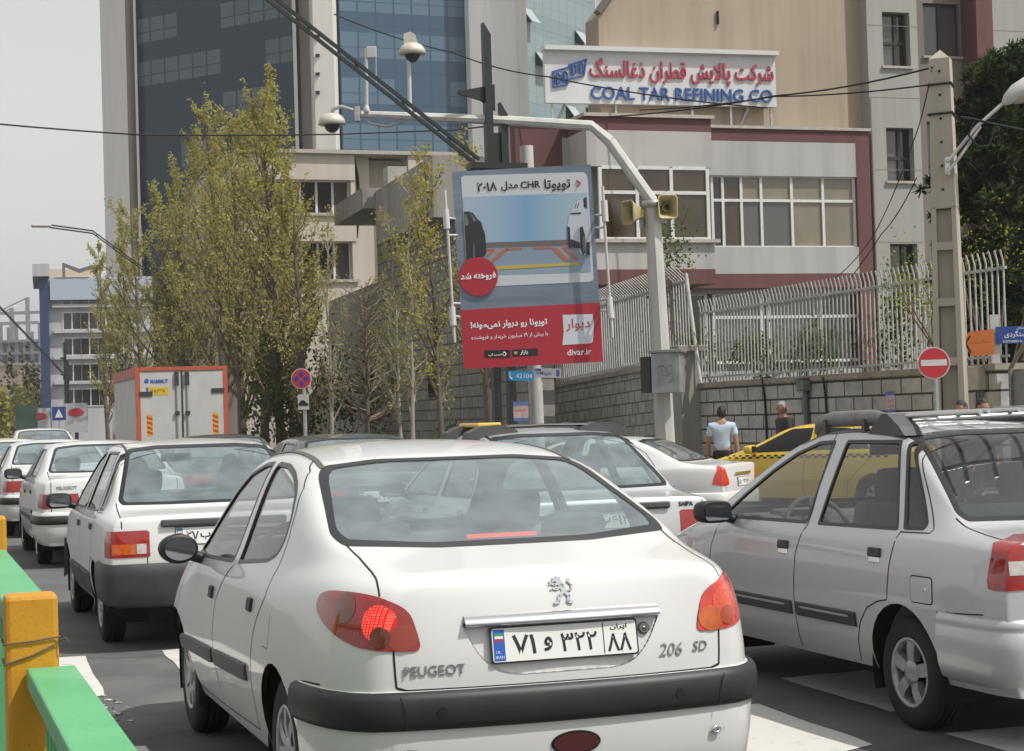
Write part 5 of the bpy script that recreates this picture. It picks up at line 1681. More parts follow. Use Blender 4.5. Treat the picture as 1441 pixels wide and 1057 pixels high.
# --- tan building behind
T = Frame('tan_building', 'tall plain tan rendered building with no windows behind the office', at(1228, 100, 52.5), ANG)
mb = MB()
u0 = T.u(843, 60); u1 = T.u(1229, 100)
z_c = T.z(843, 22); z_t = z_c + 6.5
poly = [(u0, -.4), (u1, -.4), (u1, z_t + 3), (u0 + 6.5, z_t + 2.2), (u0, z_c)]
mb.prism([(p[0], p[1]) for p in poly], -1.0, (0, 0, 0), (1, 0, 0), (0, 0, 1))
mb.build('wall', M_TAN, T.root)
mb = MB()
mb.sqbar((u0 - .05, -.05, z_c + .06), (u0 + 6.5, -.05, z_t + 2.26), .3, .12); mb.build('roof_edge', mat('roof_flashing', (.12, .11, .10), .7), T.root)
mb = MB(); a = T.uv(1009, 22); mb.tube([(a[0], -.05, a[1] + .12), (a[0], -.05, a[1] - .25)], .035, 8); mb.build('wall_pipe', M_GAP, T.root)
# --- grey building on the right with dark windows
G = Frame('grey_building', 'grey stone faced building with dark windows and a maroon stripe on the right', at(1230, 300, 52.0), ANG)
zT = 17.5
mb = MB(); w = G.u
def holed(mb, u0, u1, z0, z1, holes, y0, y1):
    """wall from u0 to u1 with window openings (ua, ub, za, zb), in one column"""
    hs = sorted(holes, key=lambda h: h[2]); zc = z0
    for ua, ub, za, zb in hs:
        slab(mb, u0, u1, zc, za, y0, y1); slab(mb, u0, ua, za, zb, y0, y1); slab(mb, ub, u1, za, zb, y0, y1); zc = zb
    slab(mb, u0, u1, zc, z1, y0, y1)
sw = []
for (xa, ya, xb, yb) in ((1240, 17, 1270, 93), (1250, 180, 1283, 255), (1260, 343, 1293, 420)):
    ym = (ya + yb) / 2
    sw.append((G.u(xa, ym), G.u(xb, ym), G.z((xa + xb) / 2, yb), G.z((xa + xb) / 2, ya)))
uw0 = min(s_[0] for s_ in sw); uw1 = max(s_[1] for s_ in sw)
sw = [(uw0 + .05, uw1 - .02, s_[2], s_[3]) for s_ in sw]
gu1 = uw1 + .22
holed(mb, w(1229, 300), gu1, -.4, zT, sw, 0, .5)
mb.build('wall', M_GREY2, G.root)
mb = MB(); slab(mb, w(1229, 300), gu1, -.4, zT, .5, 8); mb.build('inner_wall', M_GREYBR, G.root)
mcol0, mcol1 = w(1376, 100), w(1399, 100)
bw_ = []
for (ya, yb) in ((6, 80), (172, 246), (338, 412)):
    bw_.append((G.u(1300, 60, -.8) , mcol0 - .05, G.z(1340, yb, -.8), G.z(1340, ya, -.8)))
mb = MB(); holed(mb, gu1, mcol0, -.4, zT, bw_, .8, 1.3); mb.build('recessed_wall', M_GREYBR, G.root)
mb = MB(); slab(mb, gu1, mcol0, -.4, zT, 1.3, 8); mb.build('inner_wall', M_GREYBR, G.root)
mb = MB(); slab(mb, mcol0, mcol1, -.4, zT, -.02, 1.5); mb.build('maroon_stripe', M_MAROON, G.root)
mb = MB(); slab(mb, mcol1, w(1540, 300), -.4, zT, 0, 8); mb.build('side_wall', M_GREY2, G.root)
for ua, ub, za, zb in sw:
    window(G.root, [ua, ua + (ub - ua) * .62, ub], [za, za + (zb - za) * .45, zb], .28, fw=.09, mats=[P_GREY, D2, P_GREY, D2], frame=M_DFRAME)
    mb = MB(); slab(mb, ua - .06, ub + .06, za - .07, za - .002, -.07, .3); mb.build('window_sill', M_CAPST, G.root)
for ua, ub, za, zb in bw_:
    window(G.root, [ua, (ua + ub) / 2, ub], [za, zb], .95, fw=.10, mats=[P_GREY, P_GREY], frame=M_DFRAME)
    mb = MB(); slab(mb, ua - .06, ub + .04, za - .07, za - .002, .72, .95); mb.build('window_sill', M_CAPST, G.root)
mb = MB()
for z in range(1, 9):
    slab(mb, w(1229, 300), gu1, z * 2.05, z * 2.05 + .015, -.004, .01); slab(mb, mcol1, w(1540, 300), z * 2.05, z * 2.05 + .015, -.004, .01)
build_each(mb, 'panel_joint', M_GREYBR, G.root)
mb = MB(); x = w(1232, 400); mb.tube([(x, -.08, .1), (x, -.08, 10.2)], .05, 8); mb.build('drainpipe', mat('drainpipe_grey', (.26, .25, .24), .6), G.root)
# ---------------------------------------------------------------- the glass tower
def curtain(name, base, pane, pane2, floor=3.6, pw=1.45, dens=.5, rough=.12, z0=0.0, metal=0.0):
    m, n, b, L = _new(name)
    N = n.nodes.new
    tc = N('ShaderNodeTexCoord'); sx = N('ShaderNodeSeparateXYZ'); L(tc.outputs['Object'], sx.inputs[0])
    def M(op, a, c=None, clamp=False):
        q = N('ShaderNodeMath'); q.operation = op; q.use_clamp = clamp
        for i, v in enumerate((a, c)):
            if v is None: continue
            if isinstance(v, (int, float)): q.inputs[i].default_value = v
            else: L(v, q.inputs[i])
        return q.outputs[0]
    fz = M('DIVIDE', M('SUBTRACT', sx.outputs['Z'], z0), floor); fl = M('FLOOR', fz); fr = M('SUBTRACT', fz, fl)
    gx = M('DIVIDE', sx.outputs['X'], pw); gl = M('FLOOR', gx); gr = M('SUBTRACT', gx, gl)
    vis = M('MULTIPLY', M('GREATER_THAN', fr, .30), M('LESS_THAN', fr, .86))
    mul = M('MULTIPLY', M('GREATER_THAN', gr, .05), M('LESS_THAN', gr, .95))
    tr = M('SUBTRACT', 1, M('MULTIPLY', M('GREATER_THAN', fr, .52), M('LESS_THAN', fr, .545)))
    cb = N('ShaderNodeCombineXYZ'); L(gl, cb.inputs[0]); L(fl, cb.inputs[1]); L(M('GREATER_THAN', fr, .53), cb.inputs[2])
    wn = N('ShaderNodeTexWhiteNoise'); wn.noise_dimensions = '3D'; L(cb.outputs[0], wn.inputs['Vector'])
    c2 = N('ShaderNodeCombineXYZ'); L(M('FLOOR', M('DIVIDE', gx, 3.0)), c2.inputs[0]); L(fl, c2.inputs[1])
    w2 = N('ShaderNodeTexWhiteNoise'); w2.noise_dimensions = '3D'; L(c2.outputs[0], w2.inputs['Vector'])
    grp = M('LESS_THAN', w2.outputs['Value'], dens)
    f = M('MULTIPLY', M('MULTIPLY', M('MULTIPLY', vis, mul), tr), M('MULTIPLY', grp, M('ADD', .35, M('MULTIPLY', wn.outputs['Value'], .65))))
    mx = N('ShaderNodeMix'); mx.data_type = 'RGBA'
    mx.inputs[6].default_value = (*base, 1); L(f, mx.inputs[0])
    mp = N('ShaderNodeMix'); mp.data_type = 'RGBA'; mp.inputs[6].default_value = (*pane, 1); mp.inputs[7].default_value = (*pane2, 1); L(wn.outputs['Value'], mp.inputs[0])
    L(mp.outputs[2], mx.inputs[7])
    # joints between the panels
    jn = M('MAXIMUM', M('LESS_THAN', gr, .03), M('MAXIMUM', M('LESS_THAN', fr, .012), M('MULTIPLY', M('GREATER_THAN', fr, .295), M('LESS_THAN', fr, .308))))
    mj = N('ShaderNodeMix'); mj.data_type = 'RGBA'; mj.inputs[7].default_value = (base[0] * .4, base[1] * .4, base[2] * .4, 1)
    L(M('MULTIPLY', jn, .6), mj.inputs[0]); L(mx.outputs[2], mj.inputs[6])
    L(mj.outputs[2], b.inputs['Base Color'])
    b.inputs['Roughness'].default_value = rough; b.inputs['Specular IOR Level'].default_value = .25; b.inputs['Metallic'].default_value = metal
    return m
TW = thing('glass_tower', 'tall office tower of dark blue glass between pale stone piers', 'building', (0, 150, 0))
def rel(p): return Vector((p[0], p[1] - 150, 0))
TH = 62.0
P1 = (at(415, 60, 150).x, 150); dA = (-.84, .543)
P0 = (P1[0] + dA[0] * 17.6, P1[1] + dA[1] * 17.6)
Pm = (P0[0] + dA[0] * 1.6, P0[1] + dA[1] * 1.6)
P2 = (at(478, 60, 149).x, 149)
P3 = (P2[0] + .93 * 11.0, P2[1] + .367 * 11.0)
P4 = (at(741, 60, 151).x, 151)
P5 = (P4[0] + .515 * 12.2, P4[1] + .857 * 12.2)
def face(name, a, c, m, z1=TH, th=.6, z0=-.4):
    """facade slab from a (left) to c (right) seen from the camera; its local x runs along it"""
    a, c = Vector((a[0], a[1], 0)), Vector((c[0], c[1], 0)); d = c - a
    mb = MB(); slab(mb, 0, d.length, z0, z1, 0, th)
    o = mb.build(name, m, TW); o.location = (a.x, a.y - 150, 0); o.rotation_euler = (0, 0, math.atan2(d.y, d.x))
    return o
GLA = curtain('tower_glass_shaded', (.014, .033, .060), (.17, .22, .25), (.08, .115, .135), floor=3.75, pw=1.6, dens=.62, rough=.15)  # darker copy for the left face, its shade put into the colour
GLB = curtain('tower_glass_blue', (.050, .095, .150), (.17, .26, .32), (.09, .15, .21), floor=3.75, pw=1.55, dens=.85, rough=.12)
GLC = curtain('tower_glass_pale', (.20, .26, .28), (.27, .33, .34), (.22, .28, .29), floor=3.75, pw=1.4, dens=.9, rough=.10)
M_TST = stain_mat('tower_stone', (.66, .64, .60), .06, .08, scale=.1)
M_TST2 = stain_mat('tower_stone_grey', (.70, .69, .68), .06, .08, scale=.1)
M_TBR = stain_mat('tower_stone_shaded', (.33, .29, .26), .06, .08, scale=.1)  # shade on the left parts of the piers, put into the colour
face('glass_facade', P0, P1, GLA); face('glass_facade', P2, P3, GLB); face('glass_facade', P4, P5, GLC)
def pier(pts, m, z1=TH + 1.5):
    mb = MB(); P_ = [rel(p) for p in pts]; n = len(P_)
    mb.add([(p.x, p.y, -.4) for p in P_] + [(p.x, p.y, z1) for p in P_], [(i, (i + 1) % n, n + (i + 1) % n, n + i) for i in range(n)] + [list(range(n, 2 * n))])
    return mb.build('pier', m, TW)
X_ = lambda px, Y: (at(px, 60, Y).x, Y)
pier([X_(141.5, 163), X_(177, 159), X_(177, 166), X_(141.5, 168)], M_TST2)
pier([X_(177, 159.2), X_(190, 160.2), X_(190.5, 166), X_(177, 166)], M_TBR)
pier([X_(188.5, 159), X_(192, 159), X_(192, 162), X_(188.5, 162)], M_TST)
pier([X_(412, 149.6), X_(417, 149.3), X_(417, 152), X_(412, 152)], M_TST)
pier([X_(417, 150.6), X_(441, 150.2), X_(441, 153), X_(417, 153)], M_TBR)
pier([X_(436, 149.6), X_(441, 147.4), X_(469, 147.4), X_(477, 150), X_(477, 153), X_(436, 153)], M_TST)
pier([X_(655, 152.6), X_(661, 151.4), X_(729, 150.2), X_(729, 156), X_(655, 157)], M_TST2)
pier([X_(729, 150.0), X_(742, 149.6), X_(742, 153), X_(729, 154)], M_TST)
pier([X_(829, 162.3), X_(836, 162.1), X_(836, 166), X_(829, 166)], M_GAP)
pier([X_(836, 162.0), X_(849, 161.8), X_(849, 168), X_(836, 168)], M_TST)
mb = MB()
for py in (51, 78, 104, 130):
    p = at(447, py, 147.3); mb.box((p.x, p.y - 150, p.z), (.32, .2, .2))
for k, o in enumerate(build_each(mb, 'facade_lamp', M_GAP, TW)): pass
# tilted-open windows of the pale glass face
for (px, py) in ((741, 12), (810, 45), (757, 75), (795, 150), (823, 152)):
    t = (px - 741) / 94.0; d = Vector((P5[0] - P4[0], P5[1] - P4[1], 0)); L__ = d.length; d.normalize()
    Yd = P4[1] + d.y * L__ * t
    p = at(px, py, Yd); p = Vector((P4[0] + d.x * L__ * t, Yd, p.z)); nn = Vector((d.y, -d.x, 0))
    for nm, dz, off, mm in (('open_window', -.9, .95, GLC), ('window_opening', -.75, .06, M_GAP)):
        mb = MB(); a = p + nn * .05; c = p + nn * off + Vector((0, 0, dz * 1.4))
        w_ = .75
        V = [a - d * w_, a + d * w_, c + d * w_, c - d * w_]
        V = [v - Vector((0, 150, 0)) for v in V]
        mb.add(V + [v + nn * .06 for v in V], [(0, 1, 2, 3), (4, 7, 6, 5), (0, 4, 5, 1), (1, 5, 6, 2), (2, 6, 7, 3), (3, 7, 4, 0)])
        mb.build(nm, mat('open_pane', (.36, .42, .43), .15) if nm == 'open_window' else mm, TW)
mb = MB(); P_ = [rel(p) for p in (Pm, P1, X_(455, 148), P2, P3, P4, P5, (P5[0] + 3, 175), (Pm[0], 178))]
mb.add([(p.x, p.y + .7, TH) for p in P_], [list(range(len(P_)))]); mb.build('roof', M_TST2, TW)
mb = MB()
back = [rel(p) for p in (P5, (P5[0] + 2, 178), (Pm[0], 180), Pm)]
n = len(back)
mb.add([(p.x, p.y, -.4) for p in back] + [(p.x, p.y, TH) for p in back], [(i, i + 1, n + i + 1, n + i) for i in range(n - 1)]); mb.build('rear_wall', M_TST2, TW)
# --- beige low-rise in front of the tower
BG = Frame('beige_building', 'beige rendered low block with ribbon windows below the glass tower', at(520, 300, 80), ANG + R(1))
M_BEI = stain_mat('beige_render', (.50, .45, .39), .07, .10, scale=.3)
u0, u1, u2, u3 = (BG.u(x, 300) for x in (330, 497, 521, 640))
zt = BG.z(520, 219.5)
h1 = (BG.z(450, 305), BG.z(450, 255)); h0 = (BG.z(450, 398), BG.z(450, 341))
mb = MB(); slab(mb, u0, u1, h1[1], zt, -.5, 0); slab(mb, u0, u1, h0[1], h1[0], -.5, 0); slab(mb, u0, u1, -.4, h0[0], -.5, 0)
uw = BG.u(491, 300)
slab(mb, uw, u1, h1[0], h1[1], -.45, 0); slab(mb, uw, u1, h0[0], h0[1], -.45, 0)
slab(mb, u0, u3, -.4, zt - .1, .6, 12); slab(mb, u1, u2, -.4, zt - .02, 0, .7)
slab(mb, u2 + 1.6, u3, -.4, zt - .02, -.6, .7)
mb.build('wall', M_BEI, BG.root)
mb = MB(); slab(mb, u0, u3, zt - .02, zt + .14, -.7, 12); mb.build('parapet', M_CAPST, BG.root)
for h in (h1, h0):
    window(BG.root, [u0 + (uw - u0) * k / 7 for k in range(8)], [h[0] + .1, h[1]], .0, fw=.10, mats=[P_DARK, P_GREY, P_DARK, P_GREY, P_DARK])
    mb = MB(); slab(mb, u0, u1 + .05, h[0] - .02, h[0] + .10, -.62, -.45); mb.build('window_sill', M_CAPST, BG.root)
mb = MB()
pts = [BG.uv(x, y, .05) for x, y in ((497, 220), (503, 250), (506, 290), (501, 335))]
mb.tube([(p[0], -.06, p[1]) for p in pts], .07, 6); mb.build('wall_cable', M_GAP, BG.root)
# --- stone clad house along the street, behind the young trees
p0, p1 = at(642, 400, 50), at(519, 400, 61.6)
SB = Frame('stone_house', 'stone clad house with a concrete roof slab behind the young street trees', p1, math.atan2((p0 - p1).y, (p0 - p1).x))
M_STD = stone_mat('dark_stone_cladding', (.30, .29, .26), (.23, .225, .20), (.09, .085, .075), .62, .30, .022)
Ls = SB.u(642, 400)
M_CONC = stain_mat('weathered_concrete', (.29, .28, .25), .2, .25)
ztp = SB.z(545, 330)
mb = MB(); ze = SB.z(536, 318)
slab(mb, SB.u(532, 400), Ls, -.4, ze, 0, 1.0); slab(mb, Ls, Ls + 7.5, -.4, 3.4, .02, .4); mb.build('wall', M_STD, SB.root)
mb = MB(); slab(mb, SB.u(516, 300), SB.u(560, 300), SB.z(540, 300) - .1, SB.z(540, 276), -1.1, 1.2); mb.build('roof_slab', M_CONC, SB.root)
mb = MB()
uu0, uu1 = SB.u(560, 300), SB.u(650, 300)
za, zb = SB.z(562, 345), SB.z(562, 273)
slab(mb, uu0, uu1 - .3, za, zb + .1, -.7, .9); mb.build('upper_parapet', M_CONC, SB.root)
mb = MB(); slab(mb, uu0 + .35, uu0 + 1.0, zb + .1, zb + .75, -.5, .1); mb.build('roof_tank', M_GREYR, SB.root)
mb = MB()
for i, px in enumerate((548, 600)):
    u = SB.u(px, 440); slab(mb, u, u + .9, SB.z(px, 560), SB.z(px, 500), -.02, .02)
build_each(mb, 'dark_opening', P_DARK, SB.root)
mb = MB(); slab(mb, SB.u(440, 400), SB.u(531, 400), -.4, SB.z(500, 400), .6, 1.2); mb.build('garden_wall', M_CONC, SB.root)
# --- low buildings along the pavement, far up the street, mostly behind the trees
for k, (f, L_, h, c) in enumerate(((66, 16, 4.2, (.25, .235, .21)), (83, 20, 5.0, (.30, .28, .25)), (104, 22, 4.4, (.24, .23, .215)))):
    p = st(f, -15.5)
    r = thing('roadside_house', ('low brown grey house wall glimpsed through the near poplars', 'low pale house wall glimpsed through the middle of the poplars', 'low grey house wall beyond the last poplars')[k], 'house', (p.x, p.y, 0), math.pi / 2 + YAW)
    mb = MB(); mb.box((L_ / 2, -4, h / 2 - .2), (L_, 8, h)); mb.build('wall', stain_mat('house_render_%s' % 'abc'[k], c, .12, .2), r)
    mb = MB(); mb.box((L_ / 2, -3.95, h + .08), (L_ + .3, 8.3, .16)); mb.build('roof', M_CONC, r)
    mb = MB()
    for i in range(4): mb.box((L_ * (i + .5) / 4, .0, 2.3), (1.3, .06, 1.2))
    build_each(mb, 'window', P_DARK, r)
# --- blue cornered block far up the street
FB = Frame('apartment_block', 'grey white apartment block with a dark blue corner far up the street', at(68, 500, 150), ANG - R(4))
M_FB = stain_mat('pale_block', (.42, .43, .44), .06, .10, scale=.2); M_FBB = mat('blue_corner', (.02, .045, .11), .5, var=.15)
ft = FB.z(100, 390)
u0, u1 = FB.u(69, 450), FB.u(215, 450)
mb = MB(); slab(mb, u0, u1, -.4, ft, 0, 12); mb.build('wall', M_FB, FB.root)
mb = MB(); slab(mb, FB.u(56, 450), u0, -.4, ft, -.6, 12); mb.build('corner_shaft', M_FBB, FB.root)
mb = MB(); slab(mb, FB.u(46, 400), FB.u(70, 400), ft, ft + 1.0, -1.2, 12.5); mb.build('cornice', M_FB, FB.root)
mb = MB(); slab(mb, FB.u(70, 400), u1, ft - 1.9, ft - .2, -.7, 0); mb.build('fascia', mat('pale_blue_fascia', (.36, .42, .50), .6), FB.root)
mb = MB(); slab(mb, FB.u(66, 400), FB.u(140, 400), ft + .05, ft + .75, 1, 8); mb.build('penthouse', mat('cream_render', (.55, .47, .36), .8), FB.root)
rf = MB()
a, b_, c_, d_ = FB.u(88, 400), FB.u(92, 400), FB.u(112, 400), FB.u(132, 400)
rf.prism([(a, ft), (b_, ft), (b_, ft + .8), (c_, ft + .3), (d_, ft + .7), (d_, ft + .95), (c_, ft + .62), (a, ft + 1.15)], -.4, (0, -.6, 0), (1, 0, 0), (0, 0, 1)); rf.build('roof_frame', mat('roof_frame_grey', (.12, .13, .15), .6), FB.root)
for i, py in enumerate((418, 452, 488, 525, 560)):
    z = FB.z(95, py)
    mb = MB(); slab(mb, FB.u(74, 450), u1, z + 1.1, z + 1.35, -.5, 0); mb.build('balcony_ledge', M_FB, FB.root)
    for px in (88, 112, 136, 160):
        mb = MB(); u = FB.u(px, 450); slab(mb, u, u + 1.5, z - .75, z + .75, -.06, .04); o = mb.build('window', M_WFRAME, FB.root)
        for q in (0, 1):
            mb = MB(); slab(mb, u + .1 + q * .7, u + .7 + q * .7, z - .65, z + .65, -.075, -.055); mb.build('pane', P_DARK, o)
# --- hazy skyline at the head of the street
r = random.Random(5)
def far_block(px0, px1, ytop, Y, name, label, m, floors=4):
    p = at(px0, 600, Y); q = at(px1, 600, Y); h = at((px0 + px1) / 2, ytop, Y).z
    t = thing(name, label, 'building', (p.x, Y, 0))
    w_ = q.x - p.x
    mb = MB(); slab(mb, 0, w_, -.4, h, 0, 14); mb.build('wall', m, t)
    mb = MB(); slab(mb, -.3, w_ + .3, h, h + .5, -.3, 14.3); mb.build('roof', M_CONC, t)
    nx = max(2, int(w_ / 4)); 
    for i in range(nx):
        for k in range(floors):
            mb = MB(); u = w_ * (i + .5) / nx; z = h - 2 - k * 3.1
            if z < 1.5: continue
            slab(mb, u - .7, u + .7, z - .7, z + .7, -.08, .05); mb.build('window', P_DARK, t)
    return t
far_block(-40, 30, 560, 240, 'far_house', 'cream low house with a round tank far up the street', mat('far_cream', (.46, .40, .31), .8))
far_block(28, 62, 570, 215, 'far_house', 'small pale house beside the blue cornered block', mat('far_pale', (.42, .39, .35), .8), 3)
far_block(-70, 60, 515, 420, 'far_block', 'long brick coloured block in the haze above the far houses', mat('far_brick', (.32, .22, .18), .8), 5)
cs = thing('building_site', 'dark concrete frame of an unfinished building in the haze', 'building', (at(-30, 600, 480).x, 480, 0))
w_ = at(58, 600, 480).x - at(-30, 600, 480).x; h = at(20, 480, 480).z
mb = MB()
for k in range(9): slab(mb, 0, w_, h * k / 8 - .3, h * k / 8 + .3, 0, 20)
for i in range(9): slab(mb, w_ * i / 8 - .4, w_ * i / 8 + .4, 0, h + r.uniform(0, 5), .5, 1.3)
slab(mb, .5, w_ - .5, 0, h * .98, 8, 9)
mb.build('concrete_frame', mat('site_concrete', (.17, .18, .195), .9), cs)
for px, py in ((39, 440), (17, 455)):
    p = at(px, py, 490); t = thing('tower_crane', ('tall faint tower crane over the building site', 'shorter faint crane left of the tall one')[px < 20], 'crane', (p.x, 490, 0))
    mb = MB(); mb.sqbar((0, 0, 0), (0, 0, p.z + 4), 1.0, 1.0); mb.build('mast', mat('crane_grey', (.22, .22, .23), .7), t)
    mb = MB(); mb.sqbar((-9, 0, p.z), (7, 0, p.z), .8, .8); mb.sqbar((0, 0, p.z + 4), (-8, 0, p.z + .4), .3, .3); mb.build('jib', mat('crane_grey', (.22, .22, .23), .7), t)
# ---------------------------------------------------------------- stone retaining walls with white railings
M_ST1 = stone_mat('rough_grey_ashlar', (.46, .45, .43), (.37, .365, .35), (.05, .05, .05), .66, .285, .020, var=.35)
M_ST2 = stone_mat('small_grey_ashlar', (.40, .385, .35), (.31, .30, .275), (.12, .115, .105), .40, .27, .016, var=.3)
M_COP = mat('wall_coping', (.28, .25, .21), .9, var=.35, scale=2)
M_FEN = mat('white_railing_paint', (.45, .445, .43), .55, var=.25, scale=5)
GV = -.15
a, c = at(1293, 522, 31), at(967, 544, 40)
dr = (a - c); dr.z = 0; dr.normalize()
end = a + dr * 5.2
W1 = Frame('stone_wall', 'rough grey stone retaining wall with dark joints under the white railings, behind the walking men', c, math.atan2(dr.y, dr.x), 'wall')
LW = (Vector((end.x, end.y, 0)) - W1.O).length
hz = a.z
gate_u = W1.u(1402, 500)
mb = MB(); slab(mb, -.15, gate_u, -.5, hz - .06, 0, .5); mb.build('wall_face', M_ST1, W1.root)
mb = MB(); slab(mb, -.2, gate_u + .03, hz - .06, hz + .04, -.05, .55); mb.build('coping', M_COP, W1.root)
def bars(frame, u0, u1, z0, ztop, name, label, sp=.15, bend=.05, bz=.26, nmax=96, y=.25, step=True, lean=-1):
    t = thing(name, label, 'railing', frame.O + frame.U * u0, frame.root.rotation_euler.z)
    L_ = u1 - u0; n = min(nmax, int(L_ / sp))
    fs = ztop
    for i in range(n + 1):
        mb = MB(); x = L_ * i / n
        mb.tube([(x, y, z0), (x, y, fs + (.03 if bend > .2 else .08)), (x, y - bend, fs + bz)], .0165, 5, cap=False)
        mb.build('bar', M_FEN, t)
    mb = MB(); mb.sqbar((-.04, y + .02, fs - .02), (L_ + .04, y + .02, fs - .02), .035, .045); mb.build('rail', M_FEN, t)
    mb = MB(); mb.sqbar((-.04, y + .02, z0 + .12), (L_ + .04, y + .02, z0 + .12), .035, .04); mb.build('rail', M_FEN, t)
    return t
u_a, u_b = W1.u(1000, 500), W1.u(1312, 500)
zf = W1.z(1200, 407, -.25)
bars(W1, .25, u_b, hz + .04, zf, 'iron_railing', 'long white iron railing with outward bent tops on the wall right of the signal pole', sp=.15)
bars(W1, u_b + .15, gate_u - .1, hz + .04, zf, 'iron_railing', 'short white iron railing between the concrete pole and the gate')
# inner railing by the grey building and the gate at the right edge
g0 = st(17.2, -18.5)
t = thing('inner_railing', 'lower white railing with slanted tops seen deep in the yard', 'railing', Vector((at(1280, 470, 44).x, 44, -.2)), ANG)
for i in range(44):
    mb = MB(); x = i * .14 - .6; mb.tube([(x, 0, -.3), (x, 0, 4.0), (x + .10, -.1, 4.35)], .018, 5, cap=False); mb.build('bar', M_FEN, t)
mb = MB(); mb.sqbar((-.7, .02, 3.95), (5.6, .02, 3.95), .04, .05); mb.build('rail', M_FEN, t)
gt = thing('yard_gate', 'grey sheet metal gate behind the blue street name sign', 'gate', W1.O + W1.U * (gate_u + .12), W1.root.rotation_euler.z)
mb = MB(); slab(mb, 0, 3.2, -.2, 2.0, .15, .19); mb.build('panel', mat('gate_grey', (.24, .24, .24), .5, metal=.3, var=.15), gt)
for x in (.02, 1.1, 2.2): mb = MB(); slab(mb, x, x + .06, -.2, 2.05, .11, .149); mb.build('stile', mat('gate_grey', (.24, .24, .24), .5), gt)
mb = MB(); mb.tube([(.0, .17, 2.05), (.5, .17, 2.5), (1.3, .17, 2.85), (3.2, .17, 2.95)], .035, 6); mb.build('top_bar', mat('gate_grey', (.24, .24, .24), .5), gt)
# left wall, running off at an angle
c2 = at(962, 506, 40); e2 = c2 + SD * 10.4
d2 = c2 - e2; d2.z = 0; d2.normalize()
W2 = Frame('stone_wall', 'retaining wall of smaller yellow grey stones running back behind the billboard', e2, math.atan2(d2.y, d2.x), 'wall')
L2 = W2.u(962, 506); hz2 = c2.z
mb = MB(); slab(mb, -14, L2 - .05, -.5, hz2 - .08, 0, .5); mb.build('wall_face', M_ST2, W2.root)
mb = MB(); slab(mb, -14, L2, hz2 - .08, hz2 + .03, -.06, .55); mb.build('coping', M_COP, W2.root)
bars(W2, L2 - 10.5, L2 - .1, hz2 + .03, W2.z(925, 400, -.25), 'iron_railing', 'tall white iron railing with bent tops on the wall behind the billboard', sp=.15, bend=.30, bz=.30)
bars(W2, L2 - 20, L2 - 10.6, hz2 + .03, W2.z(925, 400, -.25), 'iron_railing', 'white iron railing on the far wall end, left of the tall bent railing', sp=.16, bend=.30, bz=.30)
for o_ in [W2.root] + [o for o in COL.objects if o.name.startswith('iron_railing') and o.location.y > 39.9 and 'behind' not in o['label'][:0] and ('bent tops on the wall behind' in o['label'] or 'far wall end' in o['label'])]:
    o_.rotation_euler.y = -math.atan(.038)
    o_.location.z = -.038 * ((o_.location - W2.O).dot(W2.U)) * -1 - .4
# corner brace post and pier
t = thing('brace_post', 'leaning white tube bracing the corner where the two railings meet', 'post', W1.O, W1.root.rotation_euler.z)
a_ = W1.uv(965, 385, .1); b_ = W1.uv(986, 540, .1)
mb = MB(); mb.tube([(a_[0], -.1, a_[1]), (b_[0], -.1, b_[1])], .045, 8); mb.build('tube', M_FEN, t)
t = thing('gate_pier', 'short concrete pier with a flat cap behind the signal pole', 'pier', Vector((at(945, 500, 39.5).x, 39.5, 0)), W1.root.rotation_euler.z)
mb = MB(); mb.box((0, .3, 1.2), (.62, .5, 3.2)); mb.build('pier_body', M_CONC, t)
mb = MB(); mb.box((0, .3, 2.87), (.76, .62, .14), bev=.02); mb.build('pier_cap', M_COP, t)
# pilaster strips, boxes and cables on the right wall
def onwall(px, py, off=.0): return W1.uv(px, py, off)
WR = W1.root.rotation_euler.z
def wall_thing(name, label, cat, px, py):
    u, z = onwall(px, py); o = W1.O + W1.U * u
    return thing(name, label, cat, (o.x, o.y, z), WR)
M_BOXG = mat('box_grey', (.13, .14, .15), .5, var=.2)
t = wall_thing('junction_box', 'small dark grey junction box with a pipe on the wall top', 'box', 1137, 542)
mb = MB(); mb.box((0, -.09, 0), (.30, .18, .22), bev=.02); mb.box((0, -.10, .13), (.36, .22, .03), bev=.01); mb.build('case', M_BOXG, t)
mb = MB(); mb.tube([(0, -.06, -.1), (0, -.06, -2.2)], .055, 8); mb.build('pipe', M_BOXG, t)
t = wall_thing('meter_box', 'beige meter box with thin pipes on the wall behind the orange sign', 'box', 1381, 532)
mb = MB(); mb.box((0, -.08, 0), (.30, .16, .38), bev=.02); mb.build('case', mat('meter_beige', (.42, .39, .33), .6, var=.15), t)
for x in (-.08, .0, .09):
    mb = MB(); mb.tube([(x, -.05, -.15), (x, -.05, -1.6)], .018, 6); mb.build('pipe', M_BOXG, t)
for px0, lab in ((1077, 'thin black cable hanging down the wall left of the junction box'), (1163, 'thin black cable hanging down the wall right of the junction box')):
    t = wall_thing('wall_cable', lab, 'cable', px0, 535)
    mb = MB(); mb.tube([(-.05, .1, .06), (-.02, -.06, .05), (.0, -.03, -.3), (.04, -.03, -.9), (.02, -.03, -1.5), (.06, -.03, -2.3)], .022, 6); mb.build('cable', M_GAP, t)
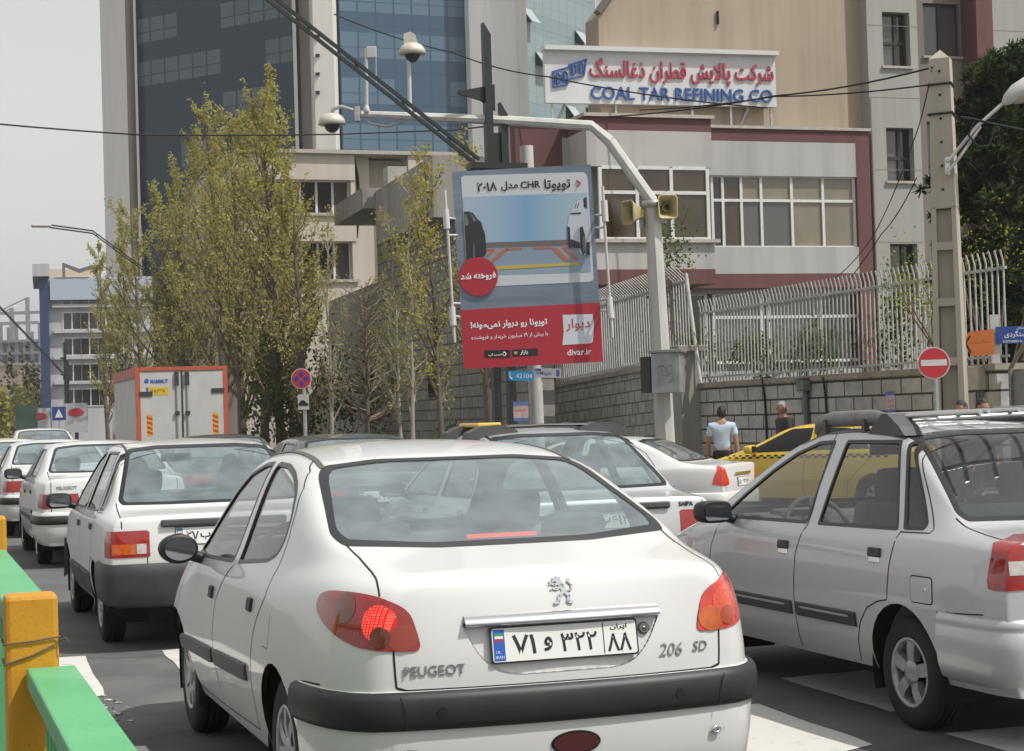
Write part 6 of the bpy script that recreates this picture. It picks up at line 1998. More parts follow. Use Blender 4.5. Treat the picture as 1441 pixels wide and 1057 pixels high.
def poster(px, py, w, h, label, top, Yoff=.0):
    t = wall_thing('poster', label, 'poster', px, py)
    mb = MB(); mb.box((0, -.012, 0), (w, .012, h)); mb.build('sheet', mat('poster_paper', (.46, .42, .46), .7, var=.2, scale=6), t)
    mb = MB(); mb.box((0, -.0195, h * .40), (w, .003, h * .18)); mb.box((0, -.0195, -h * .42), (w, .003, h * .14)); mb.build('printed_band', mat('poster_blue', (.10, .16, .42), .6, var=.4, scale=9), t)
    mb = MB()
    write(mb, fa('فروش'), (0, -.0185, h * .08), (1, 0, 0), (0, 0, 1), lift=0, bold=.02, width=w * .62)
    write(mb, fa('اجاره'), (0, -.0185, -h * .18), (1, 0, 0), (0, 0, 1), lift=0, bold=.02, width=w * .66); mb.build('lettering', mat('poster_red', (.55, .06, .07), .6), t)
poster(1254, 566, .30, .38, 'small pale paper poster stuck on the stone wall near the no entry sign', 0)
# --- shrubs in the yard
def leaf_mat(name, c1, c2, tr=.35):
    if name in MATS: return MATS[name]
    m = bpy.data.materials.new(name); m.use_nodes = True; n = m.node_tree; L = n.links.new; n.nodes.clear()
    o = n.nodes.new('ShaderNodeOutputMaterial'); d = n.nodes.new('ShaderNodeBsdfDiffuse'); t = n.nodes.new('ShaderNodeBsdfTranslucent'); s_ = n.nodes.new('ShaderNodeMixShader')
    tc = n.nodes.new('ShaderNodeTexCoord'); nz = n.nodes.new('ShaderNodeTexNoise'); nz.inputs['Scale'].default_value = 1.1; nz.inputs['Detail'].default_value = 8; nz.inputs['Roughness'].default_value = .8
    L(tc.outputs['Object'], nz.inputs['Vector'])
    r_ = n.nodes.new('ShaderNodeValToRGB'); r_.color_ramp.elements[0].position = .36; r_.color_ramp.elements[1].position = .64
    r_.color_ramp.elements[0].color = (*c1, 1); r_.color_ramp.elements[1].color = (*c2, 1); L(nz.outputs['Fac'], r_.inputs[0])
    L(r_.outputs[0], d.inputs[0]); L(r_.outputs[0], t.inputs[0]); s_.inputs[0].default_value = tr
    L(d.outputs[0], s_.inputs[1]); L(t.outputs[0], s_.inputs[2]); L(s_.outputs[0], o.inputs['Surface'])
    MATS[name] = m
    return m
LF_SPRING = leaf_mat('spring_leaf', (.28, .265, .065), (.52, .48, .15), .5)
LF_GREEN = leaf_mat('green_leaf', (.05, .085, .018), (.12, .17, .03))
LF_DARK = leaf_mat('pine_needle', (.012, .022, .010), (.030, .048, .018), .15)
LF_PINE2 = leaf_mat('pine_needle_sunny', (.035, .055, .016), (.075, .095, .03), .2)  # lighter copy for the outer tufts, sunlight put into the colour
LF_LIME = leaf_mat('lime_leaf', (.16, .19, .02), (.30, .32, .04))
M_BARK = mat('grey_bark', (.12, .10, .08), .95, var=.4, scale=6, stretch=(1, 1, .3))
M_BARKP = mat('pale_bark', (.34, .31, .26), .9, var=.35, scale=6, stretch=(1, 1, .3))
M_TWIG = mat('twig_brown', (.16, .12, .085), .95, var=.3)
def leaf(V, F_, p, s, r, up=0.3):
    n = Vector((r.gauss(0, 1), r.gauss(0, 1), r.gauss(up, 1))).normalized()
    a = n.orthogonal().normalized(); a = Matrix.Rotation(r.uniform(0, 6.28), 3, n) @ a; b_ = n.cross(a)
    k = len(V); V += [p - a * s * .5, p + b_ * s * .32, p + a * s * .5, p - b_ * s * .32]; F_.append((k, k + 1, k + 2, k + 3))
def shrub(name, label, pos, w, h, n, m, seed, ls=.09, cat='shrub', stems=True):
    r = random.Random(seed); t = thing(name, label, cat, pos)
    V = []; F_ = []
    cl = [Vector((r.uniform(-w / 2, w / 2), r.uniform(-.3, .3), h * (.25 + .6 * r.random() ** .8))) for _ in range(max(5, int(w * 5)))]
    for _ in range(n):
        c = r.choice(cl); p = c + Vector((r.gauss(0, .18), r.gauss(0, .16), r.gauss(0, .16 * h)))
        if p.z < .05: p.z = .05 + r.random() * .2
        leaf(V, F_, p, ls * r.uniform(.6, 1.3), r)
    me = bpy.data.meshes.new('foliage'); me.from_pydata(V, [], F_); me.materials.append(m); link('foliage', me, t)
    mb = MB()
    for c in cl: mb.tube([(c.x * .5, 0, -.1), (c.x * .8, c.y * .6, c.z * .5), tuple(c)], [.02, .014, .006], 5)
    mb.build('stems', M_TWIG, t)
    return t
def inyard(px, py, off): u, z = W1.uv(px, py, -off); o = W1.O + W1.U * u - W1.N * off; return Vector((o.x, o.y, z))
for k, (px, py, w, h, n, lab) in enumerate(((1082, 540, 1.1, 1.0, 900, 'leafy green shrub behind the railing, left of the pair in the yard'), (1132, 536, 1.2, 1.1, 1000, 'leafy green shrub behind the railing above the junction box'), (993, 546, .7, 1.5, 700, 'narrow green creeper at the railing corner by the brace post'), (1268, 524, .9, 1.6, 900, 'green shrub behind the railing beside the concrete pole'))):
    shrub('yard_shrub', lab, inyard(px, py, .9), w, h, n, LF_GREEN, 40 + k)
shrub('yellow_shrub', 'bright yellow green spring shrub over the wall right of the concrete pole', inyard(1395, 500, .9), 3.2, 2.2, 1100, LF_LIME, 51, .06)
shrub('yellow_shrub', 'small yellow green shrub climbing the railing left of the concrete pole', inyard(1290, 480, .8), .9, 1.5, 500, LF_LIME, 52, .06)
v = W2.u(932, 470); o = W2.O + W2.U * v - W2.N * .3
shrub('climbing_vine', 'green climbing vine on the tall railing behind the signal pole', Vector((o.x, o.y, hz2)), .55, 3.4, 900, LF_GREEN, 55, .08, 'vine')
# ---------------------------------------------------------------- street furniture
M_DKGREEN = mat('lamp_post_green_black', (.010, .015, .013), .5, var=.2)
M_POLEW = mat('white_pole_paint', (.50, .495, .47), .5, var=.2, scale=3, stretch=(1, 1, .25))
M_GALV = mat('galvanised_steel', (.42, .42, .42), .45, metal=.5, var=.2)
M_CONCP = stain_mat('pole_concrete', (.40, .36, .30), .12, .12)
def lamp_tree(label, pos, s=1.0):
    """twin posts tied by a plate, with a long double boom out over the road"""
    t = thing('street_lamp', label, 'street lamp', pos, math.atan2(SL.y, SL.x))
    g = 'street lamps with twin posts and a long boom'
    t['group'] = g
    # local x = out over the road, local y = along the street
    for y, h, nm in ((.12, 8.15, 'tall_post'), (-.13, 6.85, 'short_post')):
        mb = MB(); mb.prism([(-.06, 0), (.06, 0), (.06, h), (-.06, h - .2)], .16, (y, .08, 0), (1, 0, 0), (0, 0, 1)); mb.build(nm, M_DKGREEN, t)
    mb = MB(); mb.prism([(.0, 7.15), (.22, 7.1), (.62, 7.02), (.62, 6.98), (.24, 6.88), (.0, 6.72)], .06, (0, .02, 0), (1, 0, 0), (0, 0, 1)); mb.build('pennant_bracket', M_DKGREEN, t)
    mb = MB(); mb.box((.0, -.01, 6.1), (.30, .10, .5)); mb.build('link_plate', M_DKGREEN, t)
    for z in (3.4, 4.5): mb = MB(); mb.box((0, 0, z), (.36, .10, .10)); mb.build('link_plate', M_DKGREEN, t)
    mb = MB(); mb.box((.0, .02, 5.80), (.95, .30, .10)); mb.box((.0, .02, 5.60), (.52, .24, .30)); mb.build('boom_seat', M_DKGREEN, t)
    for y in (-.06, .06):
        mb = MB(); mb.sqbar((.30, 0, 5.86 + y), (7.0, 0, 10.95 + y), .06, .05); mb.sqbar((6.95, 0, 10.93 + y), (8.9, 0, 11.2 + y), .07, .06); mb.build('boom', M_DKGREEN, t)
    for k in range(9):
        mb = MB(); x = .8 + k * .75; z = 5.86 + (x - .30) * .7597; mb.box((x, 0, z), (.05, .04, .12)); mb.build('boom_tie', M_DKGREEN, t)
    mb = MB(); mb.box((9.3, 0, 11.22), (.9, .30, .16), bev=.06); mb.build('lamp_head', mat('lamp_head_grey', (.45, .45, .44), .4), t)
    mb = MB(); mb.box((0, 0, .12), (.5, .8, .24), bev=.03); mb.build('base', M_CONCP, t)
    return t
LP = at(704, 400, 30)
lamp0 = lamp_tree('tall dark street lamp of twin posts standing just behind the billboard', Vector((LP.x, LP.y, -.2)))
for Y, px, lab in ((88, 345, 'dark street lamp whose boom rises out of the poplars, nearest of the three far lamps'), (134, 93, 'dark street lamp of twin posts in front of the blue cornered block'), (205, 72, 'faint farthest street lamp boom above the cream house')):
    p = at(px, 500, Y); o = copy_tree(lamp0); o.location = (p.x, p.y, -.2); o['label'] = lab
    if px == 93: o.rotation_euler.z = R(240)
# --- signal pole with camera boom
SPX = at(936, 590, 30)
sp = thing('camera_pole', 'white octagonal traffic camera pole whose boom reaches left over the street', 'camera pole', (SPX.x, SPX.y, -.2))
def loc(px, py, Y=30.0): p = at(px, py, Y); return Vector((p.x - SPX.x, p.y - SPX.y, p.z + .2))
q = [loc(939, 640), loc(929, 480), loc(918, 288)]
mb = MB(); mb.tube([Vector((q[0].x, q[0].y, 0)), q[1], q[2]], [.165, .15, .125], 8, smooth=False); mb.build('pole_shaft', M_POLEW, sp)
arm = [loc(918, 284), loc(858, 199), loc(832, 177), loc(700, 169), loc(508, 161)]
mb = MB(); mb.tube([arm[0], arm[1]], [.10, .095], 8, smooth=False); mb.tube([arm[1], arm[2], arm[3], arm[4]], [.095, .085, .08, .06], 8, smooth=False); mb.build('boom', M_POLEW, sp)
mb = MB(); c = loc(918, 287); mb.lathe([(.15, -.05), (.17, -.05), (.17, .05), (.15, .05)], c, None, 12); mb.build('clamp', M_GALV, sp)
mb = MB(); a = loc(577, 160); b_ = loc(575, 82); mb.tube([a, b_], .035, 8); mb.build('camera_mast', M_POLEW, sp)
mb = MB(); a2 = loc(516, 160); b2 = loc(515, 68); mb.tube([a2, b2], .03, 8); mb.lathe([(.0, .0), (.07, .0), (.05, .08), (.03, .14)], a2, None, 10); mb.build('antenna_mast', M_POLEW, sp)
mb = MB(); a = loc(513, 166); mb.tube([a, loc(520, 174), loc(545, 178), loc(560, 174), loc(576, 164)], .022, 6); mb.build('cable_loop', M_GALV, sp)
mb = MB(); c = loc(503, 161); mb.box(c, (.09, .14, .24), bev=.01); mb.build('boom_cap', M_GALV, sp)
def dome(label, c, r_, hang):
    t = thing('dome_camera', label, 'camera', Vector(c) + SPX * 1 - Vector((0, 0, SPX.z + .2)) if False else Vector((c[0] + SPX.x, c[1] + SPX.y, c[2] - .2)))
    mb = MB(); mb.lathe([(0, .13), (.10, .125), (.17, .085), (.21, .02), (.225, -.05), (.215, -.055), (.14, -.06)], (0, 0, 0), None, 28); mb.build('hood', mat('camera_hood_ivory', (.52, .49, .42), .45, var=.12), t)
    mb = MB(); mb.lathe([(.13, -.05), (.125, -.09), (.09, -.15), (.045, -.18), (0, -.19)], (0, 0, 0), None, 24); mb.build('dome', mat('smoked_dome', (.03, .03, .035), .1), t)
    if hang: mb = MB(); mb.tube([(0, 0, .12), (.02, 0, .20), (.16, 0, .24), (.38, 0, .16)], .03, 8); mb.build('hanger_arm', M_GALV, t)
    else:
        mb = MB(); mb.prism([(-.13, .10), (.10, .12), (.06, .26), (-.02, .31), (-.13, .28)], .12, (0, .06, 0), (1, 0, 0), (0, 0, 1)); mb.build('hood_bracket', mat('camera_hood_ivory', (.52, .49, .42), .45), t)
    return t
dome('ivory dome camera on a short mast above the white boom', loc(580, 72), .2, False)
dome('ivory dome camera hanging from the tip of the white boom', loc(467, 171), .2, True)
t = thing('radio_antenna', 'small flat grey radio panel on a thin mast near the boom tip', 'antenna', Vector((loc(521, 74).x + SPX.x, loc(521, 74).y + SPX.y, loc(521, 74).z - .2)))
mb = MB(); mb.box((.02, 0, 0), (.17, .07, .19), bev=.015); mb.build('panel', mat('antenna_grey', (.45, .45, .45), .5), t)
mb = MB(); mb.tube([(.09, -.02, -.05), (.09, -.02, -.52)], .012, 6); mb.build('whip', M_GALV, t)
mb = MB(); mb.tube([(-.09, .02, .05), (-.09, .02, -.52)], .012, 6); mb.build('whip', M_GALV, t)
def horn(label, px, py, rz):
    c = loc(px, py); t = thing('loudspeaker', label, 'loudspeaker', Vector((c.x + SPX.x, c.y + SPX.y, c.z - .2)), rz)
    m = mat('horn_beige', (.42, .36, .17), .5, var=.15)
    mb = MB()  # horn opening along local -y
    def rr(w, h, y): return [Vector((p[0], y, p[1])) for p in rrect(w, h, min(w, h) * .2, 4)]
    rings = [rr(.13, .13, .18), rr(.16, .16, .06), rr(.26, .30, -.12), rr(.33, .40, -.20), rr(.30, .37, -.205), rr(.22, .26, -.10), rr(.09, .09, .05)]
    n = len(rings[0]); V = [v for q_ in rings for v in q_]
    mb.add(V, [(i * n + k, i * n + (k + 1) % n, (i + 1) * n + (k + 1) % n, (i + 1) * n + k) for i in range(6) for k in range(n)], 0, True)
    mb.build('horn', m, t)
    mb = MB(); mb.lathe([(0, -.10), (.07, -.09), (.075, 0), (.05, .12)], (0, 0, 0), Matrix(((1, 0, 0), (0, 0, 1), (0, -1, 0))) @ Matrix.Rotation(math.pi, 3, 'X'), 16); mb.build('driver', mat('horn_core', (.50, .44, .26), .5), t)
    mb = MB(); mb.box((0, .1, -.16), (.06, .10, .14)); mb.build('bracket', M_GALV, t)
horn('beige horn loudspeaker facing left on the camera pole', 897, 300, R(-58))
horn('beige horn loudspeaker facing the viewer on the camera pole', 936, 293, R(8))
t = thing('control_cabinet', 'grey steel control cabinet with faded drawings strapped to the camera pole', 'cabinet', Vector((at(940, 525, 29.6).x, 29.6, at(940, 525, 29.6).z)), R(-14))
mb = MB(); mb.box((0, 0, 0), (.46, .50, .64), bev=.01); mb.build('case', mat('cabinet_grey', (.27, .285, .30), .5, metal=.3, var=.3, scale=6), t)
mb = MB(); mb.box((0, 0, .345), (.54, .58, .05), bev=.01); mb.build('cap', mat('cabinet_cap', (.22, .22, .21), .5, metal=.3), t)
mb = MB(); mb.box((-.33, .02, -.02), (.16, .44, .58), bev=.01); mb.build('side_box', mat('cabinet_dark', (.03, .03, .032), .5), t)
mb = MB()
rr_ = random.Random(8)
pts = [(-.12, .10), (-.05, .12), (.02, .06), (.08, .13), (.14, .02), (.12, -.12), (.02, -.16), (-.09, -.12), (-.13, 0), (-.03, -.04), (.07, -.02), (.03, .05)]
mb.tube([(x, -.254, z) for x, z in pts], .006, 5); mb.build('scribble', mat('scribble_grey', (.17, .17, .18), .6), t)
# --- white sign post beside the dark lamp, sign strips and poster
wp = at(757, 600, 30.5)
t = thing('sign_post', 'thick white round post under the billboard beside the dark lamp posts', 'post', (wp.x, wp.y, -.2))
mb = MB(); mb.tube([(0, 0, 0), (-.03, 0, 3.2), (-.05, 0, 6.2)], [.12, .115, .11], 16); mb.build('post_tube', M_POLEW, t)
c = at(733, 529, 29.4)
t = thing('sign_strip', 'bright blue sign strip with a phone number on the dark lamp posts', 'sign', c, R(-1)); t.rotation_euler = (0, R(2.5), 0)
mb = MB(); mb.box((0, 0, 0), (.41, .02, .155)); mb.build('plate', mat('strip_blue', (.03, .30, .60), .4), t)
mb = MB(); write(mb, '42104', (.05, -.011, 0), (1, 0, 0), (0, 0, 1), lift=0, bold=.01, height=.075)
mb.tube([(-.17, -.012, .05), (-.185, -.012, .02), (-.175, -.012, -.03), (-.14, -.012, -.055)], .012, 5)
mb.build('lettering', M_WINK, t)
c = at(771, 525, 29.4)
t = thing('sign_strip', 'pale sign strip with blue print right of the phone number strip', 'sign', c); t.rotation_euler = (0, R(2.5), 0)
mb = MB(); mb.box((0, 0, 0), (.42, .02, .15)); mb.build('plate', mat('strip_pale', (.44, .45, .48), .5, var=.15), t)
mb = MB(); write(mb, 'IrMagaz', (-.06, -.011, -.01), (1, 0, 0), (0, 0, 1), lift=0, bold=.01, width=.24); mb.box((.16, -.011, .0), (.05, .002, .10)); mb.box((-.16, -.011, .05), (.09, .002, .03)); mb.build('lettering', mat('print_blue', (.06, .08, .28), .5), t)
c = at(733, 579, 29.3)
t = thing('post_poster', 'small pink and blue paper poster wrapped on the dark lamp posts', 'poster', c)
mb = MB(); mb.box((0, 0, 0), (.24, .012, .31)); mb.build('sheet', mat('poster_pink', (.52, .36, .34), .7, var=.35, scale=10), t)
mb = MB(); mb.box((0, -.0075, .125), (.24, .003, .06)); mb.box((0, -.0075, -.13), (.24, .003, .05)); mb.build('printed_band', mat('poster_blue', (.10, .16, .42), .6), t)
mb = MB(); write(mb, fa('فروش'), (0, -.0065, .02), (1, 0, 0), (0, 0, 1), lift=0, bold=.02, width=.15); mb.build('lettering', mat('poster_red', (.55, .06, .07), .6), t)
# --- concrete pole
cp = at(1327, 560, 28); cz = -.2
topz = at(1325, 70, 28).z
dx = at(1325, 85, 28).x - at(1352, 560, 28).x
t = thing('concrete_pole', 'tall tapered concrete utility pole with recessed panels, on the right', 'utility pole', (at(1340, 600, 28).x, 28, cz), R(-22))
Hh = topz - cz
def pw(z): return .25 - .10 * z / Hh     # half width
leanx = (at(1323, 85, 28).x - at(1340, 600, 28).x) / (Hh - 1.2)
def PX(z): return leanx * z
mb = MB()
zs = [0, 1.0, 1.85, 1.95, 2.85, 2.95, 3.8, 3.9, 4.6]
# two flanges and cross ribs, solid above
for sg in (-1, 1):
    V = []; 
    for z in (0, 4.7):
        w_ = pw(z)
        for x in (sg * w_, sg * w_ * .62):
            for y in (-w_ * .9, w_ * .9): V.append((x * 1.0, y, z))
    mb.add(V, [(0, 1, 3, 2), (4, 6, 7, 5), (0, 4, 5, 1), (2, 3, 7, 6), (0, 2, 6, 4), (1, 5, 7, 3)])
for z0, z1 in ((0, .5), (1.35, 1.47), (2.3, 2.42), (3.2, 3.32), (4.05, 4.17)):
    w_ = pw(z0); mb.box((0, 0, (z0 + z1) / 2), (w_ * 1.25, w_ * 1.7, z1 - z0))
w_ = pw(2.3); mb.box((0, w_ * .2, 2.35), (w_ * 1.1, w_ * .8, 4.6))
wb_, wt_ = pw(4.68), pw(Hh - .15)
mb.add([(-wb_, -wb_ * .9, 4.68), (wb_, -wb_ * .9, 4.68), (wb_, wb_ * .9, 4.68), (-wb_, wb_ * .9, 4.68), (-wt_, -wt_ * .9, Hh - .15), (wt_, -wt_ * .9, Hh - .15), (wt_, wt_ * .9, Hh - .15), (-wt_, wt_ * .9, Hh - .15), (0, 0, Hh)],
       [(0, 1, 5, 4), (1, 2, 6, 5), (2, 3, 7, 6), (3, 0, 4, 7), (4, 5, 8), (5, 6, 8), (6, 7, 8), (7, 4, 8), (0, 3, 2, 1)])
shaft = mb.build('shaft', M_CONCP, t)
mb = MB()
for k in range(8):
    z = Hh - .35 - k * .36
    if z > 4.8: mb.box((0, -pw(z) * .9 - .001, z), (.035, .012, .035))
    if k < 5: mb.box((-pw(z) - .001, 0, z - .15), (.012, .035, .035))
for o in build_each(mb, 'bolt_hole', M_GAP, t): pass
mb = MB()
for z in (Hh - .55, Hh - 1.0):
    w_ = pw(z) + .012; mb.tube([(-w_, -w_, z), (w_, -w_, z + .01), (w_, w_, z), (-w_, w_, z), (-w_, -w_, z)], .02, 6)
for o in build_each(mb, 'strap', M_GAP, t): pass
for v in t.children:
    v.matrix_parent_inverse = Matrix(((1, 0, leanx, 0), (0, 1, 0, 0), (0, 0, 1, 0), (0, 0, 0, 1)))
# bake the lean into the meshes instead
for v in t.children:
    v.matrix_parent_inverse = Matrix.Identity(4)
    for q_ in v.data.vertices: q_.co.x += leanx * math.cos(R(22)) * q_.co.z; q_.co.y += leanx * math.sin(R(22)) * q_.co.z
PL_ = lambda px, py, Y=28.0: at(px, py, Y)
# lamp bracket on the concrete pole
bp_ = PL_(1335, 232, 27.7)
t = thing('pole_lamp', 'grey street lamp on a slanting double bracket of the concrete pole', 'street lamp', bp_)
def lc(px, py, Y=27.6): p = at(px, py, Y); return p - bp_
mb = MB(); mb.tube([lc(1333, 228), lc(1375, 178), lc(1412, 145), lc(1425, 138)], .028, 8); mb.tube([lc(1333, 243), lc(1350, 222), lc(1380, 178)], .024, 8); mb.build('bracket', M_GALV, t)
mb = MB(); mb.box(lc(1333, 234, 27.72), (.07, .05, .26), bev=.01); mb.build('bracket_plate', mat('bright_steel', (.65, .65, .66), .3, metal=.9), t)
mb = MB(); d = (lc(1450, 118) - lc(1412, 146)).normalized(); sx = Vector((0, 1, 0)); up = sx.cross(d) * -1
mb.tube([lc(1412, 146), lc(1418, 140), lc(1430, 130), lc(1450, 118), lc(1462, 112)], [.04, .09, .13, .14, .05], 12); mb.build('lamp_head', mat('lamp_head_grey', (.45, .45, .44), .4), t)
mb = MB(); mb.tube([lc(1426, 143), lc(1436, 137), lc(1452, 128)], [.05, .10, .05], 12); mb.build('lens', mat('lamp_lens', (.30, .27, .22), .25), t)
# cables
def cable(label, pts, r_=.012, sag=0.0, m=None):
    P_ = [at(*p) for p in pts]
    t = thing('overhead_cable', label, 'cable', P_[0])
    out = []
    for i, (a, b_) in enumerate(zip(P_, P_[1:])):
        for k in range(8):
            s_ = k / 8; q_ = a.lerp(b_, s_); q_.z -= sag * 4 * s_ * (1 - s_); out.append(q_ - P_[0])
    out.append(P_[-1] - P_[0])
    mb = MB(); mb.tube(out, r_, 5); mb.build('wire', m or M_GAP, t)
cable('thin black cable crossing the pale sky and the tower at tree top height', [(-30, 172, 45), (200, 190, 47), (480, 189, 50)], .022, .02)
cable('thin black cable from the tower pier to the white boom', [(480, 189, 50), (640, 183, 42), (720, 174, 33)], .018)
cable('upper black cable from the concrete pole to the roof sign', [(1312, 95, 27.9), (1090, 135, 33), (845, 165, 40)], .016, .06)
cable('lower black cable from the concrete pole to the roof sign', [(1312, 119, 27.9), (1090, 136, 33), (900, 155, 38)], .014, .04)
cable('thin black cable running from the top edge over the roof sign', [(470, 20, 60), (640, 75, 52), (770, 108, 48), (1080, 152, 46)], .02, .1)
cable('slack black cable drooping from the concrete pole across the grey building', [(1311, 100, 27.9), (1285, 200, 34), (1230, 330, 42), (1170, 395, 44)], .011, .1)
cable('second slack black cable drooping down the office wall to the railing', [(1290, 250, 36), (1240, 330, 37.5), (1130, 470, 38), (1060, 545, 39)], .011, .1)
cable('thick looped black cable between the pole lamp and the pine tree', [(1352, 165, 27.5), (1370, 168, 27.5), (1400, 175, 27.5), (1450, 185, 27.5)], .02, .0)
cable('hanging loop of black cable below the lamp bracket', [(1400, 178, 27.5), (1392, 205, 27.5), (1376, 207, 27.5), (1363, 190, 27.5), (1372, 168, 27.5)], .016)
# --- round no entry sign
def round_sign(label, px, py, Y, r_, kind, cat='traffic sign', post_px=None):
    c = at(px, py, Y); t = thing('traffic_sign', label, cat, (c.x, c.y, c.z), R(-6))
    mb = MB(); mb.prism(circ(r_, 48), -.015, (0, -.0, 0), (1, 0, 0), (0, 0, 1)); mb.build('rim', mat('sign_rim', (.55, .55, .55), .5), t)
    mb = MB(); mb.prism(circ(r_ * .93, 48), .004, (0, 0, 0), (1, 0, 0), (0, 0, 1)); mb.build('disc', mat('sign_disc_red', (.50, .03, .035), .4, var=.08), t)
    if kind == 'entry':
        mb = MB(); mb.prism([(-r_ * .79, -r_ * .17), (r_ * .79, -r_ * .17), (r_ * .79, r_ * .21), (-r_ * .79, r_ * .21)], .003, (0, -.0042, 0), (1, 0, 0), (0, 0, 1)); mb.build('bar', mat('sign_bar_white', (.62, .60, .57), .5, var=.12, scale=9), t)
    else:
        mb = MB()
        for sx_, sy_ in ((1, 0), (-1, 0), (0, 1), (0, -1)):
            mb.prism(circ(r_ * .25, 16, sx_ * r_ * .47, sy_ * r_ * .47), .003, (0, -.0042, 0), (1, 0, 0), (0, 0, 1))
        build_each(mb, 'blue_field', mat('sign_blue_field', (.02, .05, .30), .4), t)
    px_ = post_px if post_px is not None else 0
    mb = MB(); mb.tube([(px_, .03, r_ * .9), (px_ + .01, .03, -c.z - .2)], .035, 10); mb.build('post', M_GALV, t)
    return t
round_sign('red round no entry sign with a white bar, by the stone wall', 1314, 511, 27, .235, 'entry', post_px=.02)
t = round_sign('red and blue round no stopping sign on a white post among the trees', 424, 533, 34, .19, 'stop', post_px=.04)
mb = MB(); mb.box((.03, -.01, -.43), (.17 * 1.2, .012, .28)); o = mb.build('plate', mat('sign_plate_white', (.50, .50, .48), .5, var=.1), t)
mb = MB(); mb.prism([(-.08, -.50), (.10, -.50), (.10, -.455), (.055, -.44), (.03, -.40), (-.04, -.40), (-.055, -.44), (-.08, -.455)], .003, (.02, -.0165, 0), (1, 0, 0), (0, 0, 1)); mb.build('tow_picture', M_INK, o)
# --- street name signs
c = at(1405, 520, 29)
t = thing('sign_post', 'white square post carrying the orange arrow and the blue street name sign', 'post', (c.x, c.y, -.2), R(-4))
ht = at(1398, 443, 29).z + .2
mb = MB(); mb.box((-.04, 0, ht / 2), (.13, .10, ht)); mb.build('post_tube', M_POLEW, t)
c = at(1377, 483, 28.9)
t = thing('arrow_sign', 'orange arrow sign pointing left on the white post', 'sign', c, R(-4)); 
mb = MB(); mb.prism([(-.235, .02), (-.15, .175), (.235, .215), (.235, -.185), (-.12, -.20)], .02, (0, 0, 0), (1, 0, 0), (0, 0, 1)); mb.build('plate', mat('sign_orange', (.56, .15, .03), .5, var=.15), t)
mb = MB(); mb.tube([(-.13, -.021, .12), (-.20, -.021, .0), (-.12, -.021, -.14)], .013, 5); mb.build('arrow_mark', M_INK, t)
mb = MB(); write(mb, fa('دستگردی'), (.07, -.0205, .02), (1, 0, 0), (0, 0, 1), lift=0, bold=.01, width=.24); mb.build('lettering', mat('dark_orange_print', (.22, .06, .02), .5), t)
c = at(1436, 471, 28.9)
t = thing('street_name_sign', 'dark blue street name sign with white Persian writing at the right edge', 'sign', c, R(-4))
mb = MB(); mb.box((.02, 0, 0), (.80, .02, .27)); mb.build('plate', mat('sign_navy', (.02, .06, .26), .4, var=.1), t)
mb = MB(); write(mb, fa('وحید دستگردی'), (.06, -.0115, .0), (1, 0, 0), (0, 0, 1), lift=0, bold=.012, width=.62)
write(mb, 'DASTGERDI St.', (-.12, -.0115, -.10), (1, 0, 0), (0, 0, 1), lift=0, bold=.01, width=.30); write(mb, fa('خیابان'), (.0, -.0115, .105), (1, 0, 0), (0, 0, 1), lift=0, bold=.01, width=.12); mb.build('lettering', M_WINK, t)
# --- small signs far up the street
for px, py, Y, r_, lab, col in ((107, 588, 120, 1.0, 'white hoarding with a red oval far up the street, right of its twin', 0), (56, 593, 135, 1.15, 'white hoarding with a red oval far up the street, left of its twin', 1)):
    c = at(px, py, Y); t = thing('hoarding', lab, 'billboard', (c.x, c.y, c.z))
    w_, h_ = 1.45, 1.9
    mb = MB(); mb.box((0, .1, 0), (w_, .2, h_)); mb.build('panel', mat('hoarding_white', (.48, .48, .49), .6), t)
    mb = MB(); mb.prism(circ(w_ * .36, 28, 0, .35, ry=w_ * .19), .02, (0, -.001, 0), (1, 0, 0), (0, 0, 1)); o = mb.build('red_oval', mat('hoarding_red', (.5, .03, .05), .5), t)
    mb = MB(); mb.tube([(0, .1, -h_ / 2), (0, .1, -c.z)], .12, 8); mb.build('leg', M_DKGREEN, t)
c = at(37, 590, 130); t = thing('hoarding', 'dark green hoarding far up the street beside the white ones', 'billboard', c)
mb = MB(); mb.box((0, .1, 0), (1.5, .2, 2.0)); mb.build('panel', mat('hoarding_green', (.04, .08, .06), .6, var=.5, scale=1), t)
mb = MB(); mb.tube([(0, .1, -1), (0, .1, -c.z)], .12, 8); mb.build('leg', M_DKGREEN, t)
c = at(83, 582, 115); t = thing('traffic_sign', 'small blue square sign far up the street between the hoardings', 'traffic sign', c)
mb = MB(); mb.box((0, 0, 0), (.85, .05, .85)); mb.build('plate', mat('sign_navy', (.02, .06, .26), .4), t)
mb = MB(); mb.prism([(-.25, -.25), (.25, -.25), (0, .28)], .02, (0, -.026, 0), (1, 0, 0), (0, 0, 1)); mb.build('triangle', M_WINK, t)
mb = MB(); mb.tube([(0, .04, -.4), (0, .04, -c.z)], .05, 8); mb.build('post', M_GALV, t)
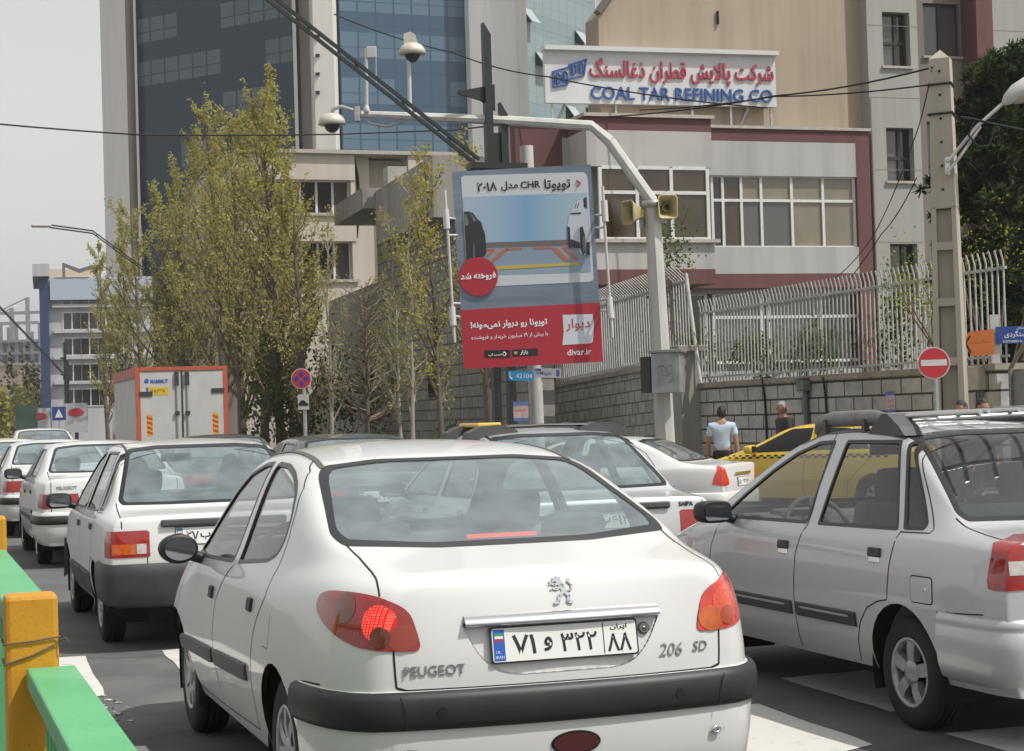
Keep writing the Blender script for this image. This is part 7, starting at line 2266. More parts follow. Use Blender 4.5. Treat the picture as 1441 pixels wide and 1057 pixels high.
# ---------------------------------------------------------------- billboard
tl, tr_, bl_, br_ = (at(*p, 28.5) for p in ((637, 241), (830, 232), (652, 520), (850, 508)))
Ub = ((tr_ - tl) + (br_ - bl_)); Wb = Ub.length / 2; Ub = Ub.normalized()
Vb = ((tl - bl_) + (tr_ - br_)); Hb = Vb.length / 2; Vb = Vb.normalized()
cb = (tl + tr_ + bl_ + br_) / 4
BB = thing('billboard', 'upright advertising billboard with a parked cars picture and a red lower band', 'billboard', cb)
nB = Ub.cross(Vb)
def grad_mat(name, ramp, axis='Z', lo=-1, hi=1, rough=.5):
    m, n, b, L = _new(name)
    tc = n.nodes.new('ShaderNodeTexCoord'); sx = n.nodes.new('ShaderNodeSeparateXYZ'); L(tc.outputs['Object'], sx.inputs[0])
    mr = n.nodes.new('ShaderNodeMapRange'); mr.inputs[1].default_value = lo; mr.inputs[2].default_value = hi; L(sx.outputs[axis], mr.inputs[0])
    r_ = n.nodes.new('ShaderNodeValToRGB'); e = r_.color_ramp.elements
    for i, (p, c) in enumerate(ramp):
        q_ = e[i] if i < 2 else e.new(p)
        q_.position = p; q_.color = (*c, 1)
    L(mr.outputs[0], r_.inputs[0]); L(r_.outputs[0], b.inputs['Base Color']); b.inputs['Roughness'].default_value = rough
    return m
class Board:
    """flat printed layers; u to the right and v up, both 0..1 over the board"""
    def __init__(s): s.k = 0
    def P(s, u, v, lift): return Ub * ((u - .5) * Wb) + Vb * ((v - .5) * Hb) + nB * lift
    def poly(s, name, pts, m, lay):
        mb = MB(); l0 = .004 * lay; mb.add([s.P(u, v, l0) for u, v in pts] + [s.P(u, v, l0 - .003) for u, v in pts],
               [list(range(len(pts)))] + [(i, len(pts) + i, len(pts) + (i + 1) % len(pts), (i + 1) % len(pts)) for i in range(len(pts))])
        return mb.build(name, m, BB)
    def text(s, name, t_, u, v, m, lay, **k):
        mb = MB(); write(mb, t_, s.P(u, v, .004 * lay), Ub, Vb, lift=0, **k); return mb.build(name, m, BB)
bd = Board()
def Bp(px, py):
    """photo pixel of the flat print -> board fraction"""
    d = ray(px, py); p = CP + d * ((cb - CP).dot(nB) / d.dot(nB)) - cb
    return (p.dot(Ub) / Wb + .5, p.dot(Vb) / Hb + .5)
def Bz(x, y, sc=6.22, ox=640, oy=230): return Bp(ox + x / sc, oy + y / sc)
mb = MB(); mb.add([bd.P(u, v, 0) for u, v in ((0, 0), (1, 0), (1, 1), (0, 1))] + [bd.P(u, v, -.16) for u, v in ((0, 0), (1, 0), (1, 1), (0, 1))], [(0, 1, 2, 3), (4, 7, 6, 5), (0, 4, 5, 1), (1, 5, 6, 2), (2, 6, 7, 3), (3, 7, 4, 0)])
mb.build('board', mat('board_grey_blue', (.16, .20, .26), .5, var=.35, scale=1.6, stretch=(.3, .3, 3)), BB)
c0, c1 = Bp(648, 253), Bp(834, 397)
card = [(p[0], p[1]) for p in [Bp(650, 250), Bp(655, 248), Bp(822, 241.5), Bp(826, 244), Bp(828, 250), Bp(835, 390), Bp(834, 394), Bp(829, 396), Bp(664, 405), Bp(660, 403), Bp(657, 398)]][::-1]
bd.poly('card', card, mat('print_white', (.50, .53, .56), .5), 1)
band = [Bp(649, 437), Bp(846, 425), Bp(850, 508), Bp(652, 520)][::-1]
v_b = (Bp(649, 437)[1] + Bp(846, 425)[1]) / 2
bd.poly('red_band', [(0.0, 0), (1.0, 0), (1.0, v_b), (0.0, v_b)], mat('print_red', (.36, .018, .035), .5), 1)
wall = grad_mat('print_wall', [(0, (.33, .42, .50)), (1, (.33, .43, .50)), (.30, (.25, .38, .51)), (.5, (.17, .32, .50)), (.72, (.25, .38, .50))], 'X', -.9, .9)
bd.poly('picture_wall', [Bz(78, 300), Bz(1165, 250), Bz(1180, 660), Bz(95, 710)][::-1], wall, 2)
bd.poly('picture_floor', [Bz(95, 735), Bz(1180, 690), Bz(1190, 945), Bz(105, 985)][::-1], grad_mat('print_floor', [(0, (.30, .40, .50)), (1, (.20, .27, .34))], 'Z', -.5, .1), 2)
bd.poly('picture_skirting', [Bz(95, 705), Bz(1180, 655), Bz(1181, 705), Bz(96, 745)][::-1], mat('print_brown', (.13, .115, .11), .5), 3)
mo, my = mat('print_orange', (.42, .12, .06), .5), mat('print_yellow', (.46, .36, .05), .5)
for pts in ([(450, 745), (590, 738), (590, 752), (455, 760)], [(690, 735), (840, 728), (840, 742), (690, 750)], [(405, 765), (450, 745), (470, 755), (340, 870), (310, 870)], [(840, 735), (890, 735), (1010, 855), (965, 855)], [(940, 728), (985, 712), (1000, 722), (970, 735), (1090, 840), (1050, 840)], [(270, 755), (350, 750), (350, 768), (300, 815), (275, 815), (320, 765), (270, 768)]):
    bd.poly('bay_line', [Bz(*p) for p in pts][::-1], mo, 3)
bd.poly('yellow_line', [Bz(*p) for p in [(355, 905), (1090, 862), (1090, 885), (355, 935)]][::-1], my, 3)
mk, mkd = mat('print_black', (.022, .022, .024), .4), mat('print_dark_glass', (.12, .14, .16), .4)
lc_ = [(84, 430), (125, 425), (165, 440), (200, 490), (238, 520), (240, 545), (268, 620), (275, 700), (278, 790), (262, 815), (178, 830), (170, 850), (104, 850)]
bd.poly('printed_black_car', [Bz(*p) for p in lc_][::-1], mk, 4)
for pts in ([(88, 450), (108, 450), (128, 540), (92, 555)], [(140, 450), (160, 455), (195, 505), (170, 520)]): bd.poly('printed_car_glass', [Bz(*p) for p in pts][::-1], mkd, 5)
bd.poly('printed_wheel', [Bz(170 + 6 * math.cos(a), 770 + 70 * math.sin(a)) for a in [2 * math.pi * i / 16 for i in range(16)]][::-1], mkd, 5)
mw = mat('print_car_white', (.46, .50, .55), .45)
rc_ = [(1158, 285), (1120, 300), (1060, 340), (1035, 385), (1018, 430), (1000, 480), (988, 545), (990, 640), (1010, 735), (1090, 745), (1100, 790), (1185, 800)]
bd.poly('printed_white_car', [Bz(*p) for p in rc_], mw, 4)
for pts in ([(988, 545), (1010, 560), (1018, 740), (1000, 735), (990, 640)], [(1095, 560), (1120, 545), (1140, 620), (1145, 780), (1120, 795), (1100, 740)], [(1020, 430), (1108, 425), (1108, 440), (1020, 442)], [(1130, 300), (1158, 290), (1162, 390), (1135, 380)], [(1150, 690), (1178, 680), (1184, 800), (1150, 795)], [(1050, 385), (1068, 340), (1072, 342), (1056, 390)], [(1075, 385), (1090, 335), (1094, 337), (1080, 390)], [(1018, 660), (1095, 690), (1098, 740), (1018, 735)]):
    bd.poly('printed_car_detail', [Bz(*p) for p in pts], mk, 5)
bd.poly('printed_wheel', [Bz(1130 + 12 * math.cos(a), 700 + 75 * math.sin(a)) for a in [2 * math.pi * i / 16 for i in range(16)]][::-1], mkd, 6)
cc = Bp(673, 390); rr_ = 27.5 / (FPX / 28.5)
bd.poly('red_disc', [(cc[0] + rr_ / Wb * math.cos(a), cc[1] + rr_ / Hb * math.sin(a)) for a in [2 * math.pi * i / 40 for i in range(40)]], mat('print_red', (.36, .018, .035), .5), 7)
K = FPX / 28.5
bd.text('lettering', fa('فروخته شد'), cc[0], cc[1], M_WINK, 8.5, bold=.035, width=50 / K)
u, v = Bz(905, 185); bd.text('lettering', fa('تویوتا'), u, v, M_INK, 3, bold=.024, width=37 / K)
u, v = Bz(668, 185); bd.text('lettering', 'CHR', u, v, M_INK, 3, bold=.022, width=28 / K)
u, v = Bz(485, 198); bd.text('lettering', fa('مدل'), u, v, M_INK, 3, bold=.024, width=24 / K)
u, v = Bz(288, 208); bd.text('lettering', ''.join(chr(0x6f0 + int(c)) for c in '2018'), u, v, M_INK, 3, bold=.022, width=28 / K)
mb = MB(); mb.tube([bd.P(*Bz(1073, 142), .016), bd.P(*Bz(1106, 168), .016), bd.P(*Bz(1078, 198), .016)], .011, 5); mb.build('chevron', mat('print_magenta', (.42, .03, .10), .5), BB)
Cz = lambda x, y: Bp(640 + x / 6.55, 380 + y / 6.55)
u, v = Cz(495, 500); bd.text('lettering', fa('تویوتا رو دیوار نمی‌مونه!'), u, v, M_WINK, 2.5, bold=.03, width=108 / K)
u, v = Cz(500, 612); bd.text('lettering', fa('با بیش از ۱۹ میلیون خریدار و فروشنده'), u, v, M_WINK, 2.5, bold=.008, width=108 / K)
bd.poly('note', [Cz(*p) for p in [(988, 412), (1265, 402), (1275, 480), (1272, 600), (1262, 660), (1240, 672), (985, 690), (998, 560)]][::-1], mat('print_paper', (.54, .57, .62), .5), 2)
u, v = Cz(1130, 500); bd.text('lettering', fa('دیوار'), u, v, mat('print_crimson', (.42, .02, .06), .5), 3.2, bold=.004, width=34 / K)
u, v = Cz(1140, 752); bd.text('lettering', 'divar.ir', u, v, M_WINK, 2.5, bold=.012, width=34 / K)
for (a, b_, c, d), tx in ((((268, 745), (502, 738), (502, 808), (268, 815)), 'سیب اپ'), (((522, 735), (757, 722), (757, 788), (522, 800)), 'بازار')):
    bd.poly('badge', [Cz(*p) for p in (a, b_, c, d)][::-1], M_INK, 2)
u, v = Cz(365, 785); bd.text('lettering', fa('سیب اپ'), u, v, M_WINK, 3, bold=.02, width=19 / K)
mb = MB(); mb.tube([bd.P(*Cz(448, 758), .014), bd.P(*Cz(466, 775), .014), bd.P(*Cz(456, 796), .014), bd.P(*Cz(438, 790), .014), bd.P(*Cz(438, 770), .014), bd.P(*Cz(448, 758), .014)], .008, 5); mb.build('badge_mark', M_WINK, BB)
u, v = Cz(630, 762); bd.text('lettering', fa('بازار'), u, v, M_WINK, 3, bold=.02, width=11 / K)
u, v = Cz(555, 768); bd.poly('badge_mark', [(u - .012, v - .006), (u + .012, v - .006), (u + .014, v + .008), (u - .014, v + .008)], mat('print_gold', (.35, .26, .10), .5), 3)
# light tubes at both sides and the frame behind
def tube_lamp(label, pts, ties):
    p0 = at(*pts[0], 28.3); t = thing('billboard_lamp', label, 'lamp', p0)
    L_ = lambda px, py, Y=28.3: at(px, py, Y) - p0
    mb = MB(); mb.tube([L_(*p) for p in pts], .022, 8); mb.build('pipe', M_POLEW, t)
    for a, b_ in ties[1]:
        mb = MB(); mb.tube([L_(*a), L_(*b_)], .05, 10); mb.build('tube_housing', mat('tube_housing_white', (.55, .55, .55), .4), t)
    for a, b_ in ties[0]:
        mb = MB(); mb.tube([L_(*a), L_(b_[0], b_[1], 28.55)], .018, 6); mb.build('tie', M_POLEW, t)
tube_lamp('white upright lamp bracket along the left edge of the billboard', [(626, 268), (631, 340), (640, 482)], ([((630, 307), (642, 308)), ((631, 331), (645, 331)), ((636, 427), (649, 427)), ((637, 445), (649, 446))], [((627, 295), (629, 322)), ((636, 432), (638, 458))]))
tube_lamp('white upright lamp bracket along the right edge of the billboard', [(848, 262), (853, 350), (862, 475)], ([((850, 302), (838, 303)), ((851, 320), (838, 321)), ((857, 420), (846, 422)), ((858, 436), (847, 438))], [((850, 282), (852, 312)), ((857, 418), (860, 448))]))
mb = MB()
for v in (.2, .5, .8): mb.sqbar(bd.P(.05, v, -.19), bd.P(.95, v, -.19), .05, .05)
build_each(mb, 'rear_rail', M_GALV, BB)
# ---------------------------------------------------------------- trees
def tree(name, label, pos, h, seed, crown0=.22, spread=.20, nl=3200, ls=.13, lm=None, bm=None, tr=.11, nb=46, up=1.1, group=None, lean=0, thin=1.0, cat='tree', leafcut=0.0, twin=1):
    """tapered trunk, rising limbs, twigs and loose small leaves"""
    r = random.Random(seed); t = thing(name, label, cat, pos, 0, group)
    lm = lm or LF_SPRING; bm = bm or M_BARK
    tb = MB(); bb = MB(); V = []; F_ = []; ends = []
    for k in range(twin):
        ang = r.uniform(0, 6.28); off = Vector((math.cos(ang), math.sin(ang), 0)) * (.25 * (k > 0))
        hk = h * (1 if k == 0 else r.uniform(.75, .92))
        pts = []; q = Vector(off); n = 9
        dx = Vector((r.gauss(lean, .02), r.gauss(0, .02), 0)) + off * .12
        for i in range(n + 1):
            z = hk * i / n
            pts.append(Vector((q.x + dx.x * z + r.gauss(0, .018) * z * .3, q.y + dx.y * z + r.gauss(0, .018) * z * .3, z)))
        rad = [tr * (1 - .93 * (i / n) ** .9) * (1 if k == 0 else .7) + .006 for i in range(n + 1)]
        rad[0] *= 1.25
        tb.tube(pts, rad, 8)
        for b in range(nb // twin):
            f = crown0 + (1 - crown0) * (b + r.random()) / (nb // twin)
            f = min(f, .985)
            i = min(n - 1, int(f * n)); p = pts[i].lerp(pts[i + 1], f * n - i)
            a = r.uniform(0, 6.28)
            L_ = h * spread * (1.25 - f) * r.uniform(.55, 1.15) * (1.0 if f > crown0 + .08 else .75) + .25
            d = Vector((math.cos(a), math.sin(a), up * r.uniform(.6, 1.4))).normalized()
            br = [p]; cur = p; m = 5
            for s_ in range(m):
                d = (d + Vector((r.gauss(0, .12), r.gauss(0, .12), .16 * up))).normalized()
                cur = cur + d * (L_ / m); br.append(cur)
            r0 = max(.010, rad[i] * .42 * (1.2 - f * .3)) * thin
            bb.tube(br, [r0 * (1 - .85 * s_ / m) + .003 for s_ in range(m + 1)], 5, cap=False)
            for s_ in range(6):
                u = r.uniform(.25, 1); j = min(m - 1, int(u * m)); q0 = br[j].lerp(br[j + 1], u * m - j)
                dd = (d + Vector((r.gauss(0, .7), r.gauss(0, .7), r.gauss(.25, .4)))).normalized(); l2 = L_ * r.uniform(.16, .38)
                q1 = q0 + dd * l2 * .5 + Vector((0, 0, .02)); q2 = q0 + dd * l2 + Vector((0, 0, .08 * up))
                bb.tube([q0, q1, q2], [r0 * .36 + .002, r0 * .2 + .002, .003], 3, cap=False)
                ends.append((q0, q1, q2))
            ends.append((br[-3], br[-2], br[-1]))
    if nl:
        for _ in range(nl):
            q0, q1, q2 = r.choice(ends); u = r.random() ** .7
            p = (q0.lerp(q1, u * 2) if u < .5 else q1.lerp(q2, u * 2 - 1)) + Vector((r.gauss(0, .07), r.gauss(0, .07), r.gauss(0, .07)))
            leaf(V, F_, p, ls * r.uniform(.55, 1.3), r)
        me = bpy.data.meshes.new('crown'); me.from_pydata(V, [], F_); me.materials.append(lm); link('crown', me, t)
    tb.build('trunk', bm, t); bb.build('limbs', bm if bm is M_BARKP else M_TWIG, t, fix=False)
    return t
ROW = lambda Y: Vector((-.44 - .333 * (Y - 38), Y, -.15))
GP = 'street trees in spring leaf along the pavement'
for k, (Y, px, h, nl, lab, kw) in enumerate((
    (58.7, 397, 11.9, 5200, 'tallest yellow green poplar, its top pointing up before the tower', dict(spread=.27, nb=64, tr=.17)),
    (61.5, 371, 11.6, 4600, 'dense yellow green poplar just left of the tallest one', dict(spread=.31, nb=56, tr=.17)),
    (65.0, 342, 12.0, 4600, 'yellow green poplar with a leaning trunk right behind the lorry', dict(spread=.31, nb=56, tr=.17)),
    (69, 318, 12.7, 4200, 'yellow green poplar above the right end of the lorry', dict(spread=.31, nb=54, tr=.16)),
    (74, 292, 12.4, 4200, 'yellow green poplar above the middle of the lorry', dict(spread=.31, nb=54, tr=.16)),
    (80, 262, 12.2, 4200, 'yellow green poplar above the left end of the lorry', dict(spread=.32, nb=50, tr=.16)),
    (87, 236, 12.3, 3800, 'yellow green poplar just left of the lorry', dict(spread=.32, nb=48, tr=.16)),
    (96, 208, 12.7, 3600, 'hazy poplar two trees left of the lorry', dict(spread=.32, nb=46, tr=.16)),
    (107, 178, 13.0, 3400, 'hazy poplar beside the foot of the tower pier', dict(spread=.22, nb=44, tr=.16)),
    (120, 152, 13.4, 3000, 'last hazy poplar in front of the pale apartment block', dict(spread=.22, nb=40, tr=.16)),
    (55.5, 432, 9.2, 2300, 'thin yellow green poplar right of the tallest one', dict(spread=.22, nb=40, tr=.10)),
    (64, 410, 8.6, 3200, 'lower leafy poplar behind the tallest one, over the garden wall', dict(spread=.32, nb=44, tr=.12)),
)):
    p = at(px, 600, Y)
    tree('poplar_tree', lab, Vector((p.x, p.y, -.15)), h, 100 + k, nl=int(nl * 1.4), ls=.088 + .0004 * Y, group=GP, crown0=.13, **kw)
# young trees in front of the stone house
for k, (px, Y, h, nl, ls, lab, kw) in enumerate((
    (467, 50, 7.0, 700, .08, 'bare pale barked young tree with a forked stem beside the no stopping sign', dict(bm=M_BARKP, nb=22, spread=.20, tr=.065, up=1.5)),
    (517, 48, 5.2, 420, .07, 'bushy bare tree with drooping tangled twigs before the dark opening', dict(nb=64, spread=.34, tr=.10, up=.35, crown0=.30)),
    (566, 46, 6.6, 1100, .08, 'slim pale stemmed young tree, left one of the two before the stone house', dict(bm=M_BARKP, nb=26, spread=.17, tr=.05)),
    (580, 45.5, 7.4, 1800, .08, 'slim young tree with a few yellow green leaves beside the thinnest pale stem', dict(bm=M_BARKP, nb=30, spread=.18, tr=.06)),
    (624, 43, 7.6, 2400, .085, 'young tree with yellow green tufts standing left of the billboard', dict(bm=M_BARK, nb=38, spread=.19, tr=.085)),
    (692, 38, 7.0, 1300, .085, 'pollarded tree with a stout trunk behind the billboard', dict(bm=M_BARK, nb=26, spread=.26, tr=.14, crown0=.30)),
)):
    p = at(px, 600, Y); tree('young_tree', lab, Vector((p.x, p.y, -.15)), h, 300 + k, nl=nl, ls=ls, group=GP, **kw)
shrub('roadside_bush', 'low green bush at the foot of the tangled bare tree', Vector((at(560, 600, 46.5).x, 46.5, -.15)), 2.6, 1.5, 1500, LF_GREEN, 71, .10, 'bush')
shrub('roadside_bush', 'dark green bush against the garden wall left of the tangled bare tree', Vector((at(440, 600, 58).x, 58.5, -.15)), 4.0, 4.2, 3200, LF_GREEN, 72, .16, 'bush')
# pine at the right edge
def pine(label, pos, h, seed):
    r = random.Random(seed); t = thing('pine_tree', label, 'tree', pos)
    tb = MB(); tb.tube([(0, 0, 0), (.05, 0, h * .4), (0, .05, h * .8), (.02, 0, h)], [.22, .17, .09, .02], 10); tb.build('trunk', M_BARK, t)
    bb = MB(); V = []; F_ = []; V2 = []; F2 = []
    for b in range(130):
        f = .20 + .79 * (b + r.random()) / 130; a = r.uniform(0, 6.28)
        L_ = (1.35 * math.sin(math.pi * (.25 + .72 * f)) ** .8) * r.uniform(.7, 1.15) + .25
        p = Vector((0, 0, h * f)); d = Vector((math.cos(a), math.sin(a), .25)).normalized()
        q = [p, p + d * L_ * .5, p + d * L_ + Vector((0, 0, .15))]
        bb.tube(q, [.05, .03, .01], 5, cap=False)
        for c in range(9):
            u = r.uniform(.35, 1.05); cc = p + d * L_ * u + Vector((r.gauss(0, .16), r.gauss(0, .16), r.gauss(.05, .13)))
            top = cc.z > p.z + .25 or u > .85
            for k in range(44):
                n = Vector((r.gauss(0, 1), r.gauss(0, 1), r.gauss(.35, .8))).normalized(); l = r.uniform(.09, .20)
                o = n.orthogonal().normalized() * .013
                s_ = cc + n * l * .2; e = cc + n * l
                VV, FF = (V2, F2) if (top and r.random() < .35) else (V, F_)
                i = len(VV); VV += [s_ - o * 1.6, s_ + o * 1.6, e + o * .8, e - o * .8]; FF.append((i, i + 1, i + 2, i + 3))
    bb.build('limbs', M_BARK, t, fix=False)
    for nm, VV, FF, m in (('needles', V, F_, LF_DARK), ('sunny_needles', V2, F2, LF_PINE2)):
        me = bpy.data.meshes.new(nm); me.from_pydata(VV, [], FF); me.materials.append(m); link(nm, me, t)
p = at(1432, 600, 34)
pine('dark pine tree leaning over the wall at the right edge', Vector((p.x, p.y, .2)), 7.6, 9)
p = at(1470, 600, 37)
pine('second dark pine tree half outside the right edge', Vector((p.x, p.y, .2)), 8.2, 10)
# far greenery along the street
for k, (px, Y, w, h, lab) in enumerate(((30, 170, 9, 6, 'yellow green far tree crown below the cream house'), (8, 150, 7, 5, 'pale far shrubbery at the left edge under the skyline'), (62, 180, 8, 9, 'brown green far tree at the foot of the blue corner'))):
    p = at(px, 600, Y); shrub('far_tree', lab, Vector((p.x, p.y, -.3)), w, h, 1300, LF_SPRING if k != 2 else LF_GREEN, 80 + k, .45, 'tree')
# ---------------------------------------------------------------- people
SKIN = mat('skin', (.36, .20, .13), .6, var=.1)
HAIRD, HAIRG = mat('dark_hair', (.018, .015, .013), .7, var=.3, scale=40), mat('grey_hair', (.36, .36, .36), .8, var=.3, scale=40)
def skinned(name, pts, edges, m, parent, lv=2):
    """pts: list of (co, rx, ry)"""
    me = bpy.data.meshes.new(name); me.from_pydata([p[0] for p in pts], edges, [])
    o = link(name, me)
    md = o.modifiers.new('k', 'SKIN'); md.use_smooth_shade = True
    for i, p in enumerate(pts): me.skin_vertices[0].data[i].radius = (p[1], p[2])
    me.skin_vertices[0].data[0].use_root = True
    s = o.modifiers.new('s', 'SUBSURF'); s.levels = lv; s.render_levels = lv
    dg = bpy.context.evaluated_depsgraph_get()
    nm = bpy.data.meshes.new_from_object(o.evaluated_get(dg)); bpy.data.objects.remove(o)
    nm.materials.clear(); nm.materials.append(m)
    for p in nm.polygons: p.use_smooth = True; p.material_index = 0
    return link(name, nm, parent)
def head_mesh(name, c, m, parent, yaw=0, pitch=0):
    """head with brow, nose, mouth, chin and ears; faces local -y before yaw"""
    bm = bmesh.new(); bmesh.ops.create_uvsphere(bm, u_segments=24, v_segments=18, radius=1)
    for v in bm.verts:
        x, y, z = v.co
        w = .078 * (1 - .18 * max(0, -z)); d = .098; hgt = .118
        X, Y, Z = x * w, y * d, z * hgt
        if y < -.3 and z < -.35: Y -= .012 * (-z)
        if y > 0 and z < -.4: Y *= .75
        if y < -.75 and abs(x) < .22 and -.32 < z < .12: Y -= .026 * (1 - abs(x) / .22) * (1 - max(0, z) * 4)
        if y < -.6 and .12 < z < .30 and .12 < abs(x) < .5: Y += .008
        if y < -.7 and abs(x) < .3 and -.55 < z < -.42: Y += .005
        v.co = (X, Y, Z)
    for sg in (1, -1):
        e = bmesh.ops.create_uvsphere(bm, u_segments=8, v_segments=6, radius=1)
        for v in e['verts']: v.co = Vector((v.co.x * .014 + sg * .080, v.co.y * .022 + .012, v.co.z * .034 - .005))
    M = Matrix.Rotation(yaw, 3, 'Z') @ Matrix.Rotation(pitch, 3, 'X')
    for v in bm.verts: v.co = Vector(c) + M @ v.co
    me = bpy.data.meshes.new(name); bm.to_mesh(me); bm.free(); me.materials.append(m)
    for p in me.polygons: p.use_smooth = True
    return link(name, me, parent), M
def hair_mesh(c, M, m, parent, low=-.5):
    bm = bmesh.new(); bmesh.ops.create_uvsphere(bm, u_segments=28, v_segments=20, radius=1)
    kill = [v for v in bm.verts if (v.co.y < -.35 and v.co.z < .42) or v.co.z < low - .1 or (v.co.z < .05 and v.co.y < .25)]
    bmesh.ops.delete(bm, geom=kill, context='VERTS')
    r = random.Random(4)
    for v in bm.verts:
        j = 1 + r.gauss(0, .012); v.co = Vector(c) + M @ Vector((v.co.x * .086 * j, v.co.y * .106 * j + .002, v.co.z * .127 * j + .004))
    me = bpy.data.meshes.new('hair'); bm.to_mesh(me); bm.free(); me.materials.append(m)
    for p in me.polygons: p.use_smooth = True
    return link('hair', me, parent)
def hand(mb_pts, c, d, side, parent):
    """palm with four fingers and a thumb, hanging along d"""
    c, d, side = Vector(c), Vector(d).normalized(), Vector(side).normalized()
    f = d.cross(side)
    P_ = [(c, .022, .018), (c + d * .045, .034, .015), (c + d * .09, .036, .013)]; E_ = [(0, 1), (1, 2)]
    for k, (o, l) in enumerate(((-.027, .062), (-.009, .074), (.009, .070), (.026, .054))):
        i = len(P_); b = c + d * .10 + side * o
        P_ += [(b, .0095, .0095), (b + d * l * .5 + f * .006, .0088, .0088), (b + d * l * .95 + f * .020, .0072, .0072)]
        E_ += [(2, i), (i, i + 1), (i + 1, i + 2)]
    i = len(P_); b = c + d * .04 - side * .03
    P_ += [(b, .011, .011), (b + d * .03 - side * .018 + f * .008, .0095, .0095), (b + d * .055 - side * .022 + f * .016, .008, .008)]
    E_ += [(1, i), (i, i + 1), (i + 1, i + 2)]
    return P_, E_
def person(label, pos, rz, H=1.74, shirt=(.50, .62, .82), trouser=(.02, .02, .022), hairm=None, short=True, headyaw=0.0, jacket=False, mid=0.04):
    s = H / 1.74
    t = thing('person', label, 'person', pos, rz); t.scale = (s, s, s)
    # faces local -y. one continuous body
    P_ = [((0, 0, .94), .15, .115), ((0, .0, 1.12), .145, .105), ((0, .01, 1.30), .165, .112), ((0, .015, 1.42), .12, .085), ((0, .0, 1.50), .058, .058), ((0, -.01, 1.56), .055, .058)]
    E_ = [(0, 1), (1, 2), (2, 3), (3, 4), (4, 5)]
    for sg in (1, -1):
        i = len(P_)
        sw = sg * .10
        P_ += [((sg * .10, 0, .86), .095, .10), ((sg * .105, -.02 - sw * .5, .50), .062, .066), ((sg * .11, .02 + sw * .6, .10), .042, .046), ((sg * .12, -.10 + sw * .5, .045), .045, .032)]
        E_ += [(0, i), (i, i + 1), (i + 1, i + 2), (i + 2, i + 3)]
        i = len(P_)
        P_ += [((sg * .185, .015, 1.40), .066, .066), ((sg * .245, .03, 1.15), .050, .050), ((sg * .262, -.01 - sg * mid, .93), .036, .038), ((sg * .262, -.03 - sg * mid, .86), .026, .030)]
        E_ += [(3, i), (i, i + 1), (i + 1, i + 2), (i + 2, i + 3)]
        hp, he = hand(None, Vector((sg * .262, -.035 - sg * mid, .845)), (0, -.12, -1), (0, -sg, 0) if False else (0, -1, .1), t)
        k = len(P_)
        P_ += [(tuple(a), b, c) for a, b, c in hp]; E_ += [(i + 3, k)] + [(a + k, b + k) for a, b in he]
    skinned('body', P_, E_, SKIN, t)
    hc = (0, -.02, 1.635)
    ho, M = head_mesh('head', hc, SKIN, t, headyaw)
    hair_mesh(hc, M, hairm or HAIRD, t)
    # shirt: torso and sleeves a little outside the body
    g = .018 if not jacket else .030
    S_ = [((0, 0, .90), .168 + g, .130 + g), ((0, .0, 1.12), .148 + g, .108 + g), ((0, .01, 1.30), .170 + g, .115 + g), ((0, .015, 1.425), .125 + g, .088 + g), ((0, .005, 1.485), .066, .066)]
    Q_ = [(0, 1), (1, 2), (2, 3), (3, 4)]
    for sg in (1, -1):
        i = len(S_); S_ += [((sg * .187, .015, 1.40), .070 + g * .7, .070 + g * .7), ((sg * .235, .025, 1.20), .062 + g * .6, .062 + g * .6)]
        Q_ += [(3, i), (i, i + 1)]
        if not short: S_ += [((sg * .262, -.01 - sg * mid, .91), .046 + g * .5, .046 + g * .5)]; Q_ += [(i + 1, i + 2)]
    skinned('jacket' if jacket else 'shirt', S_, Q_, mat('cloth_%02d' % int(100 * sum(shirt)), shirt, .85, var=.12, scale=14), t)
    T_ = [((0, 0, .93), .190, .145), ((0, 0, 1.04), .172, .130)]; Q_ = [(0, 1)]
    for sg in (1, -1):
        i = len(T_); sw = sg * .10
        T_ += [((sg * .10, 0, .84), .105, .11), ((sg * .105, -.02 - sw * .5, .50), .080, .082), ((sg * .11, .02 + sw * .6, .09), .068, .070)]
        Q_ += [(0, i), (i, i + 1), (i + 1, i + 2)]
    skinned('trousers', T_, Q_, mat('trouser_%02d' % int(1000 * sum(trouser)), trouser, .85), t)
    mb = MB()
    for sg in (1, -1):
        sw = sg * .10; mb.box((sg * .118, -.06 + sw * .55, .035), (.095, .27, .07), bev=.03)
    build_each(mb, 'shoe', M_BLACKPL, t)
    return t
p = at(1016, 600, 33)
person('man in a pale blue short sleeved shirt seen from behind on the pavement', (p.x, p.y, -.15), R(180) + R(-12), 1.74, mid=.05)
p = at(1103, 600, 34)
person('grey haired man in a dark jacket walking left by the stone wall', (p.x, p.y, -.15), R(-75), 1.80, shirt=(.045, .04, .04), hairm=HAIRG, short=False, jacket=True)
p = at(1355, 600, 27.2)
person('dark haired person in maroon beside the concrete pole, only the head top showing', (p.x, p.y, -.15), R(-60), 1.70, shirt=(.14, .03, .03), short=False)
p = at(1382, 600, 27.0)
person('person in a brown top under the meter box, only the head top showing', (p.x, p.y, -.15), R(40), 1.72, shirt=(.10, .06, .05), short=False)
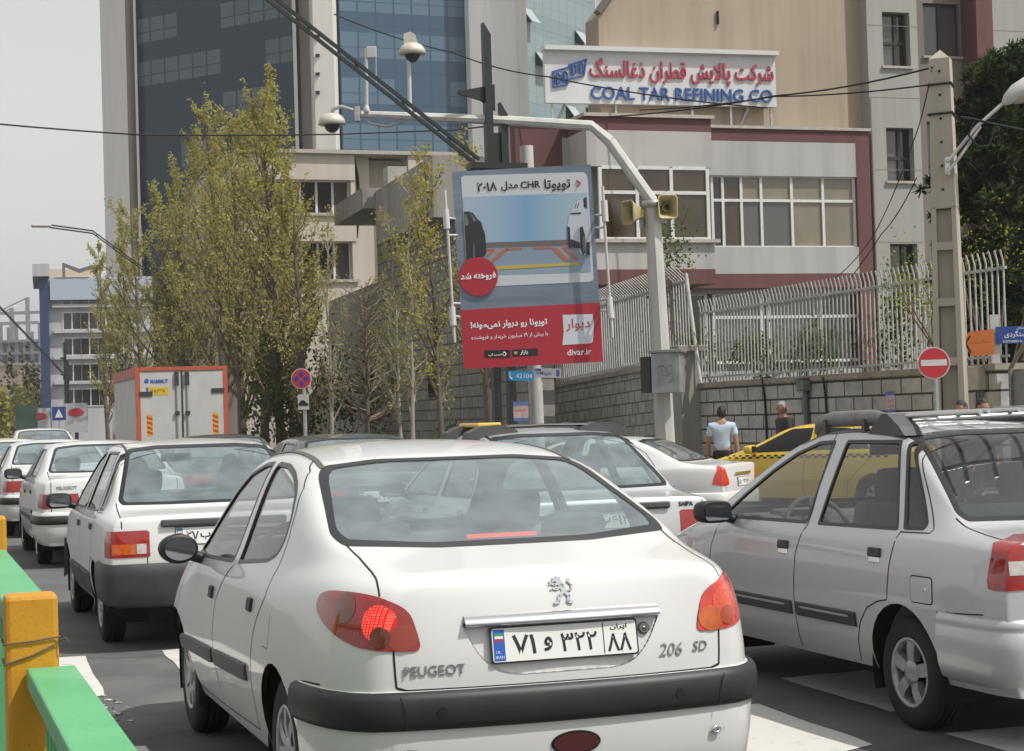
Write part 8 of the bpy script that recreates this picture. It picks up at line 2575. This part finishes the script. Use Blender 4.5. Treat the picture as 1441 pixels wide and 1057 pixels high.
def seated(label, root, x, y, shirt, hairm=None):
    """someone sitting in a car seat, seen through the glass; local frame of the car"""
    M = root.matrix_basis if False else Matrix.Translation(root.location) @ root.rotation_euler.to_matrix().to_4x4()
    t = thing('person', label, 'person', M @ Vector((x, y, .45)), root.rotation_euler.z)
    P_ = [((0, 0, .02), .15, .12), ((-.06, 0, .25), .15, .11), ((-.11, 0, .46), .15, .10), ((-.11, 0, .55), .055, .055), ((-.10, 0, .62), .055, .055)]
    E_ = [(0, 1), (1, 2), (2, 3), (3, 4)]
    for sg in (1, -1):
        i = len(P_); P_ += [((-.09, sg * .19, .43), .06, .06), ((.12, sg * .23, .24), .045, .045), ((.36, sg * .15, .34), .032, .032)]; E_ += [(2, i), (i, i + 1), (i + 1, i + 2)]
        i = len(P_); P_ += [((.10, sg * .10, .03), .09, .09), ((.46, sg * .11, .09), .065, .065), ((.60, sg * .11, -.26), .05, .05)]; E_ += [(0, i), (i, i + 1), (i + 1, i + 2)]
        hp, he = hand(None, Vector((.37, sg * .15, .345)), (1, 0, .25), (0, -sg, .1), t)
        k = len(P_); P_ += [(tuple(a), b, c) for a, b, c in hp]; E_ += [(i - 1, k)] + [(a + k, b + k) for a, b in he]
    skinned('body', P_, E_, SKIN, t)
    S_ = [((0, 0, .03), .17, .135), ((-.06, 0, .25), .168, .125), ((-.11, 0, .455), .165, .112), ((-.11, 0, .53), .066, .066)]; Q_ = [(0, 1), (1, 2), (2, 3)]
    for sg in (1, -1): i = len(S_); S_ += [((-.09, sg * .195, .43), .074, .074), ((.12, sg * .23, .24), .060, .060)]; Q_ += [(2, i), (i, i + 1)]
    skinned('shirt', S_, Q_, mat('cloth_%02d' % int(100 * sum(shirt)), shirt, .85), t)
    o, Mh = head_mesh('head', (-.09, 0, .715), SKIN, t, R(90)); hair_mesh((-.09, 0, .715), Mh, hairm or HAIRD, t)
    return t
# ---------------------------------------------------------------- traffic
HERO = build_206()
def place(px, py, hw):
    p = gnd(px, py) - LANE0; return p.dot(SD), p.dot(SL) - hw
f, l = place(1281, 1027, .765)
SILV, sb = build_pride('boxy_saloon', 'silver boxy saloon with roof rack and black side mouldings, nearest car on the right', f, l, M_SILVER, 'silver')
# its roof rack: grey side rail with a wedge foot, bright rails behind
rk = thing('roof_rack', 'roof rack with grey rubber feet and bright rails on the silver saloon', 'roof rack', SILV.location + Vector((0, 0, 1.40)), SILV.rotation_euler.z)
def rkfoot(parent, x, sg, y, L=.36):
    m = MB(); pr = [(-L / 2, -.035), (L / 2, -.035), (L * .36, .02), (L * .10, .075), (-L * .04, .075), (-L * .36, .01)]
    m.prism(pr, .11, (x, y * sg + .055, 0), (1, 0, 0), (0, 0, 1)); m.build('rack_foot', mat('rack_foot_rubber', (.075, .075, .075), .6, var=.2), parent)
for sg in (1, -1):
    m = MB(); m.tube([(1.33, sg * .50, -.02), (1.28, sg * .50, .03), (1.15, sg * .50, .05), (.70, sg * .50, .055), (.55, sg * .50, .04)], [.02, .038, .042, .042, .03], 12); m.build('side_rail', mat('rack_rail_grey', (.20, .20, .19), .45, metal=.4, var=.2), rk)
    rkfoot(rk, .50, sg, .50); 
    m = MB(); m.tube([(.52, sg * .46, .055), (.0 + .25, sg * .42, .065), (-.05, sg * .36, .07)], .014, 8); m.build('long_bar', mat('rack_aluminium', (.62, .62, .62), .3, metal=.8), rk)
    for x in (1.16, .74):
        m = MB(); m.box((x, sg * .535, .0), (.028, .03, .10)); m.build('clamp_strap', mat('strap_brown', (.10, .07, .06), .6), rk)
for y in (-.25, -.08, .10, .27):
    m = MB(); m.tube([(1.2, y, .06), (.5, y, .07), (.02, y, .075)], .013, 8); m.build('long_bar', mat('rack_aluminium', (.62, .62, .62), .3, metal=.8), rk)
for x in (1.18, .85, .50, .10):
    m = MB(); m.tube([(x, .50, .045), (x, 0, .055), (x, -.50, .045)], .012, 8); m.build('cross_bar', mat('rack_aluminium', (.62, .62, .62), .3, metal=.8), rk)
f, l = place(142, 903, .765)
WP, _ = build_pride('boxy_saloon', 'white boxy saloon with dark grey bumper directly ahead of the foreground car', f, l, M_WHITE2, 'white')
seated('driver in a pale shirt, dark head seen through the white boxy saloon window', WP, 1.06, .36, (.40, .42, .44))
seated('passenger in a pale top on the right side of the white boxy saloon', WP, 1.06, -.36, (.30, .30, .33))
CS, cb_ = build_pride('boxy_saloon', 'silver white saloon with black footed roof rack, seen over the foreground car', 6.12, -2.58, paint('silver_white_paint', (.55, .56, .57), metal=.25, dirt=.2), 'centre')
t_ = MB(); surf_text(t_, cb_, 'SAIPA', -.56, .865, .11, depth=.004, bold=.03); t_.build('boot_lettering', M_INK, CS)
rk = thing('roof_rack', 'roof rack with long black rubber feet on the silver white saloon', 'roof rack', CS.location + Vector((0, 0, 1.405)), CS.rotation_euler.z)
for x in (.52, 1.12):
    for sg in (1, -1):
        m = MB(); pr = [(-.20, -.045), (.22, -.06), (.20, .0), (.10, .045), (-.06, .055), (-.18, .012)]
        m.prism([(p[0] * sg, p[1]) for p in pr][::sg], .16, (x - .08, sg * .44, 0), (0, 1, 0), (0, 0, 1)); m.build('rack_foot', mat('rack_foot_rubber', (.075, .075, .075), .6), rk)
    m = MB(); m.tube([(x, .44, .03), (x, 0, .04), (x, -.44, .03)], .014, 8); m.build('cross_bar', M_SEAL, rk)
m = MB(); m.box((.95, .40, .055), (.5, .20, .035), bev=.012); tb_ = thing('roof_pad', 'yellow pad tied on the left side of the black footed rack', 'pad', CS.location + Vector((0, 0, 1.405)), CS.rotation_euler.z); m.build('pad', M_YELLOW, tb_)
f, l = place(52, 794, .80)
RZ = math.pi / 2 + YAW
C405, _ = build_sedan('saloon_car', 'white saloon with black rubbing strip on its bumper, second in the left queue', st(f, l), RZ, M_WHITE2)
m = MB(); sb405 = Body(SSEDAN, 2)
def another(src, label, fwd, left, mp=None, dz=0, rz=None, sc=1.0, loc=None):
    o = copy_tree(src); o['label'] = label
    o.location = loc if loc is not None else st(fwd, left, gz(left) + dz); o.rotation_euler = (0, 0, RZ if rz is None else rz); o.scale = (sc, sc, sc)
    if mp is not None:
        for c in [o] + list(o.children_recursive):
            if c.type == 'MESH' and any(m_ and m_.name in ('white_paint_dusty', 'white_paint') for m_ in c.data.materials):
                c.data = c.data.copy()
                for i, m_ in enumerate(c.data.materials):
                    if m_ and m_.name in ('white_paint_dusty', 'white_paint'): c.data.materials[i] = mp
    return o
QG = 'cars queueing ahead in the left lane'
another(C405, 'white saloon third in the left queue, only its side and mirror showing', 21.4, -.02)
C3 = another(C405, 'white saloon fourth in the left queue, with a red tail lamp at the left edge', 27.4, .28)
another(C405, 'yellow car far ahead in the left queue, only its roof showing', 34.2, .1, M_YELLOW)
another(C405, 'dark grey saloon in the middle lane, roof and windows showing over the foreground car', 12.6, -2.55, M_GREYCAR)
another(C405, 'dark blue saloon far ahead between the white boxy saloon and the dark grey one', 21.5, -2.6, M_BLUECAR)
for f_, l_, lab, mp, sc in ((52, .3, 'white car far up the street left of the lorry, nearest of the far cars', None, 1.0), (60, -.1, 'silver car far up the street left of the lorry', M_SILVER, 1.0), (70, .2, 'second white car far up the street', None, 1.02), (81, .6, 'dark car far up the street before the hoardings', M_GREYCAR, 1.0), (47, -1.6, 'white tall car just left of the lorry', None, 1.16), (64, 3.0, 'blue car far up the street at the left edge', M_BLUECAR, 1.0)):
    another(C405, lab, f_, l_, mp, sc=sc)
# crossing cars on the right
SW, _ = build_sedan('saloon_car', 'white saloon with tall swept tail lamps turning left in front of the stone wall', (0, 0, 0), RZ, M_WHITE, 'swept', lights=M_REDSOFT)
def put(o, px, py, Y, lx, ly, lz, yaw, sc=1.0):
    """put the car so that its local point (lx,ly,lz) shows at a pixel, Y metres away"""
    a = math.pi / 2 + yaw; p = at(px, py, Y); M = Matrix.Rotation(a, 3, 'Z'); q = M @ Vector((lx, ly, lz)) * sc
    o.location = (p.x - q.x, p.y - q.y, p.z - q.z); o.rotation_euler = (0, 0, a); o.scale = (sc, sc, sc)
    return o.location.z
z1 = put(SW, 1014, 670, 26.5, -.86, .75, .84, R(66), 1.08)
TX, tb2 = build_sedan('taxi', 'yellow taxi with a chequered stripe behind the silver saloon', (0, 0, 0), RZ, M_YELLOW, 'taxi')
m = MB()
for sg in (1, -1):
    for i in range(44):
        x = 2.6 - i * .065
        for k in range(2):
            if (i + k) % 2: continue
            h = tb2.hit((x, sg * 3, .90 - k * .03), (0, -sg, 0))
            if h[0] is None: continue
            n = h[1]; U = Vector((-sg, 0, 0)); V = n.cross(U).normalized()
            c = h[0] + n * .002; m.quad(c - U * .032 - V * .015, c + U * .032 - V * .015, c + U * .032 + V * .015, c - U * .032 + V * .015)
m.build('chequer_stripe', M_INK, TX)
z2 = put(TX, 1143, 595, 30.0, 1.25, .45, 1.385, R(50), 1.06)
print('turning cars rest at', z1, z2)
# --- box lorry
a, b_ = at(190, 600, 46), at(318, 600, 46.8)
LT = thing('box_lorry', 'white box lorry with orange red frame and double rear doors', 'lorry', st(39.8, -4.5, gz(-4.5)), RZ)
top = at(254, 516, 46.4).z - gz(-4.5)
wL = 2.28; hw = wL / 2; zb_ = .95; LB = 5.2
M_LW, M_LO = mat('lorry_panel_white', (.46, .46, .445), .5, var=.12, scale=2), mat('lorry_frame_orange', (.42, .09, .05), .5, var=.2)
def lbox(name, c, s_, m, par=LT, bev=0): mb = MB(); mb.box(c, s_, bev=bev); return mb.build(name, m, par)
lbox('cargo_box', (LB / 2 + .02, 0, (zb_ + top) / 2), (LB - .08, wL - .06, top - zb_ - .06), M_LW)
for y in (hw - .05, -hw + .05): lbox('corner_post', (0, y, (zb_ + top) / 2), (.12, .11, top - zb_), M_LO)
lbox('top_rail', (0, 0, top - .05), (.14, wL - .22, .10), M_LO)
for y in (hw - .04, -hw + .04): lbox('side_top_rail', (LB / 2 + .06, y, top - .13), (LB - .1, .10, .26), M_LO)
lbox('bottom_rail', (0, 0, zb_), (.14, wL - .22, .10), M_LO)
for sg in (1, -1):
    d = lbox('rear_door', (-.03, sg * (hw / 2 - .045), (zb_ + top) / 2), (.04, hw - .12, top - zb_ - .22), M_LW)
    mb = MB(); mb.tube([(-.08, sg * .13, zb_ + .1), (-.08, sg * .13, top - .15)], .018, 8); mb.build('lock_rod', M_GALV, d)
    lbox('rod_guide', (-.075, sg * .13, top - .30), (.06, .10, .34), M_GREYPL, d); lbox('rod_handle', (-.09, sg * .13, zb_ + .95), (.06, .10, .10), M_GREYPL, d)
    lbox('door_hinge', (-.06, sg * (hw - .24), top - .62 - (0 if sg < 0 else .05)), (.03, .32, .11), M_GREYPL, d)
    mb = MB(); yy = sg * (hw - .32); zz = zb_ + .42
    for k in range(4):
        mb.add([(-.053, yy - .07, zz + k * .12), (-.053, yy + .07, zz + k * .12 + .05), (-.053, yy + .07, zz + k * .12 + .115), (-.053, yy - .07, zz + k * .12 + .065)], [(0, 1, 2, 3)])
    mb.build('reflector_stripe', mat('reflector_red', (.5, .04, .02), .4), d); lbox('reflector_plate', (-.0505, yy, zz + .24), (.003, .145, .54), mat('reflector_yellow', (.55, .36, .03), .4), d)
lbox('door_seal', (-.03, 0, (zb_ + top) / 2), (.05, .05, top - zb_ - .2), M_GREYPL)
mb = MB(); write(mb, 'MAMMUT', (-.056, hw - .58, top - .36), (0, -1, 0), (0, 0, 1), lift=0, bold=.03, width=.44, height=.11)
mb.prism([(-.05, -.06), (.04, -.06), (.05, .0), (.02, .06), (-.03, .05), (-.06, .0)], .004, (-.052, hw - .27, top - .34), (0, -1, 0), (0, 0, 1)); mb.build('maker_lettering', mat('lorry_blue', (.02, .10, .34), .4), LT)
mb = MB(); mb.prism(rrect(.56, .20, .01), .004, (-.052, hw - .53, top - .60), (0, -1, 0), (0, 0, 1)); o = mb.build('number_plate', mat('plate_yellow', (.58, .40, .03), .4), LT)
mb = MB(); write(mb, ''.join(chr(0x6f0 + int(c)) for c in '78237'), (-.0565, hw - .54, top - .60), (0, -1, 0), (0, 0, 1), lift=0, bold=.02, width=.36, height=.11); mb.build('plate_digits', M_INK, o)
lbox('plate_band', (-.057, hw - .28, top - .60), (.003, .05, .19), M_PLBLUE, o)
lbox('chassis', (2.8, 0, .72), (6.4, .9, .22), M_GAP); lbox('rear_bumper', (.05, 0, .55), (.10, 2.0, .14), M_GREYPL)
cabm = MB(); cabm.prism([(5.4, .55), (7.0, .55), (7.05, 1.3), (6.75, 2.3), (5.4, 2.35)], 2.0, (0, 1.0, 0), (1, 0, 0), (0, 0, 1)); cabm.build('cab', M_LO, LT)
for sg in (1, -1): mb = MB(); mb.prism([(5.9, 1.4), (6.9, 1.4), (6.68, 2.15), (5.9, 2.2)], .01, (0, sg * 1.002 + (.01 if sg > 0 else 0), 0), (1, 0, 0), (0, 0, 1)); mb.build('cab_window', P_DARK, LT)
tm, rm = wheel_meshes(.40, .25, .24, 'steel')
for x in (1.2, 6.3):
    for sg in (1, -1):
        wv = link('wheel', tm, LT); wv.location = (x, sg * .95, .40); wv.rotation_euler = (0, 0, 0 if sg > 0 else math.pi); link('rim', rm, wv)
# ---------------------------------------------------------------- thin haze
hm = bpy.data.materials.new('haze'); hm.use_nodes = True; n = hm.node_tree; n.nodes.clear()
o_ = n.nodes.new('ShaderNodeOutputMaterial'); v_ = n.nodes.new('ShaderNodeVolumePrincipled')
v_.inputs['Color'].default_value = (.93, .95, .97, 1); v_.inputs['Density'].default_value = .00045; v_.inputs['Anisotropy'].default_value = .25
n.links.new(v_.outputs[0], o_.inputs['Volume'])
mb = MB(); mb.box((0, 1200, 34.5), (3200, 2700, 73.0)); hz_ = mb.build('haze', hm); tag(hz_, kind='stuff')
